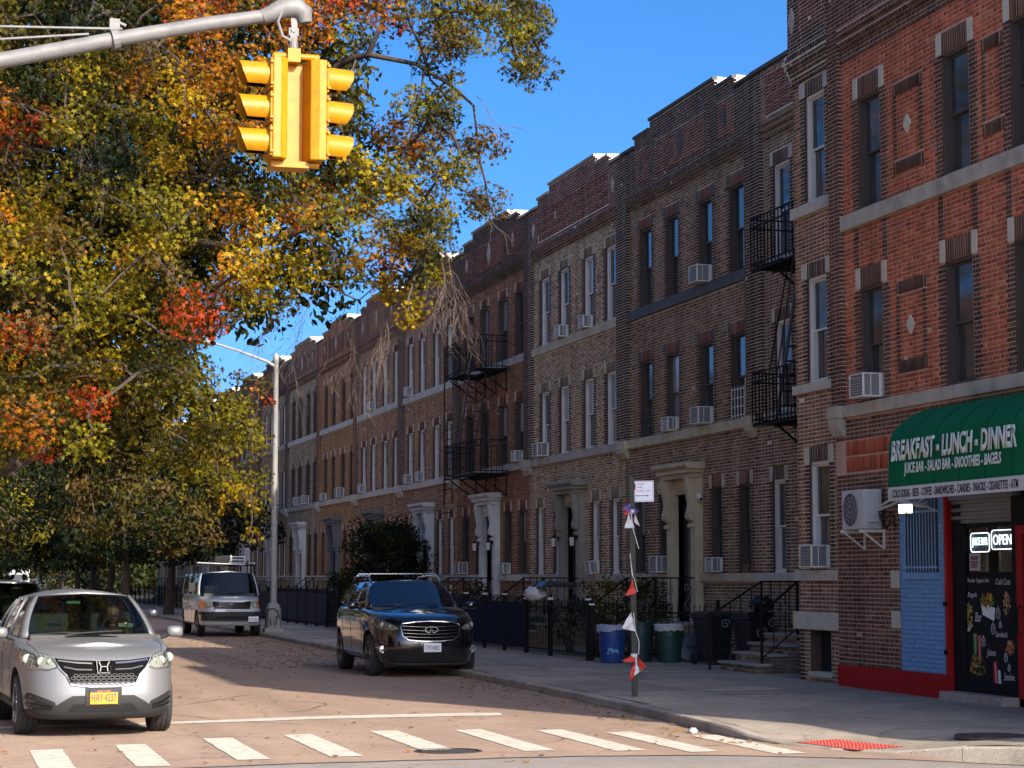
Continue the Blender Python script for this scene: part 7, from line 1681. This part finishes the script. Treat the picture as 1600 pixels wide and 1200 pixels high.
t = thing('truck', 'far white box truck at the sunlit end of the street', 'truck', (9.0, 235, ZR))
MB().box(-1.1, 1.1, 1.6, 7.5, .9, 3.3).build('cargo_box', mat('white_truck_paint', (.5, .5, .48), .6), t, bevel=.03); MB().prism([(0, .5), (0, 1.2), (.5, 1.45), (.85, 2.3), (1.55, 2.3), (1.55, .5)], 'x', -.95, .95).v; k = MB()
k.prism([(0, .5), (0, 1.2), (.5, 1.45), (.85, 2.3), (1.55, 2.3), (1.55, .5)], 'x', -.95, .95); k.build('cab', mat('white_truck_paint'), t, bevel=.03); MB().add([(-.85, .53, 1.52), (.85, .53, 1.52), (.85, .82, 2.2), (-.85, .82, 2.2)], [(0, 1, 2, 3)])
w_ = MB(); w_.prism([(.50, 1.50), (.80, 2.22), (.83, 2.22), (.53, 1.5)], 'x', -.85, .85); w_.build('windshield', M_pane, t)
for x in (-.9, .9):
    for y in (1.0, 6.0): MB().lathe([(.45, -.13), (.45, .13)], 16, M=Matrix.Translation((x, y, .45)) @ Matrix.Rotation(pi / 2, 4, 'Y')).build('wheel', M_tyre, t)
# ---------------------------------------------------------------- trees
M_leaf = mat('leaf', attr='Col', rough=.6, spec=.16, trans=.36)
M_bark = mat('oak_bark', (.050, .036, .028), .9, noise=.3, nscale=5, bump=.6, bscale=14); M_twig = mat('bare_twig', (.095, .068, .054), .9)
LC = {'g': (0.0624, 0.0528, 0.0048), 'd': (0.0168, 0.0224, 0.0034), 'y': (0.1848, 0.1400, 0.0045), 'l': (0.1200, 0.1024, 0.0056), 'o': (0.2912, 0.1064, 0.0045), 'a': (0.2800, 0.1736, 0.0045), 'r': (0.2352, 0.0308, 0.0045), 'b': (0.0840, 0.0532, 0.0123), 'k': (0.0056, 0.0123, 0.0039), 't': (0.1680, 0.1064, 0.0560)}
rl = np.random.default_rng(11)
def _star(lobes=5):
    v = [(0, .0)]; ang = [90, 28, 152, -28, 208]; R_ = [1.0, .92, .92, .68, .68]; v = [(0, .1)]
    order = sorted(range(5), key=lambda i: ang[i]); pts = []
    for n_, i in enumerate(order):
        a = radians(ang[i]); pts.append((R_[i] * cos(a), R_[i] * sin(a)))
        j = order[(n_ + 1) % 5]; b = radians(ang[j] + (360 if n_ == 4 else 0)); m = (a + b) / 2; pts.append((.33 * cos(m), .33 * sin(m)))
    return np.array(v + pts)
STAR = _star(); STARF = [(0, 10 if 2 * k == 0 else 2 * k, 2 * k + 1, 2 * k + 2) for k in range(5)]
OVAL = np.array([(0, -.8), (.42, -.1), (.30, .6), (0, 1.0), (-.30, .6), (-.42, -.1)]); OVALF = [(0, 1, 2, 3), (0, 3, 4, 5)]
def leaf_mesh(name, parent, clumps, size, star=True, mat_=None, flat=.8, shell=.45, kind='stuff'):
    """clumps: (x, y, z, r, n, colours) ; every leaf a small lobed face of its own"""
    P = []; Cc = []; Nn = []; S = []
    for (x, y, z, r, n, cols) in clumps:
        d = rl.normal(size=(n, 3)); d /= np.linalg.norm(d, axis=1)[:, None]; rad = rl.random(n) ** shell * r
        p = d * rad[:, None] * np.array([1, 1, flat]) + np.array([x, y, z]); P.append(p)
        nn = d * .5 + rl.normal(size=(n, 3)) * .75 + np.array([.18, -.42, .38]); Nn.append(nn)
        ci = rl.integers(len(cols), size=n); ci[rl.random(n) < .78] = rl.integers(len(cols)); cc = np.array([LC[c] for c in cols])[ci] * (1 + rl.normal() * .12); k = np.clip(1 + rl.normal(size=n) * .28, .45, 1.9); t = 1 + rl.normal(size=(n, 3)) * .07
        Cc.append(np.clip(cc * k[:, None] * t, .002, .9)); S.append(size * np.clip(1 + rl.normal(size=n) * .22, .5, 1.6))
    P = np.concatenate(P); Nn = np.concatenate(Nn); Cc = np.concatenate(Cc); S = np.concatenate(S); n = len(P)
    Nn /= np.linalg.norm(Nn, axis=1)[:, None]; up = rl.normal(size=(n, 3)); up[:, 2] -= .9; A = np.cross(Nn, up); A /= np.linalg.norm(A, axis=1)[:, None] + 1e-9; B = np.cross(A, Nn)
    T = STAR if star else OVAL; F = STARF if star else OVALF; m = len(T)
    curl = (T[:, 0] ** 2 + (T[:, 1]) ** 2) * -.18
    V = P[:, None] + S[:, None, None] * (T[None, :, 0, None] * A[:, None] + T[None, :, 1, None] * B[:, None] + curl[None, :, None] * Nn[:, None])
    f = (np.arange(n)[:, None, None] * m + np.array(F)[None]).reshape(-1).astype(np.int32); nf = n * len(F)
    me = bpy.data.meshes.new(name); me.vertices.add(n * m); me.vertices.foreach_set('co', V.ravel()); me.loops.add(nf * 4); me.loops.foreach_set('vertex_index', f); me.polygons.add(nf); me.polygons.foreach_set('loop_start', np.arange(nf, dtype=np.int32) * 4); me.update(calc_edges=True)
    ca = me.color_attributes.new('Col', 'FLOAT_COLOR', 'POINT'); c = np.ones((n, m, 4)); c[:, :, :3] = Cc[:, None]; ca.data.foreach_set('color', c.ravel()); me.materials.append(mat_ or M_leaf)
    o = link(name, me, parent); o['kind'] = 'stuff'; return o
def wig(a, b, k, amp, ra, sag=0):
    a, b = Vector(a), Vector(b); L_ = (b - a).length; o = []
    for i in range(k + 1):
        t = i / k; p = a.lerp(b, t); q = sin(pi * t); p += Vector((ra.uniform(-1, 1), ra.uniform(-1, 1), ra.uniform(-1, 1))) * amp * L_ * q; p.z -= sag * L_ * q; o.append(p)
    return o
def inpoly(x, y, poly):
    c = False; n = len(poly)
    for i in range(n):
        (x1, y1), (x2, y2) = poly[i], poly[(i + 1) % n]
        if (y1 > y) != (y2 > y) and x < (x2 - x1) * (y - y1) / (y2 - y1) + x1: c = not c
    return c
def fill(poly, step, Ys, rpx, n, col, seed, jit=.45, keep=1.0, holes=(), scale_n=True):
    """clump centres of a crown part, spread over its outline and through its depth"""
    ra = random.Random(seed); out = []; xs = [p[0] for p in poly]; ys = [p[1] for p in poly]
    for li, Y in enumerate(Ys):
        y = min(ys) + step * (.5 if li % 2 else .15)
        while y < max(ys):
            x = min(xs) + step * (.5 if li % 2 else .15)
            while x < max(xs):
                px_, py_ = x + ra.uniform(-jit, jit) * step, y + ra.uniform(-jit, jit) * step
                if inpoly(px_, py_, poly) and ra.random() < keep and not any((px_ - h[0]) ** 2 + (py_ - h[1]) ** 2 < h[2] ** 2 for h in holes):
                    Yj = Y + ra.uniform(-1.3, 1.3); p = atY(px_, py_, Yj); r = rpx * ra.uniform(.7, 1.25) * Yj / 3200 * 1.02
                    c = col(px_, py_, ra, li) if callable(col) else col; out.append((p.x, p.y, p.z, r, int(n * (r / (rpx * Yj / 3200)) ** 2), c))
                x += step
            y += step
    return out
def tree_parts(t, trunk, limbs, clumps, seed, r0=.32, twigs=True, twn=2):
    """trunk and limb tubes, then a branch to every clump from the nearest point of the limbs"""
    ra = random.Random(seed); b = MB(); b.tube(trunk[0], trunk[1], 12); nodes = []
    o = b.build('trunk', M_bark, t, smooth=70)
    for pts, rs_ in limbs:
        m = MB(); m.tube(pts, rs_, 8); m.build('limb', M_bark, t, smooth=70)
        for a, c in zip(pts[:-1], pts[1:]):
            for k in range(4): nodes.append(Vector(a).lerp(Vector(c), k / 4))
        nodes.append(Vector(pts[-1]))
    if not nodes: nodes = [Vector(p) for p in trunk[0][1:]]
    m = MB(); ends = []
    for (x, y, z, r, n, c) in sorted(clumps, key=lambda c: min((Vector(c[:3]) - q).length for q in nodes)):
        p = Vector((x, y, z)); q = min(nodes + ends, key=lambda v: (v - p).length + (0 if v.z < p.z + 1 else .5)); L_ = (p - q).length
        if L_ < .15: continue
        w = wig(q, p, 3 if L_ < 2 else 5, .09, ra, -.05); m.tube(w, [max(.008, .016 + .012 * L_ * (1 - i / (len(w) - 1))) for i in range(len(w))], 4, cap=False)
        if L_ < 3.5: ends.append(p)
        if twigs:
            for k in range(twn):
                d = Vector((ra.uniform(-1, 1), ra.uniform(-1, 1), ra.uniform(-.9, .7))).normalized() * r * ra.uniform(.7, 1.15); m.tube(wig(p, p + d, 3, .1, ra), [.008, .006, .004, .003], 3, cap=False)
    if m.v: o = m.build('branch', M_bark, t, kind='stuff')
    return nodes
V = lambda x, y, Y: atY(x, y, Y)
# ---- the big pin oak
oak = thing('oak_tree', 'large pin oak in green, gold and red autumn leaves behind the yellow traffic light', 'tree', (0, 0, 0), group=None)
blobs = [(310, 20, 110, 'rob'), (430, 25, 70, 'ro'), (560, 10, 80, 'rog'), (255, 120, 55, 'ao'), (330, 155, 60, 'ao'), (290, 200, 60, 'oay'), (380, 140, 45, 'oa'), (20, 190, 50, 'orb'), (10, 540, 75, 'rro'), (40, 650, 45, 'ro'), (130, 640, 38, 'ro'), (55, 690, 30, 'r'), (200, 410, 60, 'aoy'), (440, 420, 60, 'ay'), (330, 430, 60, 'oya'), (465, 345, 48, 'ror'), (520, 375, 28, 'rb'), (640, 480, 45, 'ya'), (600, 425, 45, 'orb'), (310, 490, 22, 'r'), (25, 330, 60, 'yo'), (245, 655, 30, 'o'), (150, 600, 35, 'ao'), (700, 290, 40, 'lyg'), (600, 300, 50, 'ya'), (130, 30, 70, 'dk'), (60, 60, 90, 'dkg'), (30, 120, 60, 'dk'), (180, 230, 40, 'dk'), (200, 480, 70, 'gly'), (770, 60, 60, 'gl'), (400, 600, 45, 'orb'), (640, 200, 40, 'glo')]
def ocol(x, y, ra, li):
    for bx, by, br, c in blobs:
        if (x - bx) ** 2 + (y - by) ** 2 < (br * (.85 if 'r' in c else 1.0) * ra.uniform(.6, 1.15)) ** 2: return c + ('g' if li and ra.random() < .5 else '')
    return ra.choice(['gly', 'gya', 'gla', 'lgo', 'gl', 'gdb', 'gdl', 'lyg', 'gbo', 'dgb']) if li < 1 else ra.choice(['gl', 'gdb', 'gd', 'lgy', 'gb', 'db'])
dense_ = [(-160, -80), (600, -80), (575, 30), (560, 90), (565, 160), (580, 270), (560, 340), (530, 400), (560, 430), (500, 470), (490, 480), (440, 500), (395, 497), (345, 480), (315, 540), (305, 600), (290, 640), (200, 690), (-160, 720)]
gaps = [(408, 278, 30), (395, 262, 22), (350, 330, 16), (205, 160, 12)]
cl = []
cl += fill(dense_, 62, (28.5, 31.5), 50, 225, ocol, 1, holes=gaps, keep=.90)
left_ = [p for p in dense_ if p[0] < 420 and p[1] < 480] + [(345, 480)]
left_ = [(-160, -80), (430, -80), (400, 250), (330, 420), (290, 560), (200, 690), (-160, 720)]
clb = fill(dense_, 52, (34.2,), 60, 150, lambda x, y, ra, li: ra.choice(['gd', 'gdl', 'd', 'gd', 'dl', 'gly']), 22, holes=gaps, keep=.97) + fill(left_, 52, (36.5, 39), 62, 150, lambda x, y, ra, li: ra.choice(['gd', 'gdl', 'd', 'gd', 'dl', 'gly']), 2, holes=gaps, keep=.97)  # back layers mostly dark green, the crown's inner shade put into leaf colour
cl += fill([(575, -70), (850, -70), (868, 50), (858, 108), (805, 128), (765, 100), (735, 75), (690, 90), (650, 55), (590, 30)], 42, (29.5, 31.5), 38, 175, ocol, 3, keep=.95)
cl += fill([(620, 40), (700, 70), (745, 130), (715, 150), (660, 110), (640, 75)], 36, (30.5,), 28, 80, ocol, 13, keep=.8)
cl += fill([(580, 130), (640, 125), (700, 150), (722, 205), (762, 205), (760, 240), (738, 275), (782, 300), (765, 335), (720, 350), (690, 335), (700, 395), (640, 420), (560, 395), (545, 300), (580, 220)], 42, (29, 31.5), 38, 172, ocol, 4, keep=.88, holes=[(600, 175, 20)])
cl += fill([(605, 360), (705, 345), (695, 420), (668, 495), (640, 528), (612, 485), (600, 440)], 36, (29.5, 31), 30, 105, ocol, 5, keep=.95)
cl += fill([(540, 395), (615, 400), (620, 445), (560, 450)], 36, (30,), 24, 58, ocol, 6)
# the rest of the crown, left of the frame and above it
ra = random.Random(8)
for k in range(120):
    a = ra.uniform(0, 2 * pi); e = ra.uniform(-.1, 1); rr = ra.uniform(.5, 1)
    p = Vector((-1.5 + 9 * rr * cos(a) * cos(e), 34 + 8.5 * rr * sin(a) * cos(e), 8 + 8.5 * rr * sin(e)))
    if p.z < 11.5 and p.x > -2.8: continue
    if p.x > 1.5 and p.y > 36: continue
    clb.append((p.x, p.y, p.z, ra.uniform(.8, 1.2), 170, ra.choice(['gl', 'ly', 'gdl', 'yo'])))
trunk = ([Vector((-1.9, 33.5, -.1)), Vector((-1.85, 33.5, .6)), Vector((-1.2, 33.7, 2.4)), V(60, 700, 34), V(90, 620, 34.3), V(120, 570, 34.5), V(190, 490, 34.6), V(200, 430, 34.8)], [.46, .38, .30, .155, .14, .135, .125, .12])
limbs = [([V(200, 430, 34.8), V(250, 370, 34.5), V(300, 320, 34), V(345, 245, 33.2), V(420, 180, 32.6), V(540, 95, 31.4), V(575, 85, 31)], [.12, .105, .095, .08, .075, .06, .05]),
 ([V(575, 85, 31), V(650, 100, 30.6), V(700, 130, 30.4), V(740, 165, 30.3), V(748, 235, 30.3)], [.045, .035, .03, .022, .012]), ([V(575, 85, 31), V(600, 30, 30.6), V(690, 20, 30.4), V(790, 10, 30.5)], [.045, .04, .03, .02]),
 ([V(250, 370, 34.5), V(350, 385, 33), V(430, 375, 32), V(480, 355, 31.4), V(560, 330, 31), V(640, 300, 30.6)], [.09, .075, .07, .055, .04, .03]), ([V(640, 300, 30.6), V(680, 380, 30.4), V(650, 440, 30.3)], [.025, .018, .01]), ([V(480, 355, 31.4), V(540, 400, 31), V(620, 480, 30.5)], [.03, .02, .01]),
 ([V(120, 570, 34.5), V(60, 420, 36), V(40, 300, 37), V(80, 150, 37), V(150, 20, 37)], [.12, .11, .10, .08, .06]), ([V(200, 430, 34.8), V(210, 300, 33.5), V(190, 200, 32.5), V(240, 60, 32)], [.1, .08, .06, .04]), ([V(60, 420, 36), V(-60, 300, 34), V(-160, 200, 32)], [.10, .09, .07]), ([V(120, 570, 34.5), V(180, 600, 33), V(260, 560, 31.5), V(320, 520, 31)], [.08, .05, .04, .02]), ([V(40, 300, 37), V(75, 293, 33.5), V(15, 306, 31.5)], [.06, .05, .04])]
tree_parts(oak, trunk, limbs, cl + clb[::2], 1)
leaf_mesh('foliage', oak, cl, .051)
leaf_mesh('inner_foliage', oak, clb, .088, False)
# bare hanging twigs
ra = random.Random(21); m = MB()
def spray(p, d, L_, r, depth, drop=.25):
    d = d.normalized(); pts = [p]; q = p.copy(); n = 4
    for i in range(n): d = (d + Vector((ra.uniform(-.35, .35), ra.uniform(-.3, .3), ra.uniform(-.3, .2) - drop * .3))).normalized(); q = q + d * L_ / n; pts.append(q.copy())
    m.tube(pts, [r, r * .85, r * .7, r * .55, r * .4], 3 if depth < 2 else 4, cap=False)
    if depth > 0:
        for i in range(1, n + 1):
            for _ in range(2 if ra.random() < .75 else 1): spray(pts[i].copy(), d + Vector((ra.uniform(-.9, .9), ra.uniform(-.5, .5), ra.uniform(-.7, .5))), L_ * ra.uniform(.35, .6), r * .6, depth - 1, drop)
for (x0, y0, x1, y1, Y, L_, dp) in ((500, 440, 470, 560, 30.5, 1.3, 2), (560, 470, 500, 600, 30.4, 1.2, 2), (585, 470, 620, 570, 30.2, 1.1, 2), (595, 440, 650, 560, 30.3, 1.2, 2), (690, 385, 715, 480, 30, 1.1, 2), (700, 395, 690, 500, 30, 1.0, 2), (620, 420, 720, 470, 30.4, 1.3, 2), (540, 480, 530, 600, 30.6, 1.0, 2), (745, 330, 790, 360, 30.4, .6, 1), (730, 200, 790, 190, 30.3, .7, 1), (745, 150, 800, 200, 30.3, .7, 1), (500, 100, 560, 160, 30.6, .9, 1), (440, 460, 400, 560, 31, .9, 2), (650, 90, 560, 200, 30.8, 1.0, 1), (360, 290, 440, 300, 31.5, .8, 1), (60, 130, 160, 200, 29, 1.4, 2), (90, 150, 40, 190, 29, 1.0, 2), (180, 20, 280, 60, 28.5, 1.2, 2), (120, 170, 150, 230, 28.6, 1.0, 2), (480, 400, 430, 470, 30, 1.0, 1), (240, 560, 190, 640, 29.5, .8, 1), (620, 500, 560, 560, 30.4, .9, 2), (700, 440, 660, 540, 30.2, .7, 1)):
    a = V(x0, y0, Y); b_ = V(x1, y1, Y); spray(a, b_ - a, L_, .0062, dp)
m.tube([V(480, 355, 31.4), V(500, 440, 30.5), V(560, 470, 30.4), V(595, 440, 30.3)], [.02, .018, .014, .01], 5); m.tube([V(650, 440, 30.3), V(690, 385, 30), V(700, 395, 30)], .010, 5)
m.build('bare_twig', M_twig, oak, kind='stuff')
# ---- trees behind it on the left pavement
def simple_tree(label, base, top, clumps, seed, size, star=True, r0=.22, group=None, limbs=None, name='street_tree'):
    t = thing(name, label, 'tree', (0, 0, 0), group=group); b = Vector(base); tp = Vector(top)
    mid = b.lerp(tp, .5) + Vector((.1, .2, 0)); tree_parts(t, ([b, b + Vector((0, 0, .5)), mid, tp], [r0 * 1.25, r0, r0 * .8, r0 * .5]), limbs or [([mid, tp, tp + Vector((.3, .2, 1.5))], [r0 * .7, r0 * .45, r0 * .2])], clumps, seed, twigs=False)
    leaf_mesh('foliage', t, clumps, size, star); return t
mix = lambda *c: (lambda x, y, ra, li: ra.choice(c))
c2 = fill([(175, 660), (250, 640), (320, 610), (385, 625), (412, 660), (398, 715), (402, 760), (414, 800), (385, 822), (345, 790), (300, 760), (215, 715)], 40, (44, 46.5), 34, 150, mix('ly', 'yl', 'll', 'ya', 'lg'), 31, keep=.97)
c2 += fill([(120, 560), (310, 590), (330, 650), (340, 740), (180, 720), (100, 640)], 46, (49, 52), 42, 95, mix('gd', 'd', 'dk', 'g'), 32)  # rear clumps in dark leaf colours, shade beneath the crown painted in
c2 += fill([(365, 585), (420, 595), (432, 640), (400, 655), (370, 635)], 28, (43.5,), 20, 40, mix('ob', 'og', 'br', 'gb'), 33)
c2 += fill([(385, 740), (400, 800), (412, 845), (385, 850)], 26, (43.5,), 20, 30, mix('ya', 'o', 'ay'), 34)
for k in range(40):
    p = Vector((-2 + ra.gauss(0, 3), 48 + ra.gauss(0, 3), 9 + ra.uniform(-2, 4))); c2.append((p.x, p.y, p.z, 1.2, 120, 'gly')) if p.x < -.5 else None
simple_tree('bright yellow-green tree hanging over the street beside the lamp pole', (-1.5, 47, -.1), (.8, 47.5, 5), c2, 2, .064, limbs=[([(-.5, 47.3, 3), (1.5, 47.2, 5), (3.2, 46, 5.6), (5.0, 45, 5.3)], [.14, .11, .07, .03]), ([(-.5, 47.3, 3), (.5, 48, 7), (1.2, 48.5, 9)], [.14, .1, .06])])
c3 = fill([(115, 700), (190, 690), (290, 745), (335, 800), (330, 850), (270, 868), (215, 845), (150, 850), (110, 800)], 36, (57, 60), 31, 88, mix('bg', 'bd', 'bl', 'gd', 'd'), 41, keep=.92)
c3 += fill([(-120, 640), (140, 660), (130, 830), (90, 860), (-120, 860)], 42, (62, 66), 40, 80, mix('dk', 'd', 'k', 'gd'), 42)  # near-black leaf colours paint the pocket of shade at the lower left
for k in range(30):
    p = Vector((-2 + ra.gauss(0, 3), 61 + ra.gauss(0, 3), 9 + ra.uniform(-2, 4))); c3.append((p.x, p.y, p.z, 1.2, 100, 'gly')) if p.x < -.5 else None
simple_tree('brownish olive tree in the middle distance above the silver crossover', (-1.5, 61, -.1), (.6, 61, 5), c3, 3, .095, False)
c4 = fill([(-120, 745), (60, 750), (85, 790), (60, 840), (-20, 850), (-120, 850)], 34, (76, 79), 30, 85, mix('ly', 'l', 'lg'), 51)
for k in range(30):
    p = Vector((-2 + ra.gauss(0, 3), 77 + ra.gauss(0, 3), 9 + ra.uniform(-2, 4))); c4.append((p.x, p.y, p.z, 1.3, 90, 'gl')) if p.x < -.5 else None
simple_tree('bright green tree with low foliage above the dark SUV', (-1.5, 77, -.1), (.2, 77, 5), c4, 4, .11, False)
ra = random.Random(99); up = []
for k in range(130): up.append((ra.uniform(-7, 1.2), ra.uniform(38, 78), ra.uniform(10.5, 19.5), ra.uniform(1.3, 1.9), 75, ra.choice(['gl', 'ly', 'gd', 'yo', 'gly'])))
leaf_mesh('upper_foliage', [o for o in bpy.data.objects if o.name == 'street_tree'][0], up, .17, False)  # mostly out-of-view crown, added for the upper windows to reflect leaves
# ---- street trees on the right pavement, in the shade of the houses
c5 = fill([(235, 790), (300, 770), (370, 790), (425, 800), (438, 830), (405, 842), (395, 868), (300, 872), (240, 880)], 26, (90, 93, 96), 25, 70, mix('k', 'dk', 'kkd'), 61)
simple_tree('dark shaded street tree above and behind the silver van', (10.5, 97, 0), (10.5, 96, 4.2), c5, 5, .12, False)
def auto_tree(label, x, y, h, rad, cols, seed, nclump=46, nleaf=70, size=.16, zlow=3.2, group='shaded street trees far down the street', r0=.22):
    ra = random.Random(seed); cs = []
    for k in range(nclump):
        a = ra.uniform(0, 2 * pi); rr = rad * sqrt(ra.random()); zz = ra.uniform(zlow, h); f = 1 - abs((zz - (zlow + h) / 2) / ((h - zlow) / 2)) ** 2.5 * .6
        cs.append((x + rr * f * cos(a), y + rr * f * sin(a), zz, ra.uniform(.9, 1.4), nleaf, ra.choice(cols)))
    simple_tree(label, (x, y, 0), (x + ra.uniform(-.3, .3), y, zlow + 1.2), cs, seed, size, False, r0=r0, group=group)
far = [(10.4, 112, 'second shaded street tree beyond the van'), (10.5, 124, 'third shaded street tree beyond the van'), (10.4, 137, 'fourth shaded street tree beyond the van'), (10.5, 152, 'fifth shaded street tree beyond the van'), (10.4, 172, 'sixth shaded street tree beyond the van'), (10.4, 215, 'far street tree at the end of the right pavement')]
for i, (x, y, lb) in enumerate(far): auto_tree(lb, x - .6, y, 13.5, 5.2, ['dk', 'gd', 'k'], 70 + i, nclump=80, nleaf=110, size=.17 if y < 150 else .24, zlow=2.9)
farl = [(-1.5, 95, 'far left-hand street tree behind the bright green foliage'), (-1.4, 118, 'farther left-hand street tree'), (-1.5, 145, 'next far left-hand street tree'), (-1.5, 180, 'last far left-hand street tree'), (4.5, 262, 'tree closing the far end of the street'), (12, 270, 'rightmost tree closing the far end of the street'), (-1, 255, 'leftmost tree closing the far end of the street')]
for i, (x, y, lb) in enumerate(farl): auto_tree(lb, x, y, 11.5, 7.2 if y < 240 else 8, ['dk', 'gd', 'd', 'k'], 80 + i, nclump=70, nleaf=60, size=.20 if y < 150 else .3, zlow=2.6, r0=.28)  # dark leaf colours put shade on far crowns that the sun reaches
# ring of far trees, added to block the white horizon and its reflections
hor = []; ra = random.Random(5)
for k in range(420):
    a = ra.uniform(0, 2 * pi); d = ra.uniform(420, 560); hor.append((d * sin(a), d * cos(a), ra.uniform(2, 13), ra.uniform(6, 10), 22, ra.choice(['gd', 'g', 'gl'])))
o = leaf_mesh('horizon_blocker_trees', None, hor, 2.4, False); o['kind'] = 'stuff'; o['label'] = 'added ring of far trees blocking the white horizon'; o['category'] = 'trees'
belt = []; ra = random.Random(15)
for k in range(620):
    y = ra.uniform(205, 292); x = ra.uniform(-14, 60)
    if 0 < x < 9 and y < 270: continue
    belt.append((x, y, ra.uniform(.3, 9), ra.uniform(2, 3.2), 34, ra.choice(['gd', 'd', 'dk', 'g'])))
o = leaf_mesh('tree_belt', None, belt, .5, False); o['kind'] = 'stuff'; o['label'] = 'dim mass of trees closing the far end of the street'; o['category'] = 'trees'
# ---- shrub and yard plants
def shrub(label, x, y, z0, z1, rx, cols, seed, n=46, leaf=.055, nl=150, r=.5, name='shrub', cat='shrub', mul=1):
    ra = random.Random(seed); t = thing(name, label, cat, (x, y, 0), group=None); cs = []; m = MB()
    for k in range(n):
        a = ra.uniform(0, 2 * pi); rr = rx * sqrt(ra.random()); z = z0 + (z1 - z0) * ra.random() ** .8; f = 1 - ((z - z0) / (z1 - z0)) ** 3 * .55
        cs.append((rr * cos(a) * f, rr * sin(a) * f * mul, z, r * ra.uniform(.6, 1.2), nl, ra.choice(cols)))
    for c_ in cs[::2]: m.tube(wig((ra.uniform(-.1, .1), ra.uniform(-.1, .1), 0), c_[:3], 4, .08, ra), [.03, .022, .016, .01, .006], 5)
    m.build('stem', M_bark, t); leaf_mesh('foliage', t, cs, leaf, False); return t
shrub('large dark green shrub rising behind the fence above the black crossover', 14.2, 66.6, .9, 3.5, 1.45, ['k', 'kd', 'kkg'], 1, n=85, mul=2.2, nl=170)
shrub('feathery green plant behind the iron fence left of the blue trash can', 13.7, 42.2, .3, 1.6, .7, ['dg', 'g', 'kg'], 2, n=22, nl=60, r=.3, leaf=.04, name='plant', cat='plant')
shrub('green plants behind the bins below the cream doorway', 14.4, 41.3, .3, 1.6, .8, ['dg', 'kd', 'g'], 3, n=28, nl=60, r=.3, leaf=.04, name='plant', cat='plant')
shrub('low plants beside the stoop behind the sign post', 13.9, 44.6, .3, 1.3, .6, ['dg', 'kd'], 4, n=14, nl=50, r=.28, leaf=.04, name='plant', cat='plant')
shrub('dark potted plants behind the navy fence right of the black crossover', 13.9, 53.5, .5, 1.5, .6, ['k', 'dk'], 6, n=14, nl=60, r=.3, leaf=.045, name='plant', cat='plant')
# ---- fallen leaves and litter on the road, weeds at the kerb
def scatter(name, pts, size, cols, z=.012):
    n = len(pts); V_ = []; F_ = []; C_ = []; ra = random.Random(n)
    for i, (x, y, z0) in enumerate(pts):
        s = size * ra.uniform(.5, 1.4); a = ra.uniform(0, 6.28); tl = ra.uniform(-.5, .5); b = len(V_)
        for k in range(5): q = a + k * 1.2566; rr = s * (1 if k % 2 else .6); V_.append((x + rr * cos(q), y + rr * sin(q), z0 + z + abs(tl) * rr * (1 + sin(q)) * .5))
        F_.append(tuple(range(b, b + 5))); c = LC[ra.choice(cols)]; C_ += [(*[v_ * 1.3 for v_ in c], 1)] * 5
    me = bpy.data.meshes.new(name); me.from_pydata(V_, [], F_); ca = me.color_attributes.new('Col', 'FLOAT_COLOR', 'POINT'); ca.data.foreach_set('color', np.array(C_).ravel()); me.materials.append(M_leaf); o = link(name, me); o['kind'] = 'stuff'; return o
ra = random.Random(77); pts = []
for k in range(3600):
    y = 41 + 34 * ra.random() ** 1.3; x = 9.75 - abs(ra.gauss(0, 2.0)); 
    if x > 1: pts.append((x, y, ZR))
for k in range(1100): y = ra.uniform(21, 60); pts.append((9.2 - abs(ra.gauss(0, .55)) + (.5 if y > 33 else 0) * .6, y, ZR))
for k in range(500): pts.append((ra.uniform(0, 9), ra.uniform(19, 60), ZR))
for k in range(160): pts.append((ra.uniform(9.8, 13.5), ra.uniform(24, 60), 0))
o = scatter('fallen_leaves', pts, .035, 'bobtttoab'); tag(o, 'dry fallen leaves along the right gutter and road', 'leaves')
pts = [(9.32 + (y - 28) * .022 + ra.gauss(0, .06), y, ZR) for y in [31 + ra.gauss(0, .4) for _ in range(14)] + [29.0 + ra.gauss(0, .3) for _ in range(10)] + [65 + ra.gauss(0, .5) for _ in range(40)]]
cs = [(x, y, ZR + .04, .05, 8, 'lg') for x, y, _ in pts]; o = leaf_mesh('weeds', None, cs, .03, False); tag(o, 'weeds sprouting at the kerb', 'weeds')
# far pole with yellow box
t = thing('utility_pole', 'thin far pole with a small yellow box at the left edge', 'pole', (9.9, 272, 0)); MB().lathe([(.2, 0), (.15, 8.2)], 8).build('pole', mat('pole_paint'), t); MB().tube([(0, 0, 7.8), (-2.5, 0, 7.0)], .06).build('arm', mat('pole_paint'), t)
MB().box(-.3, .3, -.25, .25, 2.2, 3.6).build('yellow_box', mat('yellow_box_paint', (.55, .45, .08), .5), t)
